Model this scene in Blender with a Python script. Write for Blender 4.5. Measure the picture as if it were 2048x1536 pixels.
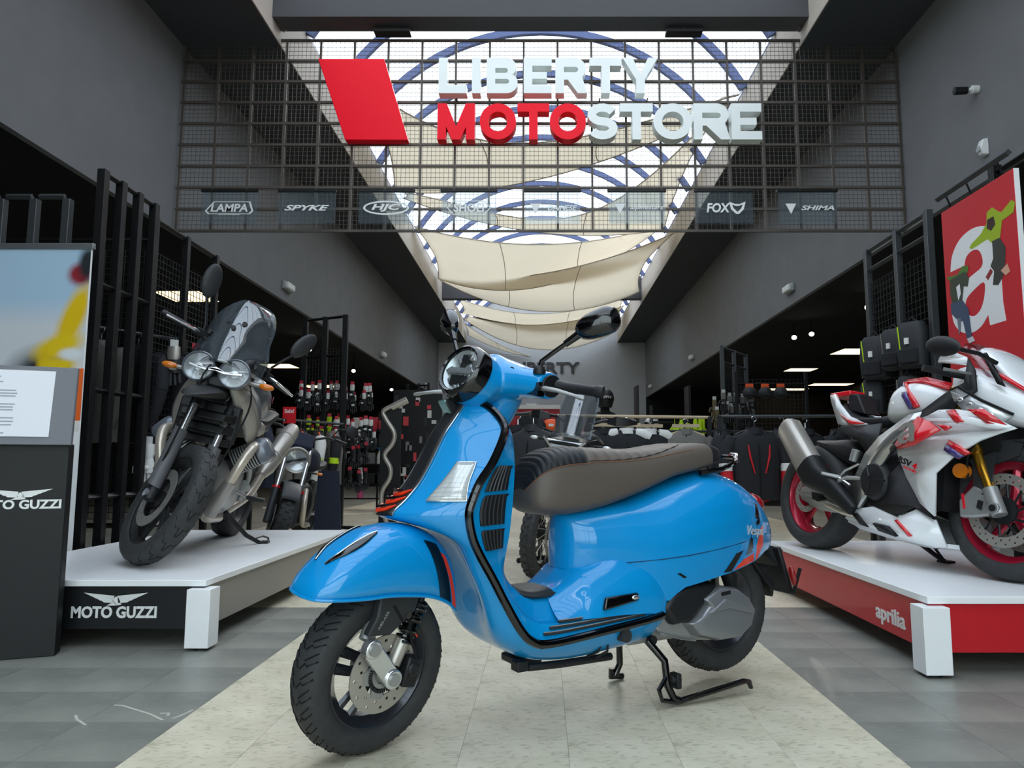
import bpy, bmesh, math, random
from mathutils import Vector, Matrix, Quaternion
from mathutils.geometry import tessellate_polygon
random.seed(7)
sc = bpy.context.scene
C = sc.collection
PI = math.pi
R = math.radians
for o in list(bpy.data.objects):
    bpy.data.objects.remove(o)

# ------------------------------------------------------------------ camera
cam_d = bpy.data.cameras.new('camera'); cam = bpy.data.objects.new('camera', cam_d); C.objects.link(cam)
cam_d.sensor_width = 36.0; cam_d.lens = 1450.0 / 2048 * 36
cam_d.shift_x = -61.0 / 2048
cam.location = (0, 0, 0.82); cam.rotation_euler = (R(90 + 6.258), 0, 0)
cam_d.clip_start = 0.05; cam_d.clip_end = 300
sc.camera = cam

# ------------------------------------------------------------------ world: bright thin overcast
W = bpy.data.worlds.new('overcast_sky'); sc.world = W; W.use_nodes = True
wn = W.node_tree.nodes; wl = W.node_tree.links
bg = wn['Background']
tc = wn.new('ShaderNodeTexCoord'); sep = wn.new('ShaderNodeSeparateXYZ'); wl.new(tc.outputs['Generated'], sep.inputs[0])
ramp = wn.new('ShaderNodeValToRGB'); wl.new(sep.outputs['Z'], ramp.inputs[0])
els = ramp.color_ramp.elements
els[0].position = 0.0; els[0].color = (0.42, 0.41, 0.39, 1)
els[1].position = 1.0; els[1].color = (0.80, 0.89, 1.0, 1)
e = els.new(0.02); e.color = (0.90, 0.93, 0.97, 1)
noi = wn.new('ShaderNodeTexNoise'); noi.inputs['Scale'].default_value = 3.0; noi.inputs['Detail'].default_value = 5
wl.new(tc.outputs['Generated'], noi.inputs[0])
mixw = wn.new('ShaderNodeMixRGB'); mixw.blend_type = 'MIX'
nr = wn.new('ShaderNodeValToRGB'); wl.new(noi.outputs['Fac'], nr.inputs[0])
nr.color_ramp.elements[0].position = 0.45; nr.color_ramp.elements[1].position = 0.7
nr.color_ramp.elements[1].color = (0.6, 0.6, 0.6, 1)
wl.new(nr.outputs[0], mixw.inputs[0]); wl.new(ramp.outputs[0], mixw.inputs[1]); mixw.inputs[2].default_value = (1, 1, 1, 1)
wl.new(mixw.outputs[0], bg.inputs['Color']); bg.inputs['Strength'].default_value = WORLD_STRENGTH = 3.0
# hazy sun high in front of the camera, softened by the translucent roof
sun_d = bpy.data.lights.new('hazy_sun', 'SUN'); sun = bpy.data.objects.new('hazy_sun', sun_d); C.objects.link(sun)
sun_d.energy = 1.2; sun_d.angle = R(14); sun_d.color = (1, 0.93, 0.82)
sun.rotation_euler = Vector((-0.14, -0.78, -0.55)).to_track_quat('-Z', 'Y').to_euler()
sun.location = (3, 20, 14)

sc.view_settings.view_transform = 'Standard'; sc.view_settings.look = 'None'
sc.view_settings.gamma = 1; sc.view_settings.use_curve_mapping = False
sc.view_settings.exposure = 0.75
sc.cycles.use_denoising = True
sc.cycles.max_bounces = 7; sc.cycles.diffuse_bounces = 3; sc.cycles.glossy_bounces = 3
sc.cycles.use_adaptive_sampling = True; sc.cycles.adaptive_threshold = 0.03
sc.cycles.transparent_max_bounces = 16; sc.cycles.transmission_bounces = 4
sc.cycles.caustics_reflective = False; sc.cycles.caustics_refractive = False
sc.cycles.sample_clamp_indirect = 4.0

# ------------------------------------------------------------------ materials
def lin(h):
    h = h.lstrip('#'); r = []
    for i in (0, 2, 4):
        c = int(h[i:i+2], 16) / 255
        r.append(c / 12.92 if c <= 0.04045 else ((c + 0.055) / 1.055) ** 2.4)
    return (*r, 1)
MATS = {}
def mat(name, col='#888888', rough=0.5, metal=0.0, coat=0.0, spec=0.5, noise=0.0, nscale=20, bump=0.0, bscale=60, col2=None,
        emit=0.0, alpha=1.0, trans=0.0, ior=1.45, sheen=0.0):
    if name in MATS: return MATS[name]
    m = bpy.data.materials.new(name); m.use_nodes = True; MATS[name] = m
    nt = m.node_tree; b = nt.nodes['Principled BSDF']; c = lin(col)
    b.inputs['Base Color'].default_value = c; b.inputs['Roughness'].default_value = rough
    b.inputs['Metallic'].default_value = metal; b.inputs['Coat Weight'].default_value = coat
    b.inputs['Coat Roughness'].default_value = 0.03
    b.inputs['Specular IOR Level'].default_value = spec; b.inputs['IOR'].default_value = ior
    b.inputs['Transmission Weight'].default_value = trans; b.inputs['Alpha'].default_value = alpha
    b.inputs['Sheen Weight'].default_value = sheen
    if emit:
        b.inputs['Emission Color'].default_value = c; b.inputs['Emission Strength'].default_value = emit
    m.diffuse_color = c
    if noise or bump or col2:
        t = nt.nodes.new('ShaderNodeTexCoord')
    if noise or col2:
        n = nt.nodes.new('ShaderNodeTexNoise'); n.inputs['Scale'].default_value = nscale; n.inputs['Detail'].default_value = 6
        nt.links.new(t.outputs['Object'], n.inputs['Vector'])
        r = nt.nodes.new('ShaderNodeValToRGB'); nt.links.new(n.outputs['Fac'], r.inputs[0])
        r.color_ramp.elements[0].position = 0.32; r.color_ramp.elements[1].position = 0.68
        c2 = lin(col2) if col2 else tuple(min(1, x * (1 + noise)) for x in c[:3]) + (1,)
        c1 = c if col2 else tuple(x * (1 - noise) for x in c[:3]) + (1,)
        r.color_ramp.elements[0].color = c1; r.color_ramp.elements[1].color = c2
        nt.links.new(r.outputs[0], b.inputs['Base Color'])
    if bump:
        n2 = nt.nodes.new('ShaderNodeTexNoise'); n2.inputs['Scale'].default_value = bscale; n2.inputs['Detail'].default_value = 4
        nt.links.new(t.outputs['Object'], n2.inputs['Vector'])
        bp = nt.nodes.new('ShaderNodeBump'); bp.inputs['Strength'].default_value = bump; bp.inputs['Distance'].default_value = 0.01
        nt.links.new(n2.outputs['Fac'], bp.inputs['Height']); nt.links.new(bp.outputs[0], b.inputs['Normal'])
    return m
def glassy(name, tint='#ffffff', fac=0.12, rough=0.03, diff=0.0, dcol='#ffffff'):
    """thin clear sheet: mostly transparent, some gloss, optionally a little translucent haze"""
    if name in MATS: return MATS[name]
    m = bpy.data.materials.new(name); m.use_nodes = True; MATS[name] = m
    nt = m.node_tree; nt.nodes.remove(nt.nodes['Principled BSDF']); out = nt.nodes['Material Output']
    tr = nt.nodes.new('ShaderNodeBsdfTransparent'); tr.inputs[0].default_value = lin(tint)
    gl = nt.nodes.new('ShaderNodeBsdfGlossy'); gl.inputs['Roughness'].default_value = rough
    mx = nt.nodes.new('ShaderNodeMixShader'); mx.inputs[0].default_value = fac
    nt.links.new(tr.outputs[0], mx.inputs[1]); nt.links.new(gl.outputs[0], mx.inputs[2])
    last = mx
    if diff:
        df = nt.nodes.new('ShaderNodeBsdfDiffuse'); df.inputs[0].default_value = lin(dcol)
        m2 = nt.nodes.new('ShaderNodeMixShader'); m2.inputs[0].default_value = diff
        nt.links.new(mx.outputs[0], m2.inputs[1]); nt.links.new(df.outputs[0], m2.inputs[2]); last = m2
    nt.links.new(last.outputs[0], out.inputs[0])
    m.diffuse_color = (*lin(tint)[:3], 0.3)
    return m
def fabric_tl(name, col, tl=0.5):
    """cloth that lets light through: diffuse + translucent"""
    m = bpy.data.materials.new(name); m.use_nodes = True; MATS[name] = m
    nt = m.node_tree; nt.nodes.remove(nt.nodes['Principled BSDF']); out = nt.nodes['Material Output']
    d = nt.nodes.new('ShaderNodeBsdfDiffuse'); t = nt.nodes.new('ShaderNodeBsdfTranslucent')
    d.inputs[0].default_value = lin(col); t.inputs[0].default_value = lin(col)
    mx = nt.nodes.new('ShaderNodeMixShader'); mx.inputs[0].default_value = tl
    nt.links.new(d.outputs[0], mx.inputs[1]); nt.links.new(t.outputs[0], mx.inputs[2]); nt.links.new(mx.outputs[0], out.inputs[0])
    return m

# ------------------------------------------------------------------ mesh builder
def V3(p): return Vector(p)
class MB:
    def __init__(s): s.v = []; s.f = []; s.m = []; s.M = None
    def add(s, vs, fs, mi=0):
        o = len(s.v)
        s.v += [(s.M @ Vector(p)) if s.M else Vector(p) for p in vs]
        s.f += [tuple(i + o for i in f) for f in fs]; s.m += [mi] * len(fs)
        return s
    def box(s, c, d, rot=None, mi=0):
        x, y, z = (a / 2 for a in d)
        q = [Vector(p) for p in ((-x,-y,-z),(x,-y,-z),(x,y,-z),(-x,y,-z),(-x,-y,z),(x,-y,z),(x,y,z),(-x,y,z))]
        if rot: q = [rot @ p for p in q]
        return s.add([p + Vector(c) for p in q], [(0,3,2,1),(4,5,6,7),(0,1,5,4),(1,2,6,5),(2,3,7,6),(3,0,4,7)], mi)
    def bx(s, a, b, mi=0):
        return s.box([(p + q) / 2 for p, q in zip(a, b)], [abs(p - q) for p, q in zip(a, b)], None, mi)
    def loft(s, rings, closed=True, caps=True, mi=0, loop=False):
        n = len(rings[0]); vs = [p for r in rings for p in r]; fs = []
        m = len(rings)
        for i in range(m if loop else m - 1):
            for j in range(n if closed else n - 1):
                a = i * n + j; b = i * n + (j + 1) % n; k = ((i + 1) % m) * n
                fs.append((a, b, k + (j + 1) % n, k + j))
        if caps and closed and not loop:
            fs.append(tuple(range(n - 1, -1, -1))); fs.append(tuple((m - 1) * n + j for j in range(n)))
        return s.add(vs, fs, mi)
    def tube(s, pts, r, n=8, caps=True, mi=0, loop=False, flat=None):
        pts = [Vector(p) for p in pts]; m = len(pts)
        rs = r if isinstance(r, (list, tuple)) else [r] * m
        tang = []
        for i in range(m):
            a = pts[(i - 1) % m] if (i or loop) else pts[0]; b = pts[(i + 1) % m] if (i < m - 1 or loop) else pts[-1]
            t = b - a; tang.append(t.normalized() if t.length > 1e-9 else Vector((0, 0, 1)))
        t = tang[0]; u = t.orthogonal().normalized()
        if abs(t.z) < 0.95: u = (Vector((0, 0, 1)) - t * t.z).normalized()
        rings = []
        for i in range(m):
            if i:
                q = tang[i - 1].rotation_difference(tang[i]); u = q @ u
            u = (u - tang[i] * u.dot(tang[i])).normalized(); w = tang[i].cross(u)
            f = flat if flat else (1, 1)
            rings.append([pts[i] + (u * math.cos(a) * f[0] + w * math.sin(a) * f[1]) * rs[i] for a in (2 * PI * k / n for k in range(n))])
        return s.loft(rings, True, caps, mi, loop)
    def cyl(s, a, b, r, r2=None, n=16, mi=0):
        return s.tube([a, b], [r, r if r2 is None else r2], n, True, mi)
    def lathe(s, prof, o=(0, 0, 0), ax=(0, 0, 1), n=24, mi=0, closed=False, a0=0, a1=2 * PI):
        ax = Vector(ax).normalized(); u = ax.orthogonal().normalized()
        if abs(ax.z) < 0.9: u = (Vector((0, 0, 1)) - ax * ax.z).normalized()
        w = ax.cross(u); o = Vector(o); full = abs(a1 - a0 - 2 * PI) < 1e-6
        k = n if full else n + 1
        rings = []
        for i in range(k):
            a = a0 + (a1 - a0) * i / n; d = u * math.cos(a) + w * math.sin(a)
            rings.append([o + d * r + ax * h for r, h in prof])
        return s.loft(rings, closed, not full, mi, full)
    def ell(s, c, r, n=16, m=10, rot=None, mi=0):
        rings = []; c = Vector(c)
        for i in range(1, m):
            t = PI * i / m
            rings.append([Vector((r[0] * math.sin(t) * math.cos(2*PI*j/n), r[1] * math.sin(t) * math.sin(2*PI*j/n), r[2] * math.cos(t))) for j in range(n)])
        vs = [p for q in rings for p in q] + [Vector((0, 0, r[2])), Vector((0, 0, -r[2]))]
        fs = []
        for i in range(m - 2):
            for j in range(n): fs.append((i*n+j, (i+1)*n+j, (i+1)*n+(j+1)%n, i*n+(j+1)%n))
        T = (m - 1) * n
        for j in range(n):
            fs.append((T, j, (j+1) % n)); fs.append((T + 1, (m-2)*n+(j+1)%n, (m-2)*n+j))
        if rot: vs = [rot @ p for p in vs]
        return s.add([p + c for p in vs], fs, mi)
    def prism(s, loops, o, u, v, d, mi=0):
        """loops: outline (and holes) in 2D; o + x*u + y*v, extruded along d"""
        if not isinstance(loops[0][0], (tuple, list, Vector)): loops = [loops]
        o = Vector(o); u = Vector(u); v = Vector(v); d = Vector(d)
        L3 = [[Vector((p[0], p[1], 0)) for p in l] for l in loops]
        tris = tessellate_polygon(L3); flat = [p for l in L3 for p in l]; n = len(flat)
        vs = [o + u * p.x + v * p.y for p in flat] + [o + u * p.x + v * p.y + d for p in flat]
        fs = [tuple(t) for t in tris] + [tuple(i + n for i in t[::-1]) for t in tris]; k = 0
        for l in L3:
            m = len(l)
            fs += [(k + i, k + (i+1) % m, n + k + (i+1) % m, n + k + i) for i in range(m)]; k += m
        return s.add(vs, fs, mi)
    def grid(s, rows, mi=0):
        return s.loft(rows, False, False, mi)
    def mirror(s, ax=1):
        """append a mirrored copy of everything so far"""
        n = len(s.v); vs = []
        for p in s.v:
            q = p.copy(); q[ax] = -q[ax]; vs.append(q)
        s.f += [tuple(i + n for i in f[::-1]) for f in s.f]; s.m += s.m[:]; s.v += vs
        return s
    def mesh(s, name, mats, sharp=38, fix=True):
        me = bpy.data.meshes.new(name); me.from_pydata([tuple(p) for p in s.v], [], s.f)
        if fix:
            bm = bmesh.new(); bm.from_mesh(me); bmesh.ops.recalc_face_normals(bm, faces=bm.faces); bm.to_mesh(me); bm.free()
        for m in (mats if isinstance(mats, (list, tuple)) else [mats]): me.materials.append(m)
        if any(s.m): me.polygons.foreach_set('material_index', s.m)
        if sharp:
            me.polygons.foreach_set('use_smooth', [True] * len(me.polygons))
            me.set_sharp_from_angle(angle=R(sharp))
        return me
    def build(s, name, mats, parent=None, bevel=0, seg=2, sub=0, solid=0, sharp=38, remesh=0, smooth=0, fix=True, off=0):
        o = bpy.data.objects.new(name, s.mesh(name, mats, sharp, fix)); C.objects.link(o)
        if parent: o.parent = parent
        if remesh:
            r = o.modifiers.new('r', 'REMESH'); r.mode = 'VOXEL'; r.voxel_size = remesh; r.use_smooth_shade = True
            if smooth:
                k = o.modifiers.new('k', 'SMOOTH'); k.iterations = smooth; k.factor = 0.5
        if solid:
            k = o.modifiers.new('s', 'SOLIDIFY'); k.thickness = solid; k.offset = off
        if bevel:
            k = o.modifiers.new('b', 'BEVEL'); k.width = bevel; k.segments = seg; k.limit_method = 'ANGLE'; k.angle_limit = R(35)
        if sub:
            k = o.modifiers.new('u', 'SUBSURF'); k.levels = sub; k.render_levels = sub
        return o
def thing(name, label, cat, loc=(0, 0, 0), rz=0, group=None):
    o = bpy.data.objects.new(name, None); C.objects.link(o); o.location = loc; o.rotation_euler = (0, 0, rz)
    o.empty_display_size = 0.1
    return tag(o, label, cat, group)
def tag(o, label=None, cat=None, group=None, kind=None):
    if label: o['label'] = label
    if cat: o['category'] = cat
    if group: o['group'] = group
    if kind: o['kind'] = kind
    return o
def struct(o, label=None):
    o['kind'] = 'structure'
    if label: o['label'] = label
    return o
def twin(o, parent=None, loc=None, M=None):
    c = o.copy(); C.objects.link(c)
    if parent is not None: c.parent = parent
    if loc is not None: c.location = loc
    if M is not None: c.matrix_local = M
    return c
def copy_tree(o, parent=None):
    c = o.copy(); C.objects.link(c); c.parent = parent
    for ch in list(o.children): copy_tree(ch, c)
    return c
def arc(c, r, a0, a1, n, u=(1, 0, 0), v=(0, 0, 1), r2=None):
    c = Vector(c); u = Vector(u); v = Vector(v); r2 = r if r2 is None else r2
    return [c + u * (r * math.cos(a)) + v * (r2 * math.sin(a)) for a in (a0 + (a1 - a0) * i / n for i in range(n + 1))]
def spline(pts, k=6, loop=False):
    """Catmull-Rom through pts (any dimension)"""
    P = [Vector(p) for p in pts]; n = len(P); out = []
    for i in range(n if loop else n - 1):
        p1 = P[i]; p2 = P[(i + 1) % n]; p0 = P[i - 1] if (i or loop) else p1 * 2 - p2
        p3 = P[(i + 2) % n] if (i + 2 < n or loop) else p2 * 2 - p1
        for j in range(k):
            t = j / k
            out.append(0.5 * ((2 * p1) + (p2 - p0) * t + (2*p0 - 5*p1 + 4*p2 - p3) * t*t + (3*p1 - p0 - 3*p2 + p3) * t**3))
    if not loop: out.append(P[-1])
    return out
def interp(tab, x):
    """piecewise linear table [(x, a, b, ...)]"""
    if x <= tab[0][0]: return tab[0][1:]
    for p, q in zip(tab, tab[1:]):
        if x <= q[0]:
            t = (x - p[0]) / (q[0] - p[0]); return tuple(a + (b - a) * t for a, b in zip(p[1:], q[1:]))
    return tab[-1][1:]

# ------------------------------------------------------------------ lettering: text curves turned into meshes, all in one go
TXT = {}
def make_texts(specs):
    obs = {}
    for key, body, bold, shear in specs:
        cu = bpy.data.curves.new(key, 'FONT'); cu.body = body; cu.size = 1; cu.offset = bold; cu.shear = shear; cu.extrude = 0.5
        cu.resolution_u = 3; o = bpy.data.objects.new(key, cu); C.objects.link(o); obs[key] = o
    dg = bpy.context.evaluated_depsgraph_get()
    for key, o in obs.items():
        me = bpy.data.meshes.new_from_object(o.evaluated_get(dg))
        xs = [v.co.x for v in me.vertices]; ys = [v.co.y for v in me.vertices]
        TXT[key] = ([(v.co.copy()) for v in me.vertices], [tuple(p.vertices) for p in me.polygons], (min(xs), max(xs), min(ys), max(ys)))
        bpy.data.objects.remove(o); bpy.data.meshes.remove(me)
def letter_mesh(mb, key, x0, z0, w, h, fr, depth, mi=0):
    """fit text to the rectangle (x0,z0,w,h) in the plane fr=(origin,u,v); it stands 'depth' proud along u x v"""
    vs, fs, (a, b, c, d) = TXT[key]; o, u, v = (Vector(q) for q in fr); n = u.cross(v).normalized()
    mb.add([o + u * (x0 + (p.x - a) / (b - a) * w) + v * (z0 + (p.y - c) / (d - c) * h) + n * ((p.z + 0.5) * depth) for p in vs], fs, mi)
    return mb
make_texts([('lampa', 'LAMPA', .025, .15), ('lampa2', 'www.lampa.it', .01, 0), ('spyke', 'SPYKE', .03, .35), ('hjc', 'HJC', .03, .25), ('shoei', 'SHOEI', .03, 0),
    ('dainese', 'DAiNESE', .02, .25), ('alpine', 'alpinestars', .01, .3), ('fox', 'FOX', .03, .15), ('shima', 'SHIMA', .025, .3),
    ('guzzi', 'MOTO GUZZI', .035, 0), ('aprilia', 'aprilia', .022, 0), ('a', 'a', .05, 0), ('LIBERTY', 'LIBERTY', .03, 0), ('rsv', 'RSV', .02, .3), ('rsv4', '4', .03, .3),
    ('factory', 'FACTORY', .01, .3), ('sale', 'Sale!', .02, 0), ('vespa', 'Vespa', .004, .35), ('abs', 'ABS-ASR', .01, 0), ('revo', 'REVO', .02, 0)])
def disc(r, n=24, cx=0, cy=0, ry=None, rev=False):
    l = [(cx + r * math.cos(2*PI*i/n), cy + (ry or r) * math.sin(2*PI*i/n)) for i in range(n)]
    return l[::-1] if rev else l
# ================================================================== THE HALL
XL, XR = -3.83, 3.78            # planes of the two bulkhead walls
WL, WR = -2.80, 2.76            # skylight well
ZB, ZS, ZT = 3.22, 5.25, 5.87   # bulkhead bottom, soffit, top of well
YN, YF = -4.6, 26.4             # shop front behind the camera, far wall
OUT = 10.5
m_wall = mat('charcoal_wall_paint', '#707173', 0.85, noise=0.05, nscale=3, bump=0.03, bscale=120)
m_soff = mat('dark_soffit_paint', '#3c3f44', 0.9)
m_black = mat('black_ceiling_paint', '#131417', 0.95)
m_well = mat('well_plaster_grey', '#b7aea3', 0.9, noise=0.04, nscale=4)
m_beam = mat('dark_beam_paint', '#4b4b4e', 0.8)
m_farwall = mat('far_wall_grey', '#a9abae', 0.85, noise=0.03, nscale=2)
m_slab = mat('floor_screed', '#55564f', 0.8)
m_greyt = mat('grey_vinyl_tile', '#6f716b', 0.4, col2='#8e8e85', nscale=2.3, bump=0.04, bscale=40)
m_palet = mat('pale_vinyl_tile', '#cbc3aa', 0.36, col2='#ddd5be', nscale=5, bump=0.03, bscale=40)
def veined(m, dark, amt, sc_=22):
    nt = m.node_tree; b = nt.nodes['Principled BSDF']; src = b.inputs['Base Color'].links[0].from_socket
    t = nt.nodes.new('ShaderNodeTexCoord'); mp = nt.nodes.new('ShaderNodeMapping'); mp.inputs['Scale'].default_value = (1, 2.2, 1)
    nt.links.new(t.outputs['Object'], mp.inputs[0])
    n = nt.nodes.new('ShaderNodeTexNoise'); n.inputs['Scale'].default_value = sc_; n.inputs['Detail'].default_value = 8; n.inputs['Distortion'].default_value = 1.4
    nt.links.new(mp.outputs[0], n.inputs['Vector'])
    r = nt.nodes.new('ShaderNodeValToRGB'); r.color_ramp.elements[0].position = 0.54; r.color_ramp.elements[1].position = 0.66
    r.color_ramp.elements[0].color = (0, 0, 0, 1); r.color_ramp.elements[1].color = (amt, amt, amt, 1)
    nt.links.new(n.outputs['Fac'], r.inputs[0])
    mx = nt.nodes.new('ShaderNodeMixRGB'); nt.links.new(r.outputs[0], mx.inputs[0]); nt.links.new(src, mx.inputs[1]); mx.inputs[2].default_value = lin(dark)
    nt.links.new(mx.outputs[0], b.inputs['Base Color'])
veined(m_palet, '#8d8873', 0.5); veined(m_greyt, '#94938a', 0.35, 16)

floor = struct(MB().bx((-OUT, YN, -0.12), (OUT, YF, -0.006)).build('floor', m_slab))
tile_n = 0
def tiles(x0, x1, y0, y1, nx, ny, m, stag=0.5, g=0.0004):
    w = (x1 - x0) / nx; d = (y1 - y0) / ny
    me = MB().bx((-w/2 + g, -d/2 + g, -0.006), (w/2 - g, d/2 - g, 0)).mesh('tile', m, 0)
    for i in range(nx):
        for j in range(ny):
            o = bpy.data.objects.new('tile', me); C.objects.link(o); o.parent = floor
            o.location = (x0 + w * (i + .5), y0 + d * (j + .5), random.uniform(-.0004, 0))
def sheet(x0, x1, y0, y1, m):
    o = MB().bx((x0, y0, -0.006), (x1, y1, -0.0004)).build('tile_field', m, floor); o['kind'] = 'stuff'
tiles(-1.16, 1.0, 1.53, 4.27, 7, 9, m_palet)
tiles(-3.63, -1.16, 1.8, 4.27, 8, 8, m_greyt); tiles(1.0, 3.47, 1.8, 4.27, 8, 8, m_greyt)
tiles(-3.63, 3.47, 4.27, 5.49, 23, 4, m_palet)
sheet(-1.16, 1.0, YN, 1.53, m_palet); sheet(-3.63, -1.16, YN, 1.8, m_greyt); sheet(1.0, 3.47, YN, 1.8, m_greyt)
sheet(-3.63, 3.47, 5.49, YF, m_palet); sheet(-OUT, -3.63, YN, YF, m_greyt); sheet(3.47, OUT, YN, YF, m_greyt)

m_scuff = mat('pale_scuff', '#b9b7ac', .6)
for pts in ([(-1.464,2.581),(-1.43,2.575),(-1.293,2.492),(-1.222,2.436)], [(-1.53,2.48),(-1.50,2.44),(-1.44,2.39)], [(-1.262,2.497),(-1.235,2.50),(-1.225,2.475)], [(-1.197,2.449),(-1.183,2.48),(-1.17,2.53)]):
    MB().tube([(x, y, .0002) for x, y in pts], .005, 6, flat=(.08, 1)).build('scuff_mark', m_scuff, floor)
wall_left = struct(MB().bx((XL - .06, YN, ZB), (XL, YF, ZS)).build('wall_left', m_wall))
wall_right = struct(MB().bx((XR, YN, ZB), (XR + .06, YF, ZS)).build('wall_right', m_wall))
wall_far = struct(MB().bx((-OUT, YF, -.1), (OUT, YF + .2, 6.2)).build('wall_far', m_farwall))
struct(MB().bx((-OUT - .2, YN, -.1), (-OUT, YF, 3.6)).build('wall_aisle_left', m_black))
struct(MB().bx((OUT, YN, -.1), (OUT + .2, YF, 3.6)).build('wall_aisle_right', m_black))
struct(MB().bx((-OUT, YN, 3.46), (XL - .06, YF, 3.6)).build('ceiling_aisle_left', m_black))
struct(MB().bx((XR + .06, YN, 3.46), (OUT, YF, 3.6)).build('ceiling_aisle_right', m_black))
struct(MB().bx((XL - .3, YN, ZS), (WL, YF, ZS + .2)).build('ceiling_soffit_left', m_soff))
struct(MB().bx((WR, YN, ZS), (XR + .3, YF, ZS + .2)).build('ceiling_soffit_right', m_soff))
struct(MB().bx((WL - .2, YN, ZS + .2), (WL, YF, ZT)).bx((WL, YN, ZS), (WL + .012, YF, ZT)).build('skylight_well_left', m_well))
struct(MB().bx((WR, YN, ZS + .2), (WR + .2, YF, ZT)).bx((WR - .012, YN, ZS), (WR, YF, ZT)).build('skylight_well_right', m_well))
for s_, n_ in ((-1, 'left'), (1, 'right')): struct(MB().bx((s_ * OUT, YF - .06, -.1), ((XL if s_ < 0 else XR), YF - .01, 3.6)).build('wall_end_' + n_, m_black))
# cross beams in the well
struct(MB().bx((WL, 7.02, 5.40), (WR, 7.28, 6.25)).build('trim_1', m_beam, bevel=.004))
struct(MB().bx((WL, 19.7, 5.36), (WR, 19.95, 6.0)).build('trim_2', m_beam, bevel=.004))
struct(MB().bx((WL, YN, 5.40), (WR, YN + .3, 6.25)).build('trim_3', m_beam))
# shop front behind the camera: mullions and clear panes between floor and soffit
m_alu = mat('grey_aluminium', '#8d9094', 0.4, 0.8); m_pane = glassy('clear_pane', '#eef5f5', 0.06)
fr = MB()
for i in range(8): x = XL + (XR - XL) * i / 7; fr.bx((x - .04, YN - .08, 0), (x + .04, YN, ZS))
for z in (0.05, 2.6, ZS - .05): fr.bx((XL, YN - .08, z - .05), (XR, YN, z + .05))
w1 = struct(fr.build('window_1', m_alu))
for i in range(7):
    for z0, z1 in ((.1, 2.55), (2.65, ZS - .1)):
        x = XL + (XR - XL) * i / 7
        MB().bx((x + .04, YN - .045, z0), (x + (XR - XL) / 7 - .04, YN - .035, z1)).build('pane', m_pane, w1)
struct(MB().bx((-OUT, YN - .1, -.1), (XL, YN, 3.6)).build('wall_front_left', m_black))
struct(MB().bx((XR, YN - .1, -.1), (OUT, YN, 3.6)).build('wall_front_right', m_black))

# ---- barrel-vault skylight: steel arches and translucent panes
m_arch = mat('blue_grey_steel', '#54628c', 0.5, 0.1); m_poly = glassy('polycarbonate_sheet', '#c3c8cc', 0.05, 0.15, 0.10, '#ffffff')
cxw = (WL + WR) / 2; hc = (WR - WL) / 2; rise = 1.62; RA = (hc * hc + rise * rise) / (2 * rise); zc = ZT + rise - RA; aa = math.asin(hc / RA)
def vault(t, r=RA): a = -aa + 2 * aa * t; return Vector((cxw + r * math.sin(a), 0, zc + r * math.cos(a)))
sky = struct(MB().bx((WL - .12, YN, ZT - .02), (WL, YF, ZT + .06)).bx((WR, YN, ZT - .02), (WR + .12, YF, ZT + .06)).build('window_2', m_arch))
PITCH = 1.22; NA = int((YF - YN) / PITCH) + 1; Y0 = 10.5 - PITCH * 12
rings = []
am = MB(); rr = []
for i in range(25):
    t = i / 24; p = vault(t, RA - .11); q = vault(t)
    rr.append([Vector((p.x, -.035, p.z)), Vector((p.x, .035, p.z)), Vector((q.x, .035, q.z)), Vector((q.x, -.035, q.z))])
ame = am.loft(rr).mesh('arch', m_arch)
pm = MB(); N = 4; panes = []
for k in range(N):
    rows = []
    for i in range(7):
        p = vault((k + i / 6) / N, RA + .01); rows.append([Vector((p.x, .03, p.z)), Vector((p.x, PITCH - .03, p.z))])
    panes.append(MB().grid(rows).mesh('pane', m_poly))
y = Y0
while y < YF:
    if y > YN:
        o = bpy.data.objects.new('arch', ame); C.objects.link(o); o.parent = sky; o.location = (0, y, 0)
        for me in panes:
            o = bpy.data.objects.new('pane', me); C.objects.link(o); o.parent = sky; o.location = (0, y, 0)
    y += PITCH
struct(MB().prism([(vault(i / 24).x, vault(i / 24).z) for i in range(25)], (0, YF, 0), (1, 0, 0), (0, 0, 1), (0, .1, 0)).build('wall_gable_far', m_farwall))
# light portals: they only help the renderer find the daylight openings
for loc, rot, sx, sy in (((cxw, (YN + YF) / 2, ZT + .02), (0, 0, 0), WR - WL, YF - YN), (((XL + XR) / 2, YN - .02, ZS / 2), (R(90), 0, 0), XR - XL, ZS)):
    l = bpy.data.lights.new('daylight_portal', 'AREA'); l.shape = 'RECTANGLE'; l.size = sx; l.size_y = sy; l.cycles.is_portal = True
    o = bpy.data.objects.new('daylight_portal', l); o.location = loc; o.rotation_euler = rot; C.objects.link(o)

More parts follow.
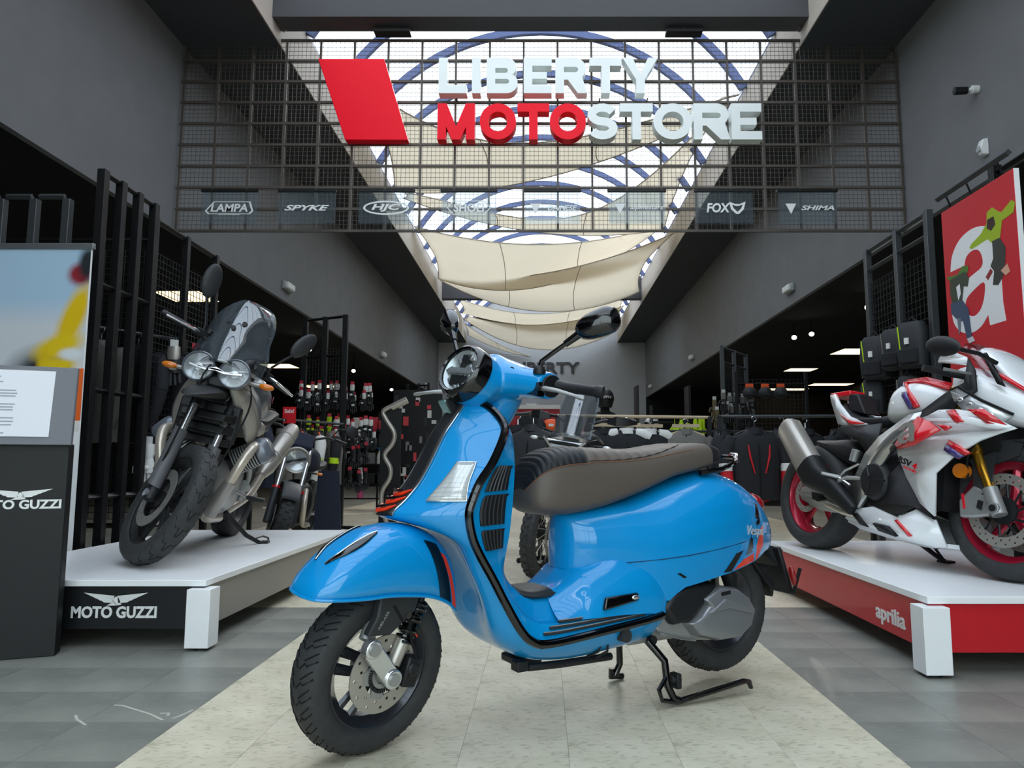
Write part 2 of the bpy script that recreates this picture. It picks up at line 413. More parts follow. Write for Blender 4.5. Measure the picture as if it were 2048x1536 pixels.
# ---- cloth sails slung under the skylight
m_sail = fabric_tl('cream_sail_cloth', '#f3ecdf', 0.6); m_seam = mat('sail_seam', '#a79c8b', 0.9)
def sail(label, c00, c10, c11, c01, sag0, sag1, inU, in0, in1, seams=(1/3, 2/3)):
    P = [Vector(c) for c in (c00, c10, c11, c01)]
    def S(u, v):
        hu = 4 * u * (1 - u); hv = 4 * v * (1 - v)
        uu = .5 + (u - .5) * (1 - inU * hv); vv = v + in0 * hu * (1 - v) - in1 * hu * v
        p = P[0] * (1-uu) * (1-vv) + P[1] * uu * (1-vv) + P[2] * uu * vv + P[3] * (1-uu) * vv
        p.z -= (sag0 + (sag1 - sag0) * v) * hu; p.z += 0.012 * math.sin(9 * u + 14 * v) * hv
        return p
    t = MB().grid([[S(i / 28, j / 18) for j in range(19)] for i in range(29)]).build('shade_sail', m_sail, solid=.004)
    tag(t, label, 'shade sail', 'cream cloth sails under the skylight')
    h = MB()
    for e in ([S(i/28, 0) for i in range(29)], [S(i/28, 1) for i in range(29)], [S(0, j/18) for j in range(19)], [S(1, j/18) for j in range(19)]): h.tube(e, .012, 5)
    h.build('hem', m_seam, t)
    for s_ in seams: MB().tube([S(s_, j/18) - Vector((0, 0, .004)) for j in range(19)], .008, 4).build('seam', m_seam, t)
    for p in P:
        x = WL if p.x < 0 else WR
        MB().cyl(p, (x, p.y, p.z + .1), .006, n=5).build('guy_wire', m_alu, t)
sail('upper cream sail tapering to the right, behind the store sign', (-2.74, 9.4, 6.2), (2.68, 9.4, 5.82), (2.68, 9.75, 5.86), (-2.74, 12.95, 5.82), .42, .42, .08, .42, .0)
sail('cream sail running diagonally up to the right, behind the brand plates', (-2.74, 13.5, 6.03), (2.68, 10.5, 6.2), (2.68, 15.5, 5.94), (-2.74, 13.75, 6.0), .42, .38, .04, .70, .0)
sail('broad cream sail with two seams just below the mesh screen', (-2.74, 15.0, 5.85), (2.68, 16.0, 6.2), (2.68, 16.3, 6.2), (-2.74, 18.7, 5.66), .42, .80, .06, .0, .04)
sail('cream sail with curved right edge, next after the broad one', (-2.74, 18.7, 5.72), (2.68, 14.4, 5.5), (2.68, 19.6, 5.53), (-2.74, 19.0, 5.7), .35, .70, .10, .05, .0)
sail('narrow cream sail just beyond the second cross beam', (-2.74, 22.6, 6.06), (2.68, 22.4, 6.14), (2.68, 24.6, 5.85), (-2.74, 24.4, 5.94), .52, .40, .04, .1, .05)
sail('low cream sail hanging in front of the far wall', (-2.74, 24.5, 5.91), (2.68, 23.4, 5.98), (2.68, 26.1, 5.62), (-2.74, 24.7, 5.8), .5, .88, .06, .0, .0)
sail('rearmost cream sail at the left of the far wall', (-2.74, 25.1, 5.7), (-.6, 26.2, 4.75), (-.4, 26.3, 4.7), (-2.74, 26.2, 5.5), .10, .12, .05, .0, .0, (.5,))

# ---- hanging wire screen with the store name
m_wire = mat('dull_steel_wire', '#5b5550', 0.55, 0.6); m_blk = mat('black_steel', '#17181a', 0.45, 0.3)
m_white = mat('white_laminate', '#f0f1f1', 0.35, noise=.02, nscale=6); m_offw = mat('opal_letter', '#eef4f1', 0.45, coat=.2); m_redl = mat('red_letter', '#fa0024', 0.4, spec=.25)
GY = 7.30; gx0, gx1, gz0, gz1 = -3.80, 3.76, 3.215, 5.31
scr = thing('wire_screen', 'wire mesh screen hung across the hall below the cross beam', 'screen', (0, GY, gz0))
nbx, nbz = 21, 9
for i in range(nbx + 1):
    x = gx0 + (gx1 - gx0) * i / nbx
    MB().bx((x - .011, -.012, 0), (x + .011, .012, gz1 - gz0)).build('upright_bar', m_wire, scr)
for j in range(nbz + 1):
    z = (gz1 - gz0) * j / nbz
    MB().bx((gx0 - .02, -.014, z - .011), (gx1 + .02, .010, z + .011)).build('cross_bar', m_wire, scr)
wm = MB(); k = nbx * 8
for i in range(k): x = gx0 + (gx1 - gx0) * (i + .5) / k; wm.bx((x - .0016, .006, 0), (x + .0016, .0095, gz1 - gz0))
k = nbz * 5
for j in range(k): z = (gz1 - gz0) * (j + .5) / k; wm.bx((gx0, .002, z - .0016), (gx1, .006, z + .0016))
wm.build('wire_mesh', m_wire, scr, sharp=0, fix=False)['kind'] = 'stuff'
for x in (-2.72, -1.58, 1.49, 2.70):
    zt = 5.45; h = MB().cyl((x, -.12, gz1 - gz0 + .02), (x, -.13, zt - gz0), .006, n=6)
    h.tube(arc((x, -.12, zt - gz0 - .09), .02, 0, 2 * PI, 12), .005, 5)
    h.build('hanger', m_wire, scr)
    if abs(x) < 2: MB().bx((x - .19, -.16, gz1 - gz0 + .01), (x + .19, -.04, gz1 - gz0 + .045)).build('spotlight_bracket', m_blk, scr)

def ribbon(pts, s):
    pts = [Vector(p) for p in pts]; L = []; Rr = []
    for i, p in enumerate(pts):
        t = (pts[min(i + 1, len(pts) - 1)] - pts[max(i - 1, 0)]).normalized(); n = Vector((-t.y, t.x)) * s / 2
        L.append(tuple(p + n)); Rr.append(tuple(p - n))
    return L + Rr[::-1]
def glyph(c, w, h, s):
    if c == 'L': return [[(0,0),(w,0),(w,s),(s,s),(s,h),(0,h)]]
    if c == 'I': return [[(0,0),(w,0),(w,h),(0,h)]]
    if c == 'T': return [[(w/2-s/2,0),(w/2+s/2,0),(w/2+s/2,h-s),(w,h-s),(w,h),(0,h),(0,h-s),(w/2-s/2,h-s)]]
    if c == 'E': m = h/2; return [[(0,0),(w,0),(w,s),(s,s),(s,m-s*.42),(w*.83,m-s*.42),(w*.83,m+s*.42),(s,m+s*.42),(s,h-s),(w,h-s),(w,h),(0,h)]]
    if c == 'M': return [[(0,0),(s,0),(s,.36*h),(w/2-s*.5,0),(w/2+s*.5,0),(w-s,.36*h),(w-s,0),(w,0),(w,h),(w-s*1.05,h),(w/2,.36*h),(s*1.05,h),(0,h)]]
    if c == 'Y': return [[(w/2-s/2,0),(w/2+s/2,0),(w/2+s/2,.38*h),(w,h),(w-1.15*s,h),(w/2,.56*h),(1.15*s,h),(0,h),(w/2-s/2,.38*h)]]
    if c == 'O': return [disc(w/2, 40, w/2, h/2, h/2), disc(w/2-s, 40, w/2, h/2, h/2-s, True)]
    def slot(x0, x1, z0, z1):
        r = (z1 - z0) / 2; return [(x0, z1), (x0, z0)] + [(x1 - r + r*math.cos(a), z0 + r + r*math.sin(a)) for a in (-PI/2 + PI*i/6 for i in range(7))]
    if c == 'B':
        r1 = h*.27; r2 = h*.29
        o = [(0,0)] + [(w-r2+r2*math.cos(a), r2+r2*math.sin(a)) for a in (-PI/2+(PI*.80)*i/10 for i in range(11))] + [(w-r1*1.15+r1*math.cos(a), h-r1+r1*math.sin(a)) for a in (-PI*.28+(PI*.78)*i/10 for i in range(11))] + [(0,h)]
        return [o, slot(s, w-s*1.15, h*.57, h*.57+h*.14)[::-1], slot(s, w-s, h*.27, h*.27+h*.13)[::-1]]
    if c == 'R':
        r1 = h*.31
        o = [(0,0),(s,0),(s,h*.38),(s*1.45,h*.38),(w-s*1.1,0),(w,0),(w-s*.55,h*.42)] + [(w-s*.15-r1+r1*math.cos(a), h-r1+r1*math.sin(a)) for a in (-PI*.25+(PI*.75)*i/10 for i in range(11))] + [(0,h)]
        return [o, slot(s, w-s*1.05, h*.59, h*.59+h*.15)[::-1]]
    if c == 'S':
        r = (h - s) / 4; cx = w / 2; rx = (w - s) / 2
        p = [(cx+rx*math.cos(a), h-s/2-r+r*math.sin(a)) for a in (PI*.12+PI*1.38*i/12 for i in range(13))] + [(cx+rx*math.cos(a), s/2+r+r*math.sin(a)) for a in (PI*.5-PI*1.38*i/12 for i in range(1, 13))]
        return [ribbon(p, s)]
sgn = thing('store_sign', 'store name sign of white and red block letters with a red slanted panel', 'sign', (0, 7.12, 4.12))
MB().prism([(-2.333, .883), (-2.026, 0), (-1.380, 0), (-1.647, .883)], (0, 0, 0), (1, 0, 0), (0, 0, 1), (0, .1, 0)).build('slanted_panel', m_redl, sgn, bevel=.006)
px = lambda p: (p - 1085) / 1450 * 7.12 / 0.994 * 1.055
def row(chars, z0, h, mats):
    for (c, a, b), m in zip(chars, mats):
        x0, x1 = (-1.076 + (q - 878) * (2.275 / 439) for q in (a, b))
        MB().prism(glyph(c, x1 - x0, h, .089), (x0, 0, z0), (1, 0, 0), (0, 0, 1), (0, .12, 0)).build('letter_' + c.lower(), m, sgn, sharp=50)
row([('L',878,934),('I',944.5,961.5),('B',974,1036),('E',1048,1104),('R',1111.5,1175),('T',1180,1244),('Y',1246,1317)], .505, .388, [m_offw] * 7)
row([('M',877,951),('O',961,1033),('T',1036,1099),('O',1100,1172),('S',1175,1235),('T',1240,1305),('O',1306,1383),('R',1386,1458),('E',1461,1521)], .006, .388, [m_redl] * 4 + [m_offw] * 5)
for x in (-2.0, -1.6, -.9, -.2, .6, 1.1): MB().cyl((x, .1, .5), (x, .168, .5), .008, n=6).build('standoff', m_wire, sgn)

# ---- brand plates of clear acrylic along the bottom of the screen
m_acr = glassy('clear_acrylic', '#e6edf0', .05, .08, .05, '#c8d4dc'); m_print = mat('white_vinyl_print', '#e8eaea', .5)
def plate(key, name, x0, x1, tw, th, extra=None, z=3.263):
    w = x1 - x0; cx = (x0 + x1) / 2
    t = thing('brand_plate', name, 'sign', (cx, 7.2, z), 0, 'clear brand plates on the wire screen')
    MB().bx((-w/2, 0, 0), (w/2, .006, .335)).build('acrylic_sheet', m_acr, t)
    MB().bx((-w/2 - .01, -.012, .335), (w/2 + .01, .018, .36)).build('top_rail', m_blk, t)
    h = MB(); fr_ = ((0, -.001, 0), (1, 0, 0), (0, 0, 1))
    letter_mesh(h, key, -tw/2 + (.1 if key in ('dainese', 'shima', 'alpine') else -.06 if key == 'fox' else 0), .165 - th/2, tw, th, fr_, .003)
    if extra == 'oval':
        h.prism([disc(.235, 40, 0, .165, .075), disc(.215, 40, 0, .165, .058, True)], (0, -.001, 0), (1, 0, 0), (0, 0, 1), (0, -.003, 0))
    if extra == 'round':
        h.prism([[(x * 1.08, .165 + zz * 1.12) for x, zz in ((-.23,-.03),(-.2,-.06),(.2,-.06),(.23,-.03),(.2,.06),(-.15,.06))], [(x, .165 + zz) for x, zz in ((-.23,-.03),(-.2,-.06),(.2,-.06),(.23,-.03),(.2,.06),(-.15,.06))][::-1]], (0, -.001, 0), (1, 0, 0), (0, 0, 1), (0, -.003, 0))
        letter_mesh(h, 'lampa2', -.11, .085, .22, .018, fr_, .003)
    if extra == 'hex':
        a = [(-.225,0),(-.16,.075),(.16,.075),(.225,0),(.16,-.075),(-.16,-.075)]
        h.prism([[(x, .165 + zz) for x, zz in a], [(x * .95, .165 + zz * .9) for x, zz in a][::-1]], (0, -.001, 0), (1, 0, 0), (0, 0, 1), (0, -.003, 0))
    if extra == 'tri':
        h.prism([(-.23,.21),(-.12,.21),(-.175,.10)], (0, -.001, 0), (1, 0, 0), (0, 0, 1), (0, -.003, 0))
    if extra == 'head':
        h.prism([[(.05,.23),(.11,.205),(.16,.205),(.22,.23),(.2,.15),(.15,.10),(.12,.10),(.07,.15)], [(.08,.2),(.12,.185),(.15,.185),(.19,.2),(.175,.16),(.135,.12),(.095,.16)][::-1]], (0, -.001, 0), (1, 0, 0), (0, 0, 1), (0, -.003, 0))
    h.build('print', m_print, t, sharp=0, fix=False)['kind'] = 'stuff'
plate('lampa', 'clear plate with outlined LAMPA lettering, leftmost on the screen', -3.50, -2.93, .38, .085, 'round')
plate('spyke', 'clear plate with slanted SPYKE lettering', -2.71, -2.13, .46, .06)
plate('hjc', 'clear plate with HJC inside an oval ring', -1.888, -1.322, .30, .085, 'oval')
plate('shoei', 'clear plate with SHOEI in a six-sided outline', -1.039, -.473, .31, .09, 'hex')
plate('dainese', 'clear plate with DAINESE and a small winged mark', -.18, .386, .30, .055, 'tri')
plate('alpine', 'clear plate with faint alpinestars lettering', .679, 1.261, .34, .06, 'tri')
plate('fox', 'clear plate with FOX and an animal head outline', 1.569, 2.161, .24, .10, 'head')
plate('shima', 'clear plate with slanted SHIMA lettering, rightmost on the screen', 2.423, 3.025, .34, .05, 'tri')

# ---- wall fittings
m_fit = mat('white_plastic', '#d9dcdc', .4); m_fit2 = mat('grey_plastic', '#9aa0a4', .4)
def emergency(x, y, z, side, label):
    s = 1 if side == 'l' else -1
    t = thing('emergency_light', label, 'emergency light', (x, y, z), 0, 'emergency lights on the bulkheads')
    MB().bx((0, -.17, -.06), (s * .04, .17, .06)).build('backplate', m_fit2, t, bevel=.01)
    MB().bx((s * .035, -.15, -.05), (s * .095, .15, .05)).build('diffuser', m_fit, t, bevel=.02, seg=3)
for i, (y, z) in enumerate(((10.6, 3.44), (17.1, 3.40), (23.4, 3.36))):
    emergency(XL, y, z, 'l', ['nearest', 'middle', 'farthest'][i] + ' white emergency light on the left bulkhead')
for i, (y, z) in enumerate(((10.8, 3.46), (18.0, 3.47), (25.0, 3.48))):
    emergency(XR, y, z, 'r', ['nearest', 'middle', 'farthest'][i] + ' white emergency light on the right bulkhead')
t = thing('security_camera', 'black bullet security camera on the right bulkhead', 'camera', (XR, 5.98, 4.05))
MB().cyl((0, 0, 0), (-.05, 0, 0), .035, n=16).build('mount', m_fit, t); MB().tube([(-.05, 0, 0), (-.09, .01, 0)], .012, 8).build('arm', m_fit, t)
MB().tube([(-.08, .02, 0), (-.19, .03, .0)], [.032, .034], 14).build('housing', m_blk, t, bevel=.004)
t = thing('motion_detector', 'white motion detector on the right bulkhead below the camera', 'sensor', (XR, 5.92, 3.49))
MB().loft([[(0, -.04, -.07), (0, .04, -.07), (-.05, .03, -.06), (-.05, -.03, -.06)], [(0, -.045, 0), (0, .045, 0), (-.07, .035, 0), (-.07, -.035, 0)], [(0, -.04, .08), (0, .04, .08), (-.045, .03, .07), (-.045, -.03, .07)]]).build('housing', m_fit, t, bevel=.01)
MB().bx((-.073, -.025, -.03), (-.066, .025, .01)).build('lens', m_fit2, t)
t = thing('wall_lettering', 'dark LIBERTY lettering on the grey far wall', 'sign', (0, YF, 4.1))
letter_mesh(MB(), 'LIBERTY', -1.05, 0, 2.4, .42, ((0, -.002, 0), (1, 0, 0), (0, 0, 1)), .05).build('letters', mat('dark_letter', '#38393c', .5), t, sharp=0)
t = thing('exit_lamp', 'small white exit lamp on the far wall', 'lamp', (-.41, YF, 2.82)); MB().bx((-.19, -.08, 0), (.19, 0, .16)).build('housing', m_fit, t, bevel=.02)
MB().bx((-.17, -.085, .03), (.17, -.079, .13)).build('diffuser', mat('pale_green_plastic', '#cfe3da', .4), t)
# ceiling lamps of the aisles
m_panel = mat('warm_panel_light', '#ffe3b0', .5, emit=1.6); m_led = mat('spot_led', '#fff6e8', .5, emit=9.0)
def panel(x, y, dx, dy, label):
    t = thing('ceiling_panel_light', label, 'light', (x, y, 3.46), 0, 'ceiling panel lights over the aisles')
    MB().bx((-dx/2 - .02, -dy/2 - .02, -.025), (dx/2 + .02, dy/2 + .02, 0)).build('frame', m_blk, t)
    MB().bx((-dx/2, -dy/2, -.03), (dx/2, dy/2, -.024)).build('diffuser', m_panel, t)
panel(7.3, 16.85, .75, .85, 'warm panel light in the right aisle ceiling, nearest the poster rack')
panel(7.25, 20.2, .75, .6, 'warm panel light in the right aisle ceiling, second one back')
panel(9.6, 24.0, 1.3, .6, 'warm panel light at the far right of the right aisle ceiling')
panel(8.6, 25.6, 1.5, .6, 'low-looking warm panel light at the back of the right aisle')
panel(-7.1, 19.4, .8, .8, 'warm panel light in the left aisle ceiling behind the twin-lamp motorcycle')
panel(-7.6, 24.6, 1.0, .8, 'warm panel light at the back of the left aisle ceiling')
panel(-5.6, 11.2, .7, .7, 'warm panel light above the glove rack in the left aisle')
panel(-8.2, 9.0, .6, 1.2, 'warm panel light in the left aisle near the mesh panels')
def spot(x, y, z, d, label):
    t = thing('spotlight', label, 'spotlight', (x, y, 3.46), 0, 'track spotlights in the aisles'); h = z - 3.46; d = Vector(d).normalized()
    MB().cyl((0, 0, 0), (0, 0, h), .012, n=8).build('stem', m_blk, t)
    MB().cyl(Vector((0, 0, h)) - d * .06, Vector((0, 0, h)) + d * .07, .04, .055, 16).build('head', m_blk, t)
    p = Vector((0, 0, h)) + d * .071; MB().cyl(p, p + d * .004, .045, n=16).build('lens', m_led, t)
    l = bpy.data.lights.new('spot_beam', 'SPOT'); l.energy = 26; l.spot_size = R(75); l.spot_blend = .6; l.color = (1, .93, .82); l.shadow_soft_size = .05
    lo = bpy.data.objects.new('spot_beam', l); C.objects.link(lo); lo.parent = t; lo.location = p + d * .02; lo.rotation_euler = d.to_track_quat('-Z', 'Y').to_euler()
    return t
spot(-5.1, 15.0, 3.30, (.5, -1, -.9), 'track spotlight behind the twin-lamp motorcycle, left of a pair')
spot(-4.95, 15.2, 3.26, (.6, -1, -.9), 'track spotlight behind the twin-lamp motorcycle, right of a pair')
spot(-4.6, 17.5, 3.1, (.3, -1, -.9), 'track spotlight over the left glove display')
spot(-4.4, 21.0, 3.0, (.3, -1, -.9), 'track spotlight at the back of the left aisle')
spot(4.75, 13.5, 3.22, (-.4, -1, -.9), 'track spotlight in the right aisle, left of a pair')
spot(5.0, 13.3, 3.25, (-.3, -1, -.9), 'track spotlight in the right aisle, right of a pair')
spot(5.1, 11.2, 3.30, (-.2, -1, -.9), 'track spotlight in the right aisle beside the backpack rack')
spot(5.2, 19.5, 2.9, (-.4, -1, -.7), 'track spotlight above the right jacket rail')

# ---- podiums
m_graph = mat('graphite_panel', '#131517', .45, noise=.1, nscale=8); m_taupe = mat('taupe_panel', '#8f8a82', .4); m_redp = mat('red_panel', '#c01722', .35, coat=.2)
def podium(name, label, x0, x1, y0, y1, mf, ms, side):
    t = thing(name, label, 'podium', ((x0 + x1) / 2, (y0 + y1) / 2, 0)); w = (x1 - x0) / 2; d = (y1 - y0) / 2
    MB().bx((-w, -d, .272), (w, d, .30)).build('deck', m_white, t, bevel=.002)
    k = .012
    MB().bx((-w + k, -d + k, .085), (w - k, -d + k + .018, .272)).build('front_panel', mf, t)
    MB().bx((-w + k, d - k - .018, .085), (w - k, d - k, .272)).build('back_panel', mf, t)
    for s in (-1, 1): MB().bx((s * (w - k), -d + k + .019, .085), (s * (w - k - .018), d - k - .019, .272)).build('side_panel', ms, t)
    for sx in (-1, 1):
        for sy in (-1, 1):
            X = sx * (w + .04); Yy = sy * (d + .04)
            g = MB().bx((X, Yy, .012), (X - sx * .105, Yy - sy * .1, .265)); g.build('leg', m_white, t, bevel=.002)
            MB().cyl((X - sx * .05, Yy - sy * .05, 0), (X - sx * .05, Yy - sy * .05, .013), .035, n=12).build('foot', m_blk, t)
    return t
pl = podium('display_podium', 'low podium with white deck and black front panel lettered MOTO GUZZI', -2.83, -1.51, 3.33, 5.80, m_graph, m_taupe, 1)
pr = podium('display_podium', 'low podium with white deck and red side panels lettered aprilia', 1.51, 2.55, 2.92, 5.0, m_redp, m_redp, -1)
m_emb = mat('silver_white_emblem', '#e6e6e4', .35, .1)
def eagle(mb, cx, cz, w, h, fr_):
    o, u, v = (Vector(q) for q in fr_); n = u.cross(v).normalized() * .003
    for s in (-1, 1):
        for k in range(5):
            f = k / 4
            mb.prism([(cx + s*(.02 + .03*f)*w, cz + (.25 - .42*f)*h), (cx + s*(.5 - .28*f)*w, cz + (.5 - .62*f)*h), (cx + s*(.44 - .26*f)*w, cz + (.36 - .62*f)*h), (cx + s*.03*w, cz + (.13 - .42*f)*h)], o, u, v, n)
    mb.prism([(cx-.05*w, cz-.1*h), (cx+.02*w, cz-.5*h), (cx+.09*w, cz-.42*h), (cx+.05*w, cz+.05*h), (cx+.0*w, cz+.2*h)], o, u, v, n)
    mb.prism([(cx-.14*w, cz-.5*h), (cx+.03*w, cz-.5*h), (cx-.02*w, cz-.2*h)], o, u, v, n)
fr_ = ((2.17, -1.2235, 0), (1, 0, 0), (0, 0, 1))      # podium local: front panel plane
lm = letter_mesh(MB(), 'guzzi', -2.112, .132, .384, .052, fr_, .003); eagle(lm, -1.915, .215, .287, .056, fr_); lm.build('emblem', m_emb, pl, sharp=0)
fr_ = ((-.5082, 0, 0), (0, -1, 0), (0, 0, 1))
letter_mesh(MB(), 'aprilia', .56, .105, .27, .088, fr_, .003).build('emblem', m_emb, pr, sharp=0)

# ---- left: lectern totem, picture banner
t = thing('info_totem', 'black totem with a grey reading board and printed sheet at the left edge', 'totem', (-2.09, 3.215, 0), R(21))
MB().bx((-.62, 0, 0), (0, .09, .905)).build('body', mat('matt_black_panel', '#0e1011', .55, noise=.1, nscale=6), t, bevel=.003)
bd = MB().loft([[(-.64, -.03, .90), (.012, -.03, .90), (.012, .0, .90), (-.64, .0, .90)], [(-.64, .0, 1.245), (.012, .0, 1.245), (.012, .03, 1.245), (-.64, .03, 1.245)]]).build('reading_board', mat('mid_grey_laminate', '#74767c', .5), t, bevel=.003)
sh = MB().loft([[(-.62, -.031 + .012, .935), (-.075, -.031 + .012, .935), (-.075, -.027 + .012, .935), (-.62, -.027 + .012, .935)], [(-.60, -.008, 1.225), (-.07, -.008, 1.225), (-.07, -.004, 1.225), (-.60, -.004, 1.225)]])
pp = bpy.data.objects.new('printed_sheet', MB().loft([[(-.62, -.0315, .935), (-.075, -.0315, .935), (-.075, -.025, .935), (-.62, -.025, .935)], [(-.60, -.0055, 1.225), (-.07, -.0055, 1.225), (-.07, .0, 1.225), (-.60, .0, 1.225)]]).mesh('printed_sheet', mat('white_paper', '#eef0f6', .6))); C.objects.link(pp); pp.parent = bd
m_ink = mat('grey_ink', '#a9adb8', .7); ink = MB(); random.seed(3)
for z, ws in ((1.205, (.10,)), (1.195, (.14,)), (1.172, (.16,)), (1.150, (.05,)), (1.135, (.06, .06)), (1.122, (.05, .07)), (1.11, (.06, .06)), (1.09, (.07,)), (1.075, (.08, .06)), (1.062, (.10, .05)), (1.05, (.09, .05)), (1.032, (.05,)), (1.015, (.09, .06)), (1.0, (.1, .06)), (.985, (.16, .05)), (.965, (.06,)), (.95, (.2,))):
    yy = -.0315 + (z - .935) / .29 * .026 - .0012
    for k, w_ in enumerate(ws):
        xc = -.34 if len(ws) == 1 else -.40 + k * .16
        ink.bx((xc - w_/2, yy, z - .0025), (xc + w_/2, yy + .001, z + .0025))
ink.build('print', m_ink, pp, sharp=0)['kind'] = 'stuff'
fr_ = ((0, -.0005, 0), (1, 0, 0), (0, 0, 1)); lm = letter_mesh(MB(), 'guzzi', -.345, .625, .33, .040, fr_, .003); eagle(lm, -.17, .688, .24, .045, fr_); lm.build('emblem', m_emb, t, sharp=0)

def letter_a(w, h):
    o = spline([(.70,.12),(.56,.02),(.38,-.02),(.18,.02),(.04,.14),(.0,.30),(.05,.46),(.2,.57),(.45,.63),(.64,.68),(.66,.78),(.60,.88),(.48,.91),(.36,.87),(.31,.78)], 3)
    q = spline([(.02,.78),(.08,.97),(.25,1.11),(.5,1.16),(.75,1.11),(.92,.97),(.97,.75)], 3)
    hole = spline([(.66,.50),(.45,.45),(.32,.39),(.28,.30),(.33,.20),(.45,.16),(.58,.22),(.66,.36)], 3, True)
    f = lambda p: (p[0] * w, (p[1] + .02) / 1.18 * h)
    return [[f(p) for p in [(1.0, 0), (.72, 0)] + [tuple(a) for a in o] + [tuple(a) for a in q] + [(.97, .2)]], [f(p) for p in hole][::-1]]
def print_mesh(w, h, nx, nz, fn, o, u, v):
    """flat print: colours of the picture in a colour attribute"""
    mb = MB().grid([[Vector(o) + Vector(u) * (w * i / nx) + Vector(v) * (h * j / nz) for j in range(nz + 1)] for i in range(nx + 1)])
    me = mb.mesh('picture', mat_attr(), 0, False); ca = me.color_attributes.new('print', 'FLOAT_COLOR', 'POINT'); k = 0
    for i in range(nx + 1):
        for j in range(nz + 1):
            ca.data[k].color = fn(i / nx, j / nz); k += 1
    return me
def mat_attr():
    if 'printed_picture' in MATS: return MATS['printed_picture']
    m = mat('printed_picture', '#ffffff', .45); nt = m.node_tree; a = nt.nodes.new('ShaderNodeVertexColor'); a.layer_name = 'print'
    nt.links.new(a.outputs[0], nt.nodes['Principled BSDF'].inputs['Base Color']); return m
def blob(u, v, cx, cy, rx, ry, ang=0, soft=.35):
    dx, dy = u - cx, v - cy; c, s_ = math.cos(ang), math.sin(ang); q = math.hypot((dx*c + dy*s_) / rx, (-dx*s_ + dy*c) / ry)
    return max(0, min(1, (1 + soft - q) / (2 * soft)))
def paint(u, v, base, blobs):
    c = list(base)
    for col, *b in blobs:
        k = blob(u, v, *b); q = lin(col); c = [x + (y - x) * k for x, y in zip(c, q)]
    return c
def ban(u, v):      # blurred photograph of riders: u 0..1 right edge at 1, v 0..1 up
    sky_ = lin('#a9c6dd'); low = lin('#cfd3d8'); b = [x + (y - x) * max(0, min(1, (0.72 - v) / .15)) for x, y in zip(sky_, low)]
    return paint(u, v, b, [('#6f93b8', .35, .17, .3, .05), ('#4a5a66', .1, .60, .12, .25), ('#2b5c46', .12, .55, .1, .1), ('#c9b7a6', .06, .40, .1, .14), ('#b3232b', .2, .12, .05, .2, .1, .1), ('#39424a', .76, .22, .17, .2), ('#1d2125', .80, .30, .11, .12), ('#20262b', .68, .12, .2, .12), ('#e0bb10', .93, .62, .06, .2, -.35), ('#e3c21a', .86, .46, .13, .06, .35), ('#d8b616', .80, .31, .04, .13, .1), ('#e3c21a', .87, .36, .09, .035), ('#d8b616', .87, .14, .05, .08, -.4), ('#8d2230', .95, .86, .06, .06), ('#23282c', .99, .92, .05, .09), ('#dfe4e6', .93, .42, .06, .03), ('#e8e2da', 1.0, .15, .07, .2)])
t = thing('picture_banner', 'upright banner with a blurred print of riders in yellow behind the totem', 'banner', (-3.346, 4.5, 0))
MB().bx((-.715, -.004, .16), (.479, .004, 2.18)).build('panel', m_white, t)
o = bpy.data.objects.new('picture', print_mesh(1.188, 1.16, 90, 90, ban, (-.715, -.0055, 1.016), (1, 0, 0), (0, 0, 1))); C.objects.link(o); o.parent = t
MB().bx((-.727, -.015, 2.175), (.49, .015, 2.215)).build('top_bar', m_alu, t, bevel=.004)
MB().bx((.41, -.0065, 1.085), (.478, -.0055, 1.41)).build('orange_stripe', mat('orange_print', '#e8682a', .45), t)
MB().bx((.38, -.0062, .16), (.44, -.0052, 1.016)).build('white_stripe', m_white, t)
MB().bx((-.715, -.06, 0), (.48, .06, .05)).bx((-.1, -.01, .04), (0, .01, .2)).build('stand_base', m_alu, t, bevel=.01)

# ---- shelving racks of black steel
m_rack = mat('black_rack_steel', '#1b1c1e', .42, .5); m_rackh = mat('grey_rack_steel', '#4d5053', .4, .6); m_mesh = mat('black_mesh_wire', '#26282a', .5, .3)
def rack(label, pts, z1, rails, post=.05, mesh=None, mat_=m_rack, nm='store_rack', z0=0.0):
    """posts at pts (x,y), rails joining consecutive posts at heights; mesh: list of (i, zlo, zhi) between posts i,i+1"""
    ax, ay = pts[0]; t = thing(nm, label, 'rack', (ax, ay, 0)); P = [Vector((x - ax, y - ay, 0)) for x, y in pts]
    for p in P: MB().bx((p.x - post/2, p.y - post/2, z0), (p.x + post/2, p.y + post/2, z1)).build('post', mat_, t, bevel=.003)
    for a, b in zip(P, P[1:]):
        d = (b - a).normalized()
        for z in rails: MB().tube([a + Vector((0, 0, z)) + d * post/2, b + Vector((0, 0, z)) - d * post/2], .02, 4).build('rail', mat_, t)
    for (i, zl, zh) in mesh or []:
        a, b = P[i], P[i + 1]; d = b - a; L = d.length; d.normalize(); w = MB(); n = max(2, int(L / .05))
        for k in range(n + 1): q = a + d * (L * k / n); w.cyl(q + Vector((0, 0, zl)), q + Vector((0, 0, zh)), .003, n=4)
        n = int((zh - zl) / .05)
        for k in range(n + 1): z = zl + (zh - zl) * k / n; w.cyl(a + Vector((0, 0, z)), b + Vector((0, 0, z)), .003, n=4)
        w.build('mesh_panel', m_mesh, t, sharp=0, fix=False)['kind'] = 'stuff'
    return t
rack('tall black steel rack at the left beside the banner', [(-2.93, 4.66), (-2.93, 4.87), (-2.93, 5.08), (-2.93, 5.30)], 2.77, (2.75, 2.0, 1.3, .6), .055)
rack('black steel rack behind the picture banner', [(-4.6, 4.66), (-3.62, 4.70), (-3.40, 4.70), (-3.18, 4.70)], 2.58, (2.6, 2.1, .3), .05, mat_=m_rackh)
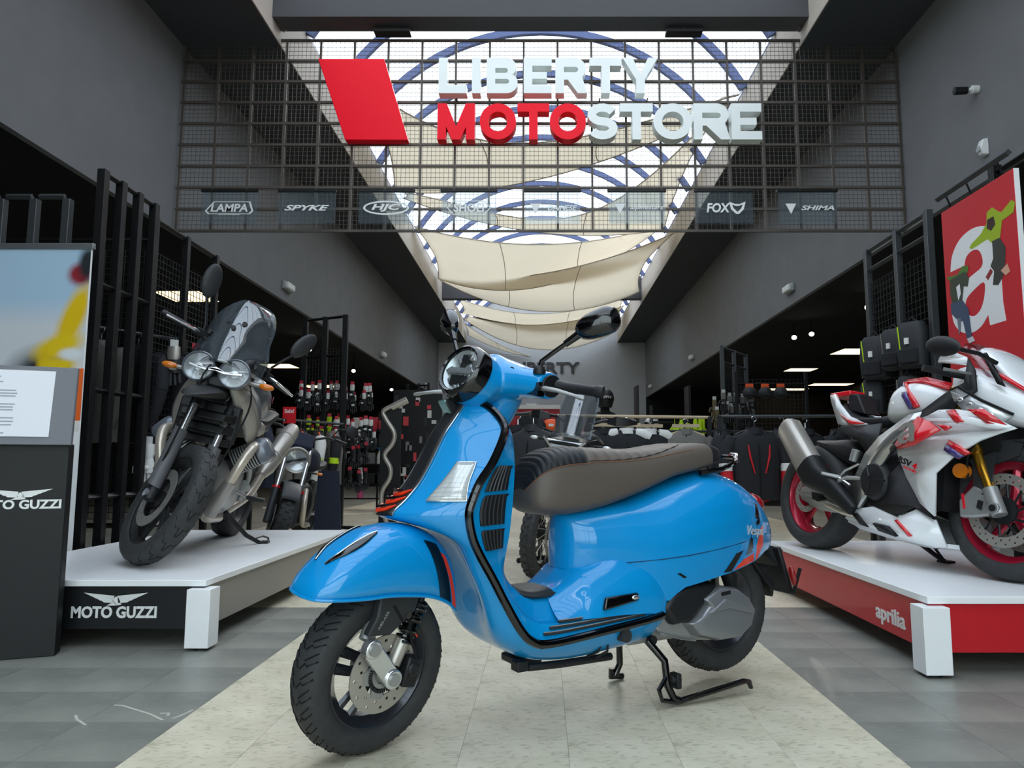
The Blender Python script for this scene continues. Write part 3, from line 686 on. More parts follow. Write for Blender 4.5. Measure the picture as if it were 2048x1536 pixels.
rack('tall black rack with mesh panels behind the twin-lamp motorcycle', [(-3.0, 5.45), (-3.0, 5.95), (-3.0, 6.5)], 2.72, (2.70, .35), .05, [(0, .4, 2.45), (1, .4, 2.45)])
rack('black mesh rack set back in the left aisle', [(-4.4, 5.6), (-3.1, 5.6)], 2.6, (2.58, .35), .05, [(0, .4, 2.5)])
rack('tall grey-black mesh rack carrying backpacks behind the poster', [(2.72, 4.96), (2.72, 5.41), (2.72, 5.92)], 2.60, (2.58, 2.42, .3), .05, [(0, .35, 2.30), (1, .35, 2.30)], m_rackh)
rack('black steel rack at the right edge behind the poster', [(2.95, 4.55), (2.95, 3.95), (2.95, 3.6), (2.95, 3.2)], 2.75, (2.70, 1.2, .4), .06)
# poster with letter a and two jumping figures
t = thing('wall_poster', 'tall red poster with a large white letter a and two leaping figures', 'poster', (2.58, 3.82, 0))
MB().bx((0, 0, .55), (.03, .72, 2.43)).build('board', m_white, t)
MB().bx((-.003, .002, .552), (0, .718, 2.428)).build('red_print', mat('red_print', '#c8222f', .4), t)
fr_ = ((-.003, .72, 0), (0, -1, 0), (0, 0, 1)); MB().prism(letter_a(.52, .62), Vector((-.003, .665, 1.60)), (0, -1, 0), (0, 0, 1), (-.001, 0, 0)).build('letter_a', m_print, t, sharp=0)
figs = [('#9db51f', [(.60,2.0),(.70,2.02),(.72,2.1),(.69,2.14),(.60,2.08),(.575,2.10),(.52,2.17),(.47,2.15),(.46,2.05),(.40,1.98),(.30,1.93),(.28,1.90),(.31,1.88),(.46,1.90),(.50,1.84),(.57,1.84)]),
        ('#3b3d38', [(.50,1.86),(.57,1.86),(.615,1.75),(.60,1.60),(.575,1.50),(.53,1.44),(.48,1.46),(.50,1.58),(.47,1.64),(.50,1.70)]),
        ('#8e2a30', [(.42,1.56),(.47,1.62),(.49,1.58),(.44,1.52)]), ('#d9a58c', [(.56,1.56),(.62,1.60),(.64,1.52),(.60,1.50)]), ('#3a2622', [(.47,2.08),(.53,2.08),(.54,2.0),(.50,1.96),(.46,2.0)]),
        ('#4f7a2e', [(.02,1.72),(.14,1.70),(.20,1.76),(.26,1.74),(.25,1.68),(.16,1.64),(.10,1.62),(.06,1.66)]),
        ('#3c4638', [(.06,1.68),(.22,1.70),(.26,1.62),(.24,1.54),(.20,1.56),(.17,1.40),(.07,1.42),(.05,1.55)]), ('#e9e9ec', [(.12,1.58),(.16,1.60),(.165,1.5),(.135,1.44)]),
        ('#40506a', [(.05,1.44),(.18,1.43),(.235,1.32),(.25,1.05),(.20,1.04),(.17,1.22),(.10,1.27),(.05,1.34)]), ('#6e7a86', [(.11,1.27),(.15,1.26),(.14,1.14),(.12,1.10)]), ('#c9ccd0', [(.20,1.04),(.26,1.05),(.28,1.0),(.22,.99)])]
for i, (c_, poly) in enumerate(figs):
    MB().prism([(u_, 1.54 + (v_ - .99) * .627) for u_, v_ in poly], (-.0042 - i * .0002, .72, 0), (0, -1, 0), (0, 0, 1), (-.0002, 0, 0)).build('figure_print', mat('figure_print_%d' % i, c_, .5), t, sharp=0)
MB().tube([(-.02, .0, 2.52), (-.02, .72, 2.52)], .02, 4).build('top_rail', m_rackh, t); 
for y in (.1, .4, .62): MB().cyl((-.02, y, 2.50), (.01, y, 2.42), .006, n=6).build('hook', m_blk, t)
# ================================================================== THE SCOOTER  (local: x forward, y to its left, z up; origin under the front axle)
m_blue = mat('azure_gloss_paint', '#008ed2', .45, 0, coat=1.0, spec=.25); m_bluei = mat('azure_inner_paint', '#008cce', .45, coat=.8, spec=.25)
m_gblk = mat('gloss_black_trim', '#08080a', .12, coat=.6); m_plk = mat('satin_black_plastic', '#17181b', .5); m_dgrey = mat('dark_grey_plastic', '#2b2d30', .5)
m_rub = mat('tyre_rubber', '#323334', .7, noise=.15, nscale=40, bump=.05, bscale=200); m_groove = mat('tread_groove', '#0b0b0c', .9)
m_rim = mat('graphite_wheel_paint', '#3a3c43', .3, .6, coat=.4); m_steel = mat('brushed_steel', '#b5b0a8', .35, .6); m_chrome = mat('chrome', '#d9dbdd', .14, .85)
m_cast = mat('cast_aluminium', '#a2a3a2', .4, .55); m_seat = mat('brown_grey_seat_vinyl', '#5c534c', .5, bump=.05, bscale=300); m_seatd = mat('black_seat_vinyl', '#14171b', .5)
m_oran = mat('orange_red_accent', '#ee3b16', .35, coat=.4); m_redr = mat('red_lens', '#8c0e14', .15, coat=.8); m_lens = glassy('lamp_lens', '#f2f5f6', .07, .02)
m_hl = mat('lamp_reflector', '#cfd3d5', .25, .55); m_hld = mat('lamp_dark_insert', '#2e3032', .25, .4); m_sig = mat('clear_signal_lens', '#cfd3d2', .15, .2, coat=.8); m_stitch = mat('rust_stitching', '#8a5a40', .7)
m_goldf = mat('gold_anodised', '#b98a2c', .25, .9)
sco = thing('motor_scooter', 'blue motor scooter with dark seat on its centre stand, centre of the hall', 'scooter', (-.5024, 2.179, 0), R(-148.25))
RK = R(26); SA = Matrix.Translation((.08, 0, 0)) @ Matrix.Rotation(.3108, 4, Vector((-math.sin(RK), 0, math.cos(RK)))) @ Matrix.Translation((-.08, 0, 0))
def SM(): m = MB(); m.M = SA; return m
ED = [(-.285,.03,1.015),(-.315,.07,1.010),(-.339,.11,.986),(-.356,.145,.946),(-.350,.165,.907),(-.301,.185,.823),(-.254,.195,.765),(-.228,.2,.715),(-.217,.2,.672),(-.229,.2,.608),(-.254,.2,.556),(-.295,.2,.489),(-.338,.2,.414),(-.389,.2,.333),(-.433,.198,.291),(-.497,.195,.275),(-.685,.195,.287),(-.919,.195,.308),(-.99,.17,.325)]
CE = [(-.262,1.022),(-.258,1.015),(-.243,.99),(-.215,.95),(-.185,.905),(-.145,.82),(-.108,.757),(-.065,.712),(-.018,.668),(-.10,.640),(-.23,.605),(-.30,.51),(-.335,.42),(-.355,.29),(-.43,.228),(-.52,.197),(-.685,.185),(-.95,.21),(-1.0,.25)]
BU = [0,0,.0,.0,.004,.006,.006,.006,.004,.01,.03,.045,.045,.03,.012,0,0,0,0]
PW = [1.8]*9+[2.2]*5+[3,3.5,3.5,3.5,3]
AI = [(-.335,.03,1.0),(-.36,.04,.99),(-.38,.075,.97),(-.395,.105,.94),(-.40,.13,.905),(-.402,.14,.82),(-.398,.145,.77),(-.392,.15,.72),(-.388,.15,.675),(-.38,.15,.61),(-.37,.15,.56),(-.36,.15,.50),(-.372,.16,.44),(-.42,.165,.372),(-.465,.168,.338),(-.51,.168,.328),(-.69,.168,.328),(-.92,.168,.335),(-.97,.15,.34)]
DI = [(-.37,1.0),(-.38,.985),(-.40,.965),(-.42,.94),(-.43,.90),(-.43,.815),(-.428,.77),(-.425,.72),(-.42,.675),(-.412,.61),(-.405,.56),(-.40,.50),(-.415,.455),(-.455,.42),(-.49,.405),(-.53,.40),(-.69,.40),(-.92,.41),(-.97,.41)]
K = 4
ST = [Vector((*e, *c, b, p)) for e, c, b, p in zip(ED, CE, BU, PW)]
def vspline(rows, k):
    n = len(rows); out = []
    for i in range(n - 1):
        p1, p2 = rows[i], rows[i+1]; p0 = rows[i-1] if i else p1; p3 = rows[i+2] if i + 2 < n else p2
        for j in range(k):
            t = j / k; out.append([0.5*(2*b + (c-a)*t + (2*a-5*b+4*c-d)*t*t + (3*b-a-3*c+d)*t**3) for a, b, c, d in zip(p0, p1, p2, p3)])
    out.append(list(rows[-1])); return out
SK = vspline([list(v) for v in ST], K)
def skin(s, t):
    a = SK[max(0, min(len(SK)-1, int(s)))]; b = SK[min(len(SK)-1, int(s)+1)]; f = s - int(s); r = [x + (y-x)*f for x, y in zip(a, b)]
    xe, ye, ze, xc, zc_, bu, pw = r; g = abs(t) ** pw
    return Vector((xc + (xe-xc)*g + bu*math.sin(PI*min(1, t*t)), ye*t, zc_ + (ze-zc_)*g))
NS = len(SK) - 1
MB().grid([[skin(s, -1 + 2*j/32) for j in range(33)] for s in range(NS + 1)]).build('front_apron', m_blue, sco, sharp=60)
AI2 = vspline([list(a) + list(d) for a, d in zip(AI, DI)], K)
def inner(s, t):
    e = SK[s]; xa, ya, za, xd, zd = AI2[s]; sg = 1 if t > 0 else -1; t = abs(t)
    if t > .75: k = (1 - t) / .25; return Vector((e[0] + (xa-e[0])*k, sg*(e[1] + (ya-e[1])*k), e[2] + (za-e[2])*k))
    k = 1 - t / .75; f = max(0, min(1, (k-.15)/.4)); f = f*f*(3-2*f)
    return Vector((xa + (xd-xa)*f, sg*ya*(1-k), za + (zd-za)*f))
MB().grid([[inner(s, -1 + 2*j/32) for j in range(33)] for s in range(NS + 1)]).build('inner_leg_shield', m_bluei, sco, sharp=60)
edge = [Vector(p[:3]) for p in SK[:-3]]; path = [Vector((p.x, -p.y, p.z)) for p in edge[::-1]] + edge
MB().tube(path, .0135, 8).build('edge_trim', m_gblk, sco)
# centre strip with orange louvres
def strip(s, y):
    r = SK[s]; t = y / max(r[1], .03); p = skin(s, max(-1, min(1, t))); p.x += .006; return p
s0, s1 = 3, 33
MB().grid([[strip(s, y) for y in [(-1 + 2*j/8) * (.045 + .017*(s-s0)/(s1-s0)) for j in range(9)]] for s in range(s0, s1)]).build('centre_tie', m_plk, sco, solid=.008, off=-1)
for sg in (-1, 1): MB().tube([strip(s, sg*(.047 + .017*(s-s0)/(s1-s0))) for s in range(s0, s1)], .0022, 5).build('silver_piping', m_chrome, sco)
for k, s in enumerate((26.2, 28.2, 30.2)):
    lv = MB()
    def lp(y, ds): a = strip(int(s), y); b = strip(int(s) + 1, y); return a + (b-a)*(s - int(s) + ds)
    pts = [lp(.055, -1.0) , lp(.03, .1), lp(0, .5), lp(-.03, .1), lp(-.055, -1.0)]
    pts = [p + Vector((.005, 0, 0)) for p in pts]
    lv.tube(pts, [.0025, .006, .007, .006, .0025], 6); lv.build('orange_louvre', m_oran, sco)
    MB().tube([p + Vector((.001, 0, .012)) for p in pts[1:4]], .004, 6).build('dark_slot', m_gblk, sco)
MB().box(strip(8, 0) - Vector((.012, 0, .006)), (.03, .056, .085), Matrix.Rotation(R(30), 3, 'Y')).build('badge_base', m_plk, sco, bevel=.004)
bd = MB().box(strip(8, 0) + Vector((.004, 0, .0)), (.012, .05, .07), Matrix.Rotation(R(30), 3, 'Y')); bd.build('hexagon_badge', mat('teal_silver_badge', '#7fa6a3', .2, .6), sco, bevel=.004)
# turn signals sunk in the apron
def onskin(s, t, off): p = skin(s, t); q = skin(s + .3, t) - skin(s - .3, t); r_ = skin(s, t + .03) - skin(s, t - .03); n = q.cross(r_).normalized(); n = n if n.x > 0 else -n; return p + n * off
for sg in (-1, 1):
    def sq(u, v):   # u 0..1 down the lamp, v 0..1 inner to outer
        s = 20.0 + u * 8.3; t0 = .67 - .08*u; t1 = .86 + .10 * u
        return s, sg*(t0 + (t1-t0)*v)
    rows = [[onskin(*sq(i/8, j/5), .004 + .004*math.sin(PI*i/8)*math.sin(PI*j/5)) for j in range(6)] for i in range(9)]
    lp_ = MB().grid(rows).build('turn_signal', m_sig, sco, solid=.006)
    bor = [rows[i][0] for i in range(9)] + [rows[8][j] for j in range(1, 6)] + [rows[i][5] for i in range(7, -1, -1)] + [rows[0][j] for j in range(4, 0, -1)]
    MB().tube(bor, .003, 5, loop=True).build('lamp_frame', m_chrome, lp_)
    c = MB()
    for i in range(1, 8): c.tube([p + Vector((.002, sg*.001, 0)) for p in rows[i]], .0016, 4)
    for j in range(1, 5): c.tube([rows[i][j] + Vector((.002, sg*.001, 0)) for i in range(9)], .0016, 4)
    c.build('lens_ribs', mat('signal_rib_grey', '#84898b', .3, .3), lp_)
    for (sa, sb) in ((20.5, 26.3), (27.2, 34.2), (35.0, 39.4)):
        def vp(s, w): i = int(s); f = s - i; E_ = Vector(SK[i][:3]).lerp(Vector(SK[i+1][:3]), f); A_ = Vector(AI2[i][:3]).lerp(Vector(AI2[i+1][:3]), f); p = E_.lerp(A_, w); return Vector((p.x - .002, sg*(p.y + .003), p.z))
        w0, w1 = .22, .80
        g = MB().grid([[vp(sa + (sb-sa)*i/10, w0 + .10*(1-(sa-20)/20)*(i < 1) + (w1-w0)*j/6) for j in range(7)] for i in range(11)]).build('side_vent', m_plk, sco, solid=.003)
        r_ = MB()
        for j in range(1, 6): r_.tube([vp(sa + (sb-sa)*i/10, w0 + (w1-w0)*j/6) + Vector((0, sg*.003, 0)) for i in range(11)], .003, 4)
        r_.build('vent_ribs', m_dgrey, g)
    # floor strips
    for k, w_ in enumerate((.42, .70, .97)):
        pts = []
        for q in range(59 + k, 68 - k):
            e_ = Vector(SK[q][:3]); a_ = Vector(AI2[q][:3]); p = e_.lerp(a_, w_); pts.append(Vector((p.x, sg*(p.y + .004), p.z + .006)))
        MB().tube(pts, .0048, 6).build('floor_strip', m_dgrey, sco); MB().tube([p + Vector((0, sg*.001, .0045)) for p in pts], .0018, 4).build('strip_highlight', m_cast, sco)
    MB().cyl((-.79, sg*.165, .262), (-.79, sg*.199, .264), .021, n=20).build('round_plug', m_dgrey, sco)
mt = []
for i in range(9):
    x = -.42 - .30*i/8; w = .075 + .03*math.sin(PI*min(1, i/6)); 
    mt.append([(x, -w + 2*w*j/8, .408 + .004 - .012*abs(-1+2*j/8)**4 + (.014*((i-6)/2)**2 if i > 6 else 0) + (.035*((2-i)/2)**2 if i < 2 else 0)) for j in range(9)])
MB().grid(mt).build('floor_mat', m_dgrey, sco, solid=.012)

# lower flank between floor and body
FL = [(-.55,[(.165,.33),(.13,.355),(.08,.40),(0,.405)]),(-.60,[(.172,.33),(.14,.37),(.095,.42),(0,.43)]),(-.64,[(.18,.33),(.15,.385),(.11,.44),(0,.47)]),(-.68,[(.186,.33),(.165,.40),(.12,.465),(.0,.51)]),(-.78,[(.193,.33),(.185,.41),(.155,.475),(.10,.53)]),(-.88,[(.197,.325),(.192,.40),(.170,.465),(.12,.52)]),(-.96,[(.19,.318),(.186,.38),(.172,.44),(.12,.50)]),(-1.0,[(.165,.345),(.17,.385),(.162,.43),(.11,.48)])]
rows = vspline([[x] + [q for p in pr for q in p] for x, pr in FL], 4); fl = MB()
gr = []
for r_ in rows:
    cp = spline([Vector((r_[0], r_[1+2*k], r_[2+2*k])) for k in range(4)], 5); gr.append(cp)
fl.grid(gr); fl.mirror(); fl.build('lower_side_panel', m_blue, sco, sharp=60)
for sg in (-1, 1):
    MB().loft([[(-.70, sg*.183, .352), (-.71, sg*.183, .392), (-.71, sg*.197, .390), (-.70, sg*.200, .352)], [(-.84, sg*.19, .372), (-.84, sg*.188, .398), (-.84, sg*.203, .396), (-.84, sg*.205, .372)]]).build('passenger_footpeg', m_gblk, sco, bevel=.006, seg=3)
    MB().ell((-.825, sg*.204, .384), (.016, .004, .008), 10, 6).build('peg_button', m_chrome, sco)
# rear body
XW = [(-.640,0),(-.643,.03),(-.652,.06),(-.67,.085),(-.70,.105),(-.76,.128),(-.85,.160),(-.95,.190),(-1.05,.208),(-1.15,.217),(-1.25,.216),(-1.35,.204),(-1.45,.180),(-1.54,.140),(-1.60,.100),(-1.64,.060),(-1.658,.028),(-1.664,0)]
ZTB = [(-.64,.66),(-.72,.675),(-.89,.70),(-1.05,.755),(-1.2,.795),(-1.30,.803),(-1.40,.775),(-1.50,.715),(-1.58,.645),(-1.635,.575),(-1.664,.52)]
ZBB = [(-.64,.47),(-.76,.465),(-.86,.44),(-.92,.38),(-.97,.345),(-1.01,.375),(-1.05,.396),(-1.17,.416),(-1.27,.431),(-1.43,.461),(-1.5,.485),(-1.6,.495),(-1.664,.50)]
XWs = vspline([list(p) for p in XW], 3)
SH = [(0,.95),(.15,.985),(.3,1.0),(.5,.99),(.68,.93),(.82,.80),(.92,.60),(.98,.32),(1,.0)]
def bodyp(x, w, v):
    zb = interp(ZBB, -x if False else x)[0] if False else interp([(-a, b) for a, b in ZBB], -x)[0]; zt = interp([(-a, b) for a, b in ZTB], -x)[0]
    k = interp(SH, v)[0]
    return Vector((x, w*k, zb + (zt-zb)*v))
vv = [i/20 for i in range(21)]; rb = MB().grid([[bodyp(x, max(0, w), v) for v in vv] for x, w in XWs]); rb.mirror(); rb.build('rear_body', m_blue, sco, sharp=70)
def bodyat(x, v, off=.0):
    w = interp([(-a, b) for a, b in XW], -x)[0]; p = bodyp(x, w, v); q = bodyp(x-.004, interp([(-a, b) for a, b in XW], -x+.004)[0], v) - p; r_ = bodyp(x, w, min(1, v+.02)) - bodyp(x, w, max(0, v-.02))
    n = q.cross(r_).normalized(); n = n if n.y > 0 else -n; return p + n*off
def zv(x, z):
    zb = interp([(-a, b) for a, b in ZBB], -x)[0]; zt = interp([(-a, b) for a, b in ZTB], -x)[0]; return max(0, min(1, (z-zb)/(zt-zb)))
m_seamb = mat('panel_gap', '#063a63', .6)
for sg in (-1, 1):
    def fl_(p): return Vector((p.x, sg*p.y, p.z))
    MB().tube([fl_(bodyat(x, zv(x, z), .0012)) for x, z in [(-.70,.482),(-.78,.485),(-.87,.491),(-.96,.496),(-1.05,.503),(-1.12,.510),(-1.22,.521),(-1.32,.533),(-1.42,.545),(-1.50,.553),(-1.58,.560)]], .0019, 5).build('panel_seam', m_seamb, sco)
    def patch(name, quad, m, n=6):
        (a, b, c, d) = quad; rows = []
        for i in range(n + 1):
            u = i/n; row = []
            for j in range(n + 1):
                v = j/n; x = (a[0]*(1-u)+b[0]*u)*(1-v) + (d[0]*(1-u)+c[0]*u)*v; z = (a[1]*(1-u)+b[1]*u)*(1-v) + (d[1]*(1-u)+c[1]*u)*v
                row.append(fl_(bodyat(x, zv(x, z), .0016)))
            rows.append(row)
        MB().grid(rows).build(name, m, sco)
    patch('black_stripe', [(-1.222,.433),(-1.266,.434),(-1.330,.505),(-1.285,.496)], m_gblk)
    patch('orange_stripe', [(-1.275,.436),(-1.43,.464),(-1.46,.505),(-1.335,.472)], m_oran)
    patch('orange_stripe', [(-1.405,.490),(-1.475,.505),(-1.50,.590),(-1.455,.580)], m_oran)
    patch('black_stripe', [(-1.345,.484),(-1.395,.494),(-1.44,.575),(-1.385,.570)], m_gblk)
    patch('black_stripe', [(-1.40,.585),(-1.445,.592),(-1.455,.665),(-1.440,.670)], m_gblk)
    patch('intake_slot', [(-1.010,.444),(-1.022,.447),(-1.052,.430),(-1.040,.427)], m_gblk, 3)
mb = MB()
vs_, fs_, (a_, b_, c_, d_) = TXT['vespa']
for p in vs_: mb.v.append(bodyat(-1.355 - (p.x-a_)/(b_-a_)*.115, zv(-1.355 - (p.x-a_)/(b_-a_)*.115, .548 - (p.x-a_)/(b_-a_)*.01 + (p.y-c_)/(d_-c_)*.045), .001 + (p.z+.5)*.003))
mb.f += fs_; mb.m += [0]*len(fs_); mb.build('script_emblem', mat('satin_silver', '#c9cccf', .35, .3), sco, sharp=0)
# seat
SE = [(-.500,.735,.71,.03),(-.506,.775,.685,.07),(-.520,.812,.662,.095),(-.55,.845,.651,.112),(-.60,.866,.647,.123),(-.67,.875,.650,.130),(-.78,.872,.668,.136),(-.90,.869,.703,.142),(-1.0,.874,.738,.144),(-1.08,.886,.766,.142),(-1.2,.898,.789,.136),(-1.29,.897,.808,.122),(-1.335,.884,.822,.098),(-1.356,.866,.836,.06),(-1.362,.853,.845,.02)]
SEs = vspline([list(r_) for r_ in SE], 3)
def seatp(r_, a, off=0):
    x, zt, zb, w = r_; zc_ = zb + (zt-zb)*.35; c, s_ = math.cos(a), math.sin(a); e = .62
    y = math.copysign(abs(s_)**e, s_)*(w+off); z = zc_ + (math.copysign(abs(c)**e, c)*((zt-zc_)+off) if c > 0 else math.copysign(abs(c)**e, c)*((zc_-zb)+off))
    return Vector((x, y, z))
ks_ = next(i for i, r_ in enumerate(SEs) if r_[0] < -1.24)
st_ = MB().loft([[seatp(r_, 2*PI*j/36) for j in range(36)] for r_ in SEs[:ks_ + 1]]).build('seat', m_seat, sco, sharp=70)
MB().loft([[seatp(r_, 2*PI*j/36) for j in range(36)] for r_ in SEs[ks_:]]).build('seat_tail', m_seatd, st_, sharp=70)
n_i = [i for i, r_ in enumerate(SEs) if r_[0] > -.69]
rows = []; ks = []
fr_pts = []
for i in range(len(SEs)-1):
    if SEs[i][0] < -.70: break
    for f in (0, .25, .5, .75):
        ks.append([a + (b-a)*f for a, b in zip(SEs[i], SEs[i+1])])
arcl = [0]
for a, b in zip(ks, ks[1:]): arcl.append(arcl[-1] + math.hypot(a[0]-b[0], a[1]-b[1]))
for r_, s_ in zip(ks, arcl):
    bump = .0015 + .0032*abs(math.sin(PI*s_/.024))**.6
    rows.append([seatp(r_, R(-62 + 124*j/16), bump*(1 - .0*abs(j-8)/8)) + Vector((bump*.8, 0, 0)) for j in range(17)])
MB().grid(rows).build('ribbed_front_insert', m_seatd, st_, sharp=60)
rows = []
for i in range(41):
    x = -.70 - .46*i/40; r_ = (x,) + interp([(-q[0],) + tuple(q[1:]) for q in SEs], -x); hw = 52*math.sin(PI*min(1, .12 + .88*(1-(i/40)**2)))**.5 if i < 40 else 8
    hw = 54*(1 - (i/40)**2.4)**.5 + 4
    rows.append([seatp(r_, R(-hw + 2*hw*j/16), .001 + .003*abs(math.sin(PI*i/4))**.6) for j in range(17)])
MB().grid(rows).build('ribbed_rider_insert', m_seat, st_, sharp=60)
for sg in (-1, 1):
    MB().tube([seatp(r_, sg*R(63), .002) for r_ in ks] + [seatp((x,) + interp([(-q[0],) + tuple(q[1:]) for q in SEs], -x), sg*R(60), .001) for x in [-.72-.05*k for k in range(10)]], .0014, 4).build('stitching', m_stitch, st_)
MB().tube([(-1.20,.125,.785),(-1.30,.14,.80),(-1.40,.12,.83),(-1.44,.07,.845),(-1.445,0,.848),(-1.44,-.07,.845),(-1.40,-.12,.83),(-1.30,-.14,.80),(-1.20,-.125,.785)], .010, 8).build('grab_rail', m_gblk, sco)
MB().tube([(-1.39,.125,.838),(-1.435,.085,.855),(-1.45,.04,.858)], .006, 6).build('rail_cap', m_chrome, sco)
# tail lamp, plate holder
MB().ell((-1.575,0,.655), (.045,.085,.05), 16, 10, Matrix.Rotation(R(35), 3, 'Y')).build('tail_lamp', m_redr, sco)
ph = MB().box((-1.70,0,.39), (.02,.17,.20), Matrix.Rotation(R(20), 3, 'Y')).build('plate_holder', m_plk, sco, bevel=.008)
MB().loft([[(-1.62,-.04,.50),(-1.62,.04,.50),(-1.60,.04,.47),(-1.60,-.04,.47)],[(-1.70,-.07,.47),(-1.70,.07,.47),(-1.69,.06,.40),(-1.69,-.06,.40)]]).build('holder_arm', m_plk, sco)
for sg in (-1, 1):
    MB().ell((-1.705, sg*.11, .37), (.012,.016,.042), 10, 8, Matrix.Rotation(R(15), 3, 'Y')).build('side_reflector', m_redr, sco)
    MB().tube([(-1.50, sg*.06,.47),(-1.60, sg*.09,.33),(-1.72, sg*.10,.30),(-1.74, sg*.12,.40)], .008, 6).build('holder_stay', m_plk, sco)
MB().loft([[(-1.48,-.06,.44),(-1.48,.06,.44),(-1.48,.06,.40),(-1.48,-.06,.40)],[(-1.60,-.07,.42),(-1.60,.07,.42),(-1.60,.07,.37),(-1.60,-.07,.37)],[(-1.66,-.06,.34),(-1.66,.06,.34),(-1.65,.06,.28),(-1.65,-.06,.28)]]).build('rear_mudguard', m_plk, sco, bevel=.01)

# wheels
def tyre_prof(Rr, w, rim): return [(rim, -w*.78), (rim+.012, -w*.98), (rim+(Rr-rim)*.5, -w*1.03), (Rr-.018, -w*.9), (Rr-.006, -w*.55), (Rr, 0), (Rr-.006, w*.55), (Rr-.018, w*.9), (rim+(Rr-rim)*.5, w*1.03), (rim+.012, w*.98), (rim, w*.78)]
def tyre(mb, c, Rr, w, rim, n=64):
    p = [tuple(q) for q in spline([Vector((a, b)) for a, b in tyre_prof(Rr, w, rim)], 2)]
    return mb.lathe(p, c, (0, 1, 0), n)
def tread(mb, c, Rr, w, n, kind='chevron', r=.0024):
    c = Vector(c)
    def on(a, f):   # f -1..1 across
        y = w*.95*f; rr = Rr - .020*abs(f)**2.2 + .0004; return c + Vector((rr*math.cos(a), y, rr*math.sin(a)))
    for i in range(n):
        a = 2*PI*i/n; d = 2*PI/n
        for sg in (-1, 1):
            if kind == 'chevron':
                mb.tube([on(a, sg*.08), on(a+d*.35, sg*.35), on(a+d*.25, sg*.5), on(a+d*.7, sg*.95)], r, 4)
                mb.tube([on(a+d*.5, sg*.30), on(a+d*.75, sg*.55), on(a+d*1.1, sg*.85)], r, 4)
            else:
                mb.tube([on(a, sg*.05), on(a+d*.5, sg*.25), on(a+d*.45, sg*.55), on(a+d*.95, sg*.92)], r, 4)
    return mb
def rim(mb, c, r, w): return mb.lathe([(r+.006,-w),(r+.006,-w+.008),(r-.006,-w+.012),(r-.018,-w*.4),(r-.018,w*.4),(r-.006,w-.012),(r+.006,w-.008),(r+.006,w),(r-.002,w),(r-.028,w*.4),(r-.028,-w*.4),(r-.002,-w)], c, (0, 1, 0), 48, closed=True)
def disc_holes(mb, c, ro, ri, y, th=.004, nh=20, hr=.005):
    loops = [disc(ro, 60), disc(ri, 36, rev=True)]
    for k in range(nh):
        a = 2*PI*k/nh; rr = ri + (ro-ri)*(.3 if k % 2 else .68); loops.append(disc(hr, 8, rr*math.cos(a), rr*math.sin(a), rev=True))
    return mb.prism(loops, (c[0], y, c[2]), (1, 0, 0), (0, 0, 1), (0, th, 0))
c = (0, 0, .2366)
ft = tyre(SM(), c, .2366, .058, .160).build('front_tyre', m_rub, sco); tread(SM(), c, .2366, .058, 30).build('tread_grooves', m_groove, ft, sharp=0)['kind'] = 'stuff'
rm = rim(SM(), c, .158, .044).build('front_rim', m_rim, sco)
for k in range(5):
    a = 2*PI*k/5 + .4; h = SM()
    for da in (-.17, .17): h.tube([(c[0]+.03*math.cos(a+da*2), .012, c[2]+.03*math.sin(a+da*2)), (c[0]+.09*math.cos(a+da*1.4), .018, c[2]+.09*math.sin(a+da*1.4)), (c[0]+.148*math.cos(a+da), .012, c[2]+.148*math.sin(a+da))], [.014,.010,.012], 6, flat=(1.4,.8))
    h.build('spoke', m_rim, rm)
SM().cyl((0,-.05,.2366), (0,.055,.2366), .038, n=24).build('front_hub', m_cast, sco)
disc_holes(SM(), c, .110, .062, .058, nh=24).build('brake_disc', m_steel, sco)
g = SM().prism([[(q[0], q[1]) for k in range(5) for q in [(.070*math.cos(2*PI*k/5-.25), .070*math.sin(2*PI*k/5-.25)), (.070*math.cos(2*PI*k/5+.25), .070*math.sin(2*PI*k/5+.25)), (.045*math.cos(2*PI*k/5+.63), .045*math.sin(2*PI*k/5+.63))]], disc(.028, 20, rev=True)], (0,.056,.2366), (1,0,0), (0,0,1), (0,.008,0)).build('disc_carrier', m_cast, sco)
rg = SM()
for k in range(48): a = 2*PI*k/48; rg.box((.046*math.cos(a), .066, .2366+.046*math.sin(a)), (.012,.002,.003), Matrix.Rotation(-a, 3, 'Y'))
rg.build('sensor_ring', m_groove, sco, sharp=0)['kind'] = 'stuff'
arm = SM().loft([[Vector((.0,.085,.2366)) + Vector((.028*math.cos(t), y, .028*math.sin(t))) for t in [2*PI*k/16 for k in range(16)]] for y in (0, .03)])
arm.loft([[Vector((.075,.085,.335)) + Vector((.026*math.cos(t), y, .026*math.sin(t))) for t in [2*PI*k/16 for k in range(16)]] for y in (0, .03)])
arm.loft([[(-.022,.088,.252),(.02,.088,.220),(.02,.108,.220),(-.022,.108,.252)],[(.055,.088,.35),(.097,.088,.318),(.097,.108,.318),(.055,.108,.35)]])
arm.build('suspension_arm', m_chrome, sco, bevel=.004)
for (x, z) in ((0,.2366), (.075,.335)): SM().cyl((x,.112,z), (x,.12,z), .017, n=20).build('pivot_cap', m_cast, sco)
sh0, sh1 = Vector((-.02,.075,.265)), Vector((-.112,.07,.445)); dv = sh1 - sh0
SM().cyl(sh0, sh0 + dv*.35, .021, n=16).build('shock_body', m_steel, sco); SM().cyl(sh0 + dv*.3, sh1, .010, n=12).build('shock_rod', m_plk, sco)
u_ = dv.normalized(); a1 = u_.orthogonal().normalized(); a2 = u_.cross(a1)
SM().tube([sh0 + dv*(.32 + .63*i/96) + (a1*math.cos(2*PI*i/12) + a2*math.sin(2*PI*i/12))*.024 for i in range(97)], .0045, 5).build('shock_spring', m_gblk, sco)
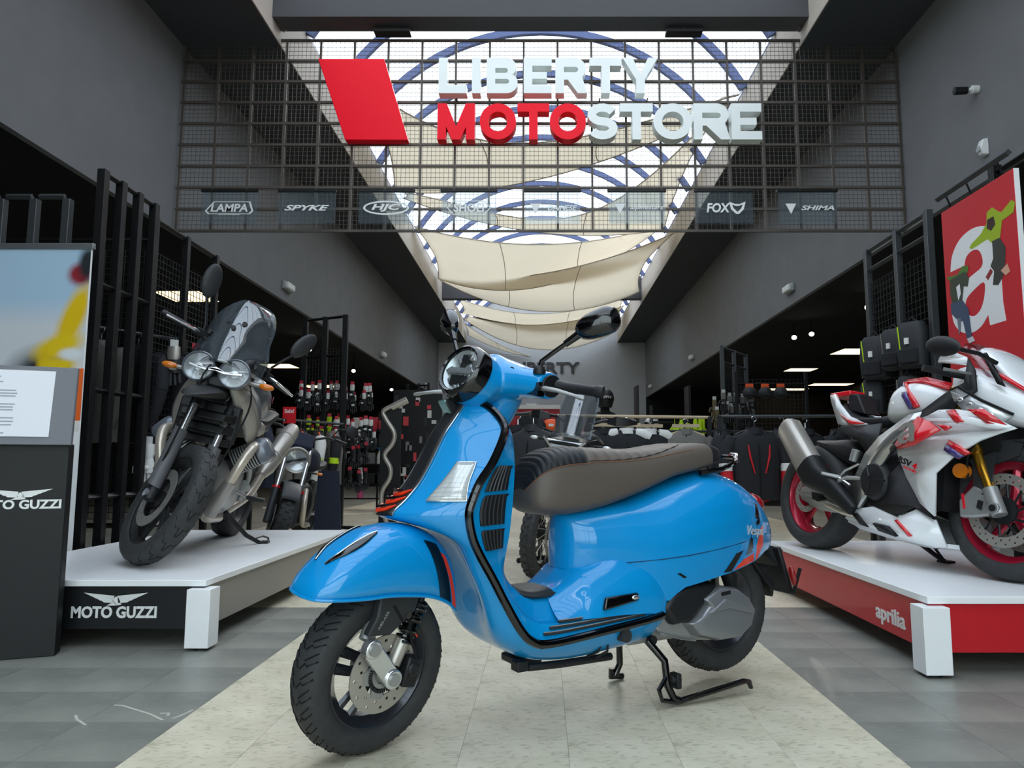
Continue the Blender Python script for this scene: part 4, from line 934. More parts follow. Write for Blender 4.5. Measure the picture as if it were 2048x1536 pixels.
fc = SM().loft([[(.058,.075,.475),(-.085,.075,.475),(-.085,.10,.475),(.058,.10,.475)],[(.07,.078,.42),(-.06,.078,.42),(-.06,.108,.42),(.07,.108,.42)],[(.095,.078,.372),(.02,.078,.362),(.02,.105,.362),(.095,.105,.372)]]).build('fork_cover', m_dgrey, sco, bevel=.006, seg=3)
letter_mesh(SM(), 'abs', 0, 0, .055, .008, ((.062,.109,.385), Vector((-.5,0,.75)).normalized(), (.8,0,.53)), -.001).build('lettering', m_cast, fc, sharp=0)
SM().box((-.001,.107,.418), (.008,.004,.06), Matrix.Rotation(R(35), 3, 'Y')).build('slot', m_groove, fc); SM().cyl((-.035,.104,.41), (-.035,.110,.41), .010, n=16).build('bolt', m_gblk, fc)
SM().box((-.075,.075,.235), (.05,.05,.085), Matrix.Rotation(R(-15), 3, 'Y')).cyl((-.075,.095,.245), (-.075,.108,.245), .020, n=16).build('brake_caliper', m_plk, sco, bevel=.006)
SM().tube([(.0,.0,.45),(.03,.045,.40),(.07,.06,.345)], [.03,.025,.02], 10).build('fork_leg', m_cast, sco)
SM().tube([(-.05,.09,.40),(-.06,.10,.33),(-.085,.10,.27)], .004, 6).build('brake_hose', m_groove, sco)
SM().lathe([(.142, .0475), (.147, .0475), (.147, .0495), (.142, .0495)], c, (0, 1, 0), 16, closed=True, a0=-1.0, a1=-.3).build('rim_sticker', m_oran, sco)
SM().lathe([(.003,.0),(.0,.0)], (0,0,0), (0,1,0), 6)
# fender
FE = [(.252,.488,.484,.015),(.247,.500,.484,.045),(.235,.520,.484,.068),(.21,.548,.484,.088),(.16,.593,.482,.106),(.10,.626,.480,.116),(.045,.644,.479,.12),(-.04,.650,.468,.122),(-.11,.637,.452,.120),(-.17,.606,.425,.115),(-.21,.560,.395,.105),(-.224,.505,.383,.095)]
FEs = vspline([list(q) for q in FE], 3)
def fend(r_, a, off=0):
    x, zc_, ze, w = r_; e = .80; s_, c_ = math.sin(a), math.cos(a)
    return Vector((x, (w+off)*math.copysign(abs(s_)**e, s_), ze + (zc_-ze+off)*max(0, c_)**e))
fd = SM().grid([[fend(r_, -PI/2 + PI*j/28) for j in range(29)] for r_ in FEs]).build('front_fender', m_blue, sco, solid=.006, sharp=70, off=-1)
SM().tube([fend(r_, PI/2) for r_ in FEs[::-1]] + [fend(r_, -PI/2) for r_ in FEs], .0045, 6).build('fender_hem', m_blue, fd)
FT = [(-q[0],) + tuple(q[1:]) for q in FEs]
def fx(x): return (x,) + interp(FT, -x)
for sg in (-1, 1):
    SM().grid([[fend(fx(.195 - .145*i/12), sg*R(9 + 5*min(1, i/3) + (3 + 11*math.sin(PI*i/12))*j/4), .003) for j in range(5)] for i in range(13)]).build('hood_slot', m_gblk, fd, solid=.004)
    SM().tube([fend(fx(.195 - .145*i/12), sg*R(10 + 5*min(1, i/3)), .004) for i in range(13)], .0022, 5).build('slot_edge', m_chrome, fd)
    SM().grid([[fend(fx(-.085 - .05*j/5 - .05*i/9), sg*R(38 + 51*i/9), .002) for j in range(6)] for i in range(10)]).build('black_stripe', m_gblk, fd)
    SM().grid([[fend(fx(-.142 - .022*j/5 - .05*i/9), sg*R(48 + 41*i/9), .002) for j in range(6)] for i in range(10)]).build('orange_stripe', m_oran, fd)
# headset: voxel-blended shell
hs = SM(); TL = R(25)
hx0 = Vector((math.cos(TL), 0, math.sin(TL))); hc0 = Vector((-.240, 0, 1.118)); brr = []
for cc, rr_, f in ((hc0 - hx0*.036, .0885, 1), (hc0 - hx0*.055, .092, 1), (hc0 - hx0*.085, .0935, .8), (Vector((-.365,0,1.095)), .088, .4), (Vector((-.42,0,1.095)), .078, 0), (Vector((-.48,0,1.09)), .062, 0), (Vector((-.53,0,1.085)), .035, 0)):
    nn = Vector((math.cos(TL*f), 0, math.sin(TL*f))); up_ = Vector((-nn.z, 0, nn.x)); brr.append([cc + Vector((0, rr_*math.cos(q), 0)) + up_*(rr_*math.sin(q)) for q in [2*PI*k/28 for k in range(28)]])
hs.loft(brr)
for sg in (-1, 1):
    hs.loft([[Vector((x + rx*math.cos(t), sg*y, z + rz*math.copysign(abs(math.sin(t))**.8, math.sin(t)))) for t in [2*PI*k/20 for k in range(20)]] for x, y, z, rx, rz in ((-.40,.0,1.10,.09,.075),(-.405,.06,1.10,.08,.062),(-.415,.12,1.095,.065,.050),(-.425,.18,1.092,.058,.046),(-.43,.215,1.09,.054,.042))])
hs.tube([(-.41,0,1.08),(-.42,0,1.03),(-.405,0,.985),(-.38,0,.94),(-.36,0,.90)], [.088,.076,.064,.058,.056], 24)
hd_ = hs.build('headset_shell', m_blue, sco, remesh=.006, smooth=7)
hx = Vector((math.cos(TL), 0, math.sin(TL))); hc_ = Vector((-.240, 0, 1.118)); uu = Vector((-math.sin(TL), 0, math.cos(TL)))
SM().lathe([(.066,-.03),(.088,-.05),(.0935,-.045),(.0925,-.012),(.086,.004),(.078,.010),(.072,.006),(.069,-.01)], hc_, hx, 48, closed=True).build('headlamp_bezel', m_gblk, sco)
SM().lathe([(.002,-.030),(.03,-.026),(.055,-.012),(.070,.0)], hc_, hx, 32).build('lamp_reflector', m_hl, sco)
yv = Vector((0, 1, 0)); ins = SM()
SM().prism([(-.066,-.006),(-.05,.006),(.05,.006),(.066,-.006),(.05,-.014),(-.05,-.014)], hc_ - hx*.008, yv, uu, hx*.010).build('light_bar', m_chrome, sco, bevel=.002)
SM().prism([(-.012,.008),(.012,.008),(.02,.055),(-.02,.055)], hc_ - hx*.012, yv, uu, hx*.008).build('upper_insert', m_hld, sco)
SM().prism([(-.035,-.018),(.035,-.018),(.028,-.052),(-.028,-.052)], hc_ - hx*.012, yv, uu, hx*.008).build('lower_insert', m_hld, sco)
random.seed(5); fac = SM()
for k in range(34):
    a = random.uniform(0, 2*PI); r0 = random.uniform(.02, .062); p = hc_ + yv*(r0*math.cos(a)) + uu*(r0*math.sin(a)) - hx*(.012 - .006*(r0/.06))
    fac.box(p, (.005, random.uniform(.008,.02), random.uniform(.006,.014)), Matrix.Rotation(-TL, 3, 'Y') @ Matrix.Rotation(random.uniform(0, PI), 3, 'X'))
fac.build('lamp_facets', m_chrome, sco, bevel=.001, seg=1)['kind'] = 'stuff'
SM().lathe([(.0,.016),(.03,.0135),(.055,.007),(.072,.0)], hc_, hx, 32).build('lamp_glass', m_lens, sco)
for sg in (-1, 1):
    SM().loft([[Vector((-.432 + rx*math.cos(t), sg*y, 1.09 + rz*math.sin(t))) for t in [2*PI*k/16 for k in range(16)]] for y, rx, rz in ((.205,.046,.036),(.222,.044,.036))]).build('switch_housing', m_plk, sco, bevel=.003)
    gp = SM().tube([(-.455,sg*.222,1.092),(-.462,sg*.25,1.091),(-.487,sg*.345,1.086),(-.49,sg*.352,1.086),(-.498,sg*.372,1.085)], [.021,.0165,.0165,.020,.019], 16).build('handlebar_grip', m_plk, sco)
    SM().tube([(-.405,sg*.20,1.078),(-.385,sg*.235,1.082),(-.395,sg*.275,1.078),(-.425,sg*.325,1.066),(-.432,sg*.340,1.062),(-.436,sg*.350,1.060)] if sg > 0 else [(-.44,-.22,1.045),(-.40,-.245,1.040),(-.365,-.27,1.036),(-.35,-.31,1.028),(-.345,-.34,1.022),(-.343,-.352,1.020)], [.010,.010,.008,.007,.009,.007], 10, flat=(.8,1.2)).build('brake_lever', m_cast, sco)
    SM().loft([[(-.378,sg*.16,1.06),(-.370,sg*.218,1.055),(-.372,sg*.218,1.10),(-.38,sg*.17,1.09)],[(-.40,sg*.16,1.06),(-.40,sg*.218,1.055),(-.40,sg*.218,1.10),(-.40,sg*.17,1.09)]]).build('lever_recess', m_gblk, sco)
    SM().lathe([(.0,0),(.020,0),(.020,.012),(.014,.022),(.009,.026),(0,.026)], (-.395,sg*.195,1.125), (0,0,1), 16).build('mirror_boot', m_plk, sco)
    SM().tube([(-.395,sg*.195,1.14),(-.397,sg*.198,1.165),(-.41,sg*.225,1.19),(-.435,sg*.275,1.235)], .0075, 10).build('mirror_stem', m_gblk, sco)
    SM().tube([(-.428,sg*.262,1.223),(-.448,sg*.300,1.258)], [.011,.014], 10).build('mirror_socket', m_gblk, sco)
    d1 = Vector((-.42,sg*.78,.42)).normalized(); d3 = Vector((1,sg*.25,0)).normalized(); d3 = (d3 - d1*d3.dot(d1)).normalized(); d2 = d3.cross(d1); mc = Vector((-.475,sg*.345,1.292)); mr = []
    for q, (f, sx) in enumerate(((-.012,1.0),(.0,1.04),(.014,.96),(.028,.74),(.036,.35))):
        mr.append([mc + d3*f + (d1*(.070*math.copysign(abs(math.cos(t))**.75, math.cos(t))) + d2*(.042*math.copysign(abs(math.sin(t))**.75, math.sin(t))*(1 + .18*math.cos(t))))*sx for t in [2*PI*k/24 for k in range(24)]])
    ms = SM().loft(mr).build('mirror_shell', m_gblk, sco, bevel=.002, sharp=50)
    SM().loft([[mc + d3*f + (d1*(.066*math.copysign(abs(math.cos(t))**.75, math.cos(t))) + d2*(.038*math.copysign(abs(math.sin(t))**.75, math.sin(t))))*1 for t in [2*PI*k/24 for k in range(24)]] for f in (-.0135,-.012)]).build('mirror_glass', m_chrome, ms)
    SM().cyl((-.37,sg*.10,1.128), (-.362,sg*.103,1.132), .010, n=12).build('screw_hole', m_groove, sco)
SM().tube([(-.49,.08,1.10),(-.53,.0,1.10),(-.49,-.08,1.10)], [.05,.062,.05], 14, flat=(.8,.7)).build('instrument_cowl', m_plk, sco)

# rear wheel, engine, stand
c2 = (-1.375, 0, .2735)
rt = tyre(MB(), c2, .2435, .064, .160).build('rear_tyre', m_rub, sco); tread(MB(), c2, .2435, .064, 32).build('tread_grooves', m_groove, rt, sharp=0)['kind'] = 'stuff'
rm = rim(MB(), c2, .158, .05).build('rear_rim', m_rim, sco)
for k in range(5):
    a = 2*PI*k/5 + .2; h = MB()
    for da in (-.17, .17): h.tube([(c2[0]+.03*math.cos(a+da*2), .0, c2[2]+.03*math.sin(a+da*2)), (c2[0]+.09*math.cos(a+da*1.4), .012, c2[2]+.09*math.sin(a+da*1.4)), (c2[0]+.148*math.cos(a+da), .012, c2[2]+.148*math.sin(a+da))], [.014,.010,.012], 6, flat=(1.4,.8))
    h.build('spoke', m_steel, rm)
MB().cyl((-1.375,-.06,.2735), (-1.375,.13,.2735), .03, n=20).build('rear_hub', m_cast, sco)
ec = [(-.93,.325),(-.95,.255),(-1.0,.225),(-1.10,.205),(-1.2,.192),(-1.30,.192),(-1.36,.225),(-1.392,.285),(-1.37,.33),(-1.30,.368),(-1.22,.372),(-1.12,.345),(-1.02,.33)]
m_eng = mat('silver_grey_casing', '#84868a', .32, .45, coat=.3)
def sc2(p, f, cx, cz): return [(cx+(x-cx)*f, cz+(z-cz)*f) for x, z in p]
MB().prism(ec, (0,.10,0), (1,0,0), (0,0,1), (0,.06,0)).build('crankcase', m_cast, sco, bevel=.012, seg=3)
cov = [(-1.06,.27),(-1.10,.225),(-1.2,.196),(-1.31,.197),(-1.37,.232),(-1.393,.288),(-1.36,.335),(-1.30,.372),(-1.215,.385),(-1.13,.35),(-1.15,.325),(-1.11,.29)]
cvb = MB().loft([[Vector((x, y, z)) for x, z in sc2(cov, f, -1.24, .285)] for y, f in ((.155,1.0),(.185,1.0),(.205,.93),(.213,.78))]).build('transmission_cover', m_eng, sco, bevel=.004, sharp=30)
MB().loft([[Vector((x, y, z)) for x, z in sc2([(-1.14,.30),(-1.22,.345),(-1.36,.30),(-1.36,.275),(-1.24,.31)], f, -1.24, .31)] for y, f in ((.20,1.1),(.219,.9))]).build('cover_facet', m_eng, cvb, bevel=.003)
MB().box((-1.225,.214,.362), (.045,.002,.012), Matrix.Rotation(R(5), 3, 'Y')).build('cover_badge', m_gblk, cvb)
for k in range(4): MB().tube([(-.96-.02*k,.165,.245-.006*k),(-1.06-.02*k,.165,.215-.004*k)], .004, 6).build('cooling_fin', m_cast, cvb)
MB().loft([[Vector((x, y, z)) for x, z in sc2([(-.955,.33),(-1.0,.378),(-1.10,.40),(-1.22,.395),(-1.15,.335),(-1.08,.275),(-1.0,.27)], f, -1.07, .34)] for y, f in ((.08,1.0),(.175,1.0),(.195,.9))]).build('airbox', m_plk, sco, bevel=.01, seg=3)
MB().loft([[(-1.18,-.09,.45),(-1.18,.09,.45),(-1.18,.09,.40),(-1.18,-.09,.40)],[(-1.50,-.09,.50),(-1.50,.09,.50),(-1.50,.09,.45),(-1.50,-.09,.45)]]).build('wheel_arch_liner', m_groove, sco)
for sg in (-1, 1): MB().tube([(-1.36,sg*.12,.30),(-1.33,sg*.13,.40),(-1.30,sg*.12,.50)], [.014,.03,.03], 12).build('rear_shock', m_plk, sco)
MB().tube([(-.9,-.05,.24),(-1.05,-.12,.22),(-1.2,-.15,.25),(-1.5,-.15,.33)], [.02,.03,.055,.06], 14).build('exhaust', m_plk, sco)
MB().loft([[(-.86,-.11,.33),(-.86,.11,.33),(-.86,.11,.20),(-.86,-.11,.20)],[(-1.2,-.11,.33),(-1.2,.11,.33),(-1.2,.11,.20),(-1.2,-.11,.20)]]).build('engine_block', m_cast, sco, bevel=.02)
cs = thing  # (stand parts stay parts of the scooter)
MB().tube([(-.94,.12,.215),(-.985,.155,.15),(-.988,.165,.07),(-1.005,.175,.03),(-1.03,.18,.018)], .013, 10).build('centre_stand_leg', m_gblk, sco)
MB().tube([(-.99,-.12,.215),(-1.03,-.155,.15),(-1.04,-.165,.06),(-1.02,-.17,.02)], .013, 10).build('centre_stand_leg', m_gblk, sco)
MB().tube([(-.985,.165,.10),(-.945,.17,.065),(-.955,.175,.030),(-1.02,.18,.014)], .008, 8).build('stand_foot', m_gblk, sco)
MB().tube([(-1.0,-.165,.05),(-1.0,-.17,.018),(-1.06,-.175,.01)], .011, 8).build('stand_foot', m_gblk, sco)
MB().tube([(-1.03,.18,.018),(-1.15,.20,.034),(-1.30,.215,.050),(-1.325,.215,.045),(-1.335,.215,.022)], [.013,.013,.013,.012,.009], 10, flat=(.75,1.1)).build('stand_tread_lever', m_gblk, sco)
MB().cyl((-1.01,.155,.085), (-1.045,.165,.08), .016, n=12).box((-1.03,.16,.08), (.02,.04,.05)).build('stand_bumper', m_plk, sco, bevel=.003)
MB().cyl((-.96,-.13,.215), (-.96,.13,.215), .016, n=12).build('stand_axle', m_plk, sco)
MB().tube([(-.48,.09,.185),(-.60,.095,.180),(-.80,.10,.178)], .013, 10).bx((-.43,.07,.180), (-.47,.115,.212)).build('side_stand', m_plk, sco, bevel=.005)
MB().tube([(-.70,.10,.19),(-.715,.145,.215),(-.72,.155,.245),(-.745,.155,.247),(-.75,.145,.21),(-.73,.11,.185)], .0045, 6).build('stand_prong', m_plk, sco)
MB().bx((-.46,-.05,.18), (-.56,.05,.205)).build('under_tray', m_plk, sco, bevel=.006)
# ================================================================== MOTORCYCLE HELPERS
def steer_m(x0, rake, ang): return Matrix.Translation((x0, 0, 0)) @ Matrix.Rotation(ang, 4, Vector((-math.sin(rake), 0, math.cos(rake)))) @ Matrix.Translation((-x0, 0, 0))
def NM(M): m = MB(); m.M = M; return m
def facet(name, pts, m, parent, th=.006, mir=True, M=None, sharp=30, bevel=0.002):
    """panel through 3-D points (tessellated in its side view); mirrored to the other side when mir"""
    for sg in ((1, -1) if mir else (1,)):
        P = [Vector((p[0], sg * p[1], p[2])) for p in pts]; tr = tessellate_polygon([[Vector((p.x, p.z, 0)) for p in P]])
        b = NM(M); b.add(P, [tuple(t) for t in tr]); o = b.build(name, m, parent, solid=th, sharp=sharp, fix=False)
def sec(x, zt, zb, w, n=20, e=.75, zm=.5, y0=0):
    r = []
    for k in range(n):
        t = 2*PI*k/n; c, s_ = math.cos(t), math.sin(t); zc_ = zb + (zt-zb)*zm
        r.append(Vector((x, y0 + w*math.copysign(abs(s_)**e, s_), zc_ + math.copysign(abs(c)**e, c)*((zt-zc_) if c > 0 else (zc_-zb)))))
    return r
def body(rows, k=3, **kw):
    return [sec(*r, **kw) for r in vspline([list(q) for q in rows], k)]
def wheel(parent, M, c, Rr, w, rm, m_r, nsp, prefix, kind='curve', double=False, spm=None, thin=.011, ntread=26, groove=True):
    t = tyre(NM(M), c, Rr, w, rm + .004).build(prefix + '_tyre', m_rub, parent)
    if groove: tread(NM(M), c, Rr, w, ntread, kind, .0022).build('tread_grooves', m_groove, t, sharp=0)['kind'] = 'stuff'
    r = rim(NM(M), c, rm, w*.75).build(prefix + '_rim', m_r, parent)
    for k in range(nsp):
        a = 2*PI*k/nsp + .3; h = NM(M)
        for da in ((-.13, .13) if double else (0,)):
            h.tube([(c[0]+.035*math.cos(a+da*2.5), c[1], c[2]+.035*math.sin(a+da*2.5)), (c[0]+rm*.97*math.cos(a+da), c[1], c[2]+rm*.97*math.sin(a+da))], [thin*1.25, thin], 6, flat=(1.5, .8))
        h.build('spoke', spm or m_r, r)
    NM(M).cyl((c[0], c[1]-w*.9, c[2]), (c[0], c[1]+w*.9, c[2]), .042, n=20).build(prefix + '_hub', spm or m_r, parent)
    return t
# ================================================================== TWIN-LAMP ROADSTER ON THE LEFT PODIUM
m_gun = mat('gunmetal_paint', '#666c76', .3, .25, coat=.6); m_slv = mat('satin_silver_grey', '#a09c95', .35, .4); m_smoke = glassy('smoked_screen', '#a9b3ba', .20, .02, .14, '#8b969e')  # screen: pale diffuse share in the colour stands in for reflected skylight
m_blkp = mat('matt_black_paint', '#1d1e20', .5, .2); m_amber = mat('amber_lens', '#d2741a', .25, coat=.5); m_disc = mat('brake_disc_steel', '#8f8c88', .4, .6); m_ti = mat('warm_steel_pipe', '#cdc3b6', .3, .5)
gz = thing('touring_motorcycle', 'grey motorcycle with twin round headlamps and clear screen on the white podium', 'motorcycle', (-2.06, 3.82, .3)); gz.rotation_euler = (R(-13), 0, R(-81))
GM = steer_m(.12, R(27), R(40)); RKV = Vector((-math.sin(R(27)), 0, math.cos(R(27))))
wheel(gz, GM, (0, 0, .335), .335, .056, .243, m_blkp, 6, 'front', double=True, thin=.009, ntread=22)
wheel(gz, None, (-1.53, 0, .325), .325, .075, .22, m_blkp, 6, 'rear', double=True)
for sg in (-1, 1):
    disc_holes(NM(GM), (0, 0, .335), .16, .105, sg*.068, nh=28, hr=.005).build('brake_disc', m_disc, gz)
    ax = Vector((0, sg*.10, .335)); h = NM(GM)
    NM(GM).cyl(ax + RKV*-.03, ax + RKV*.30, .031, n=16).build('fork_slider', m_plk, gz)
    NM(GM).cyl(ax + RKV*.28, ax + RKV*.62, .0205, n=16).build('fork_tube', m_chrome, gz)
    NM(GM).cyl(ax + RKV*.56, ax + RKV*.80, .030, n=16).build('fork_upper', m_plk, gz)
    NM(GM).cyl((0, sg*.09, .335), (0, sg*.135, .335), .022, n=16).build('axle_nut', m_chrome, gz)
    NM(GM).loft([[ax + RKV*f + Vector((.050*math.cos(t)*(1 if f > .12 else .8), .036*math.sin(t) + sg*.006, 0)) for t in [2*PI*k/16 for k in range(16)]] for f in (.05, .10, .36, .40)]).build('fork_guard', mat('mid_grey_plastic', '#5a5b5e', .5), gz)
    NM(GM).box((-.12, sg*.085, .37), (.075, .05, .11), Matrix.Rotation(R(35), 3, 'Y')).build('brake_caliper', m_blkp, gz, bevel=.012)
    # headlamps
    hc_ = Vector((-.245, sg*.100, 1.078)); hx = Vector((.985, 0, .17)).normalized()
    NM(None).lathe([(.055,-.10),(.080,-.07),(.088,-.02),(.089,.004),(.083,.010),(.079,.004),(.078,-.01)], hc_, hx, 36, closed=True).build('headlamp_bezel', m_gun, gz)
    NM(None).lathe([(.002,-.045),(.04,-.035),(.079,-.002)], hc_, hx, 32).build('lamp_reflector', m_hl, gz)
    NM(None).lathe([(.0,.016),(.04,.011),(.08,.002)], hc_, hx, 32).build('lamp_glass', m_lens, gz)
    NM(None).cyl(hc_ - hx*.03, hc_ - hx*.005, .022, n=16).build('lamp_projector', m_chrome, gz)
    # indicators
    NM(None).tube([(-.32, sg*.17, 1.05), (-.32, sg*.235, 1.05)], .012, 8).build('indicator_stalk', m_slv, gz)
    NM(None).ell((-.315, sg*.275, 1.05), (.022, .045, .02), 14, 8).build('indicator', m_amber, gz)
    # handlebars (steered)
    NM(GM).tube([(-.43, sg*.05, 1.16), (-.45, sg*.16, 1.19), (-.50, sg*.26, 1.20), (-.55, sg*.43, 1.195)], .011, 10).build('handlebar', m_blkp, gz)
    NM(GM).tube([(-.515, sg*.30, 1.20), (-.555, sg*.44, 1.195), (-.56, sg*.455, 1.195)], [.018, .018, .014], 12).build('handlebar_grip', m_plk, gz)
    NM(GM).tube([(-.47, sg*.25, 1.205), (-.43, sg*.29, 1.20), (-.45, sg*.37, 1.19), (-.475, sg*.445, 1.185)], [.010,.009,.007,.009], 8).build('control_lever', m_chrome, gz)
    NM(GM).box((-.485, sg*.245, 1.205), (.05,.055,.045)).cyl((-.47, sg*.20, 1.22), (-.47, sg*.20, 1.25), .022, n=12).build('master_cylinder', m_blkp, gz, bevel=.005)
    NM(None).tube([(-.50, sg*.155, .98), (-.38, sg*.16, 1.02), (-.30, sg*.13, 1.05)], .014, 8).build('lamp_bracket', m_slv, gz)
    # mirrors
    NM(GM).tube([(-.48, sg*.23, 1.22), (-.50, sg*.24, 1.27), (-.52, sg*.29, 1.36), (-.53, sg*.32, 1.41)], .008, 8).build('mirror_stem', m_blkp, gz)
    NM(GM).ell((-.535, sg*.345, 1.50), (.022, .055, .105), 18, 12, Matrix.Rotation(R(-18*sg), 3, 'X')).build('mirror_shell', m_dgrey, gz)
NM(None).prism([(-.15,.006),(-.05,-.004),(0,.014),(.05,-.004),(.15,.006),(.15,-.008),(.05,-.022),(0,-.012),(-.05,-.022),(-.15,-.008)], (-.236, 0, 1.08), (0, 1, 0), (-.17, 0, .985), (.012, 0, .002)).build('daylight_bar', m_chrome, gz, bevel=.003)
NM(None).loft([[Vector((x, y*w, z)) for y, z in ((-1, z0), (1, z0), (1, z1), (-1, z1))] for x, w, z0, z1 in ((-.26,.06,.985,1.04),(-.40,.12,.96,1.10))]).build('lamp_mask', m_plk, gz, bevel=.01)
# screen: curved sheet
def scr_p(u, v):    # u -1..1 across, v 0..1 up
    w = .20*(1 - .10*v) * (1 if v < .62 else math.sqrt(max(.0, 1 - ((v-.62)/.385)**2))*.6 + .4) * (1 + .12*math.sin(PI*min(1, v*2.2)) if v < .45 else 1)
    x = -.235 - .23*v - .16*u*u + .02*math.sin(PI*v); z = 1.125 + .42*v - .05*u*u*(1-v)
    return Vector((x, w*u, z))
NM(None).grid([[scr_p(-1 + 2*i/16, j/18) for j in range(19)] for i in range(17)]).build('windscreen', m_smoke, gz, solid=.004)
for u, v in ((-.25,.62),(.25,.62),(0,.52),(-.8,.12),(.8,.12)): p = scr_p(u, v); NM(None).cyl(p + Vector((-.004,0,0)), p + Vector((.014,0,.004)), .014, n=14).build('screen_grommet', m_plk, gz)
NM(None).loft([[Vector((x + .0, y, z)) for y, z in ((-w, z0), (w, z0), (w*.9, z1), (-w*.9, z1))] for x, w, z0, z1 in ((-.30,.17,1.12,1.17),(-.42,.19,1.12,1.24),(-.50,.10,1.14,1.22))]).build('instrument_cowl', m_plk, gz, bevel=.02)
# beak and front mudguard
NM(None).loft(body([(.12,.905,.895,.02),(.06,.925,.895,.05),(-.05,.95,.90,.075),(-.18,.975,.91,.09),(-.32,.99,.91,.09)], n=16)).build('beak', m_plk, gz)
# tank, shrouds, seat
NM(None).loft(body([(-.46,1.02,.90,.05),(-.50,1.08,.86,.11),(-.58,1.12,.83,.16),(-.70,1.14,.82,.195),(-.84,1.13,.82,.205),(-.98,1.07,.83,.18),(-1.08,.97,.84,.11)], n=28, e=.8)).build('fuel_tank', m_gun, gz, sharp=60)
NM(None).loft(body([(-.52,.90,.76,.12),(-.62,.895,.73,.19),(-.80,.885,.72,.215),(-.96,.87,.74,.19),(-1.08,.86,.79,.10)], n=28, e=.8)).build('tank_lower_panel', m_slv, gz, sharp=60)
facet('tank_flash', [(-.86,.207,1.0),(-.89,.205,1.03),(-.92,.20,1.0),(-.96,.192,.985),(-.90,.207,.985)], m_redr, gz, .002)
for sg in (-1, 1):
    a_ = spline([(-.27,.085,1.0),(-.33,.11,.93),(-.40,.13,.86),(-.46,.16,.80),(-.50,.20,.73)], 4); b_ = spline([(-.34,.13,1.04),(-.42,.195,.97),(-.47,.235,.88),(-.51,.250,.79),(-.53,.22,.70)], 4)
    NM(None).grid([[Vector((p.lerp(q, k/6).x + .03*math.sin(PI*k/6), sg*p.lerp(q, k/6).y, p.lerp(q, k/6).z)) for k in range(7)] for p, q in zip(a_, b_)]).build('tank_shroud', m_slv, gz, solid=.012)
    c_ = spline([(-.50,.15,1.04),(-.60,.19,.98),(-.64,.215,.88),(-.66,.225,.80),(-.66,.21,.74)], 4)
    NM(None).grid([[Vector((p.lerp(q, k/4).x, sg*p.lerp(q, k/4).y, p.lerp(q, k/4).z)) for k in range(5)] for p, q in zip(b_, c_)]).build('shroud_side', m_gun, gz, solid=.01)
NM(None).bx((-.34,-.17,.68), (-.40,.17,.90)).build('oil_cooler', m_plk, gz, bevel=.01)
for k in range(3): NM(None).loft([[(-.22-.03*k,-.12,.80-.07*k),(-.22-.03*k,.12,.80-.07*k),(-.24-.03*k,.12,.84-.07*k),(-.24-.03*k,-.12,.84-.07*k)],[(-.34,-.16,.80-.07*k),(-.34,.16,.80-.07*k),(-.34,.16,.85-.07*k),(-.34,-.16,.85-.07*k)]]).build('air_duct', m_blkp, gz, bevel=.006)
NM(None).loft(body([(-.94,.90,.84,.08),(-1.02,.88,.82,.12),(-1.2,.885,.82,.15),(-1.45,.94,.85,.14),(-1.68,.96,.88,.11),(-1.76,.95,.90,.06)], n=20, e=.65)).build('seat', m_seatd, gz)
NM(None).loft(body([(-1.0,.83,.74,.08),(-1.3,.85,.74,.11),(-1.6,.90,.80,.09),(-1.8,.92,.87,.05)], n=16)).build('tail_panel', m_gun, gz)
NM(None).box((-1.82,0,.90), (.03,.10,.05)).build('tail_lamp', m_redr, gz, bevel=.01)
NM(None).tube([(-1.72,0,.86),(-1.86,0,.70),(-1.88,0,.58)], .02, 8).build('plate_stay', m_blkp, gz)
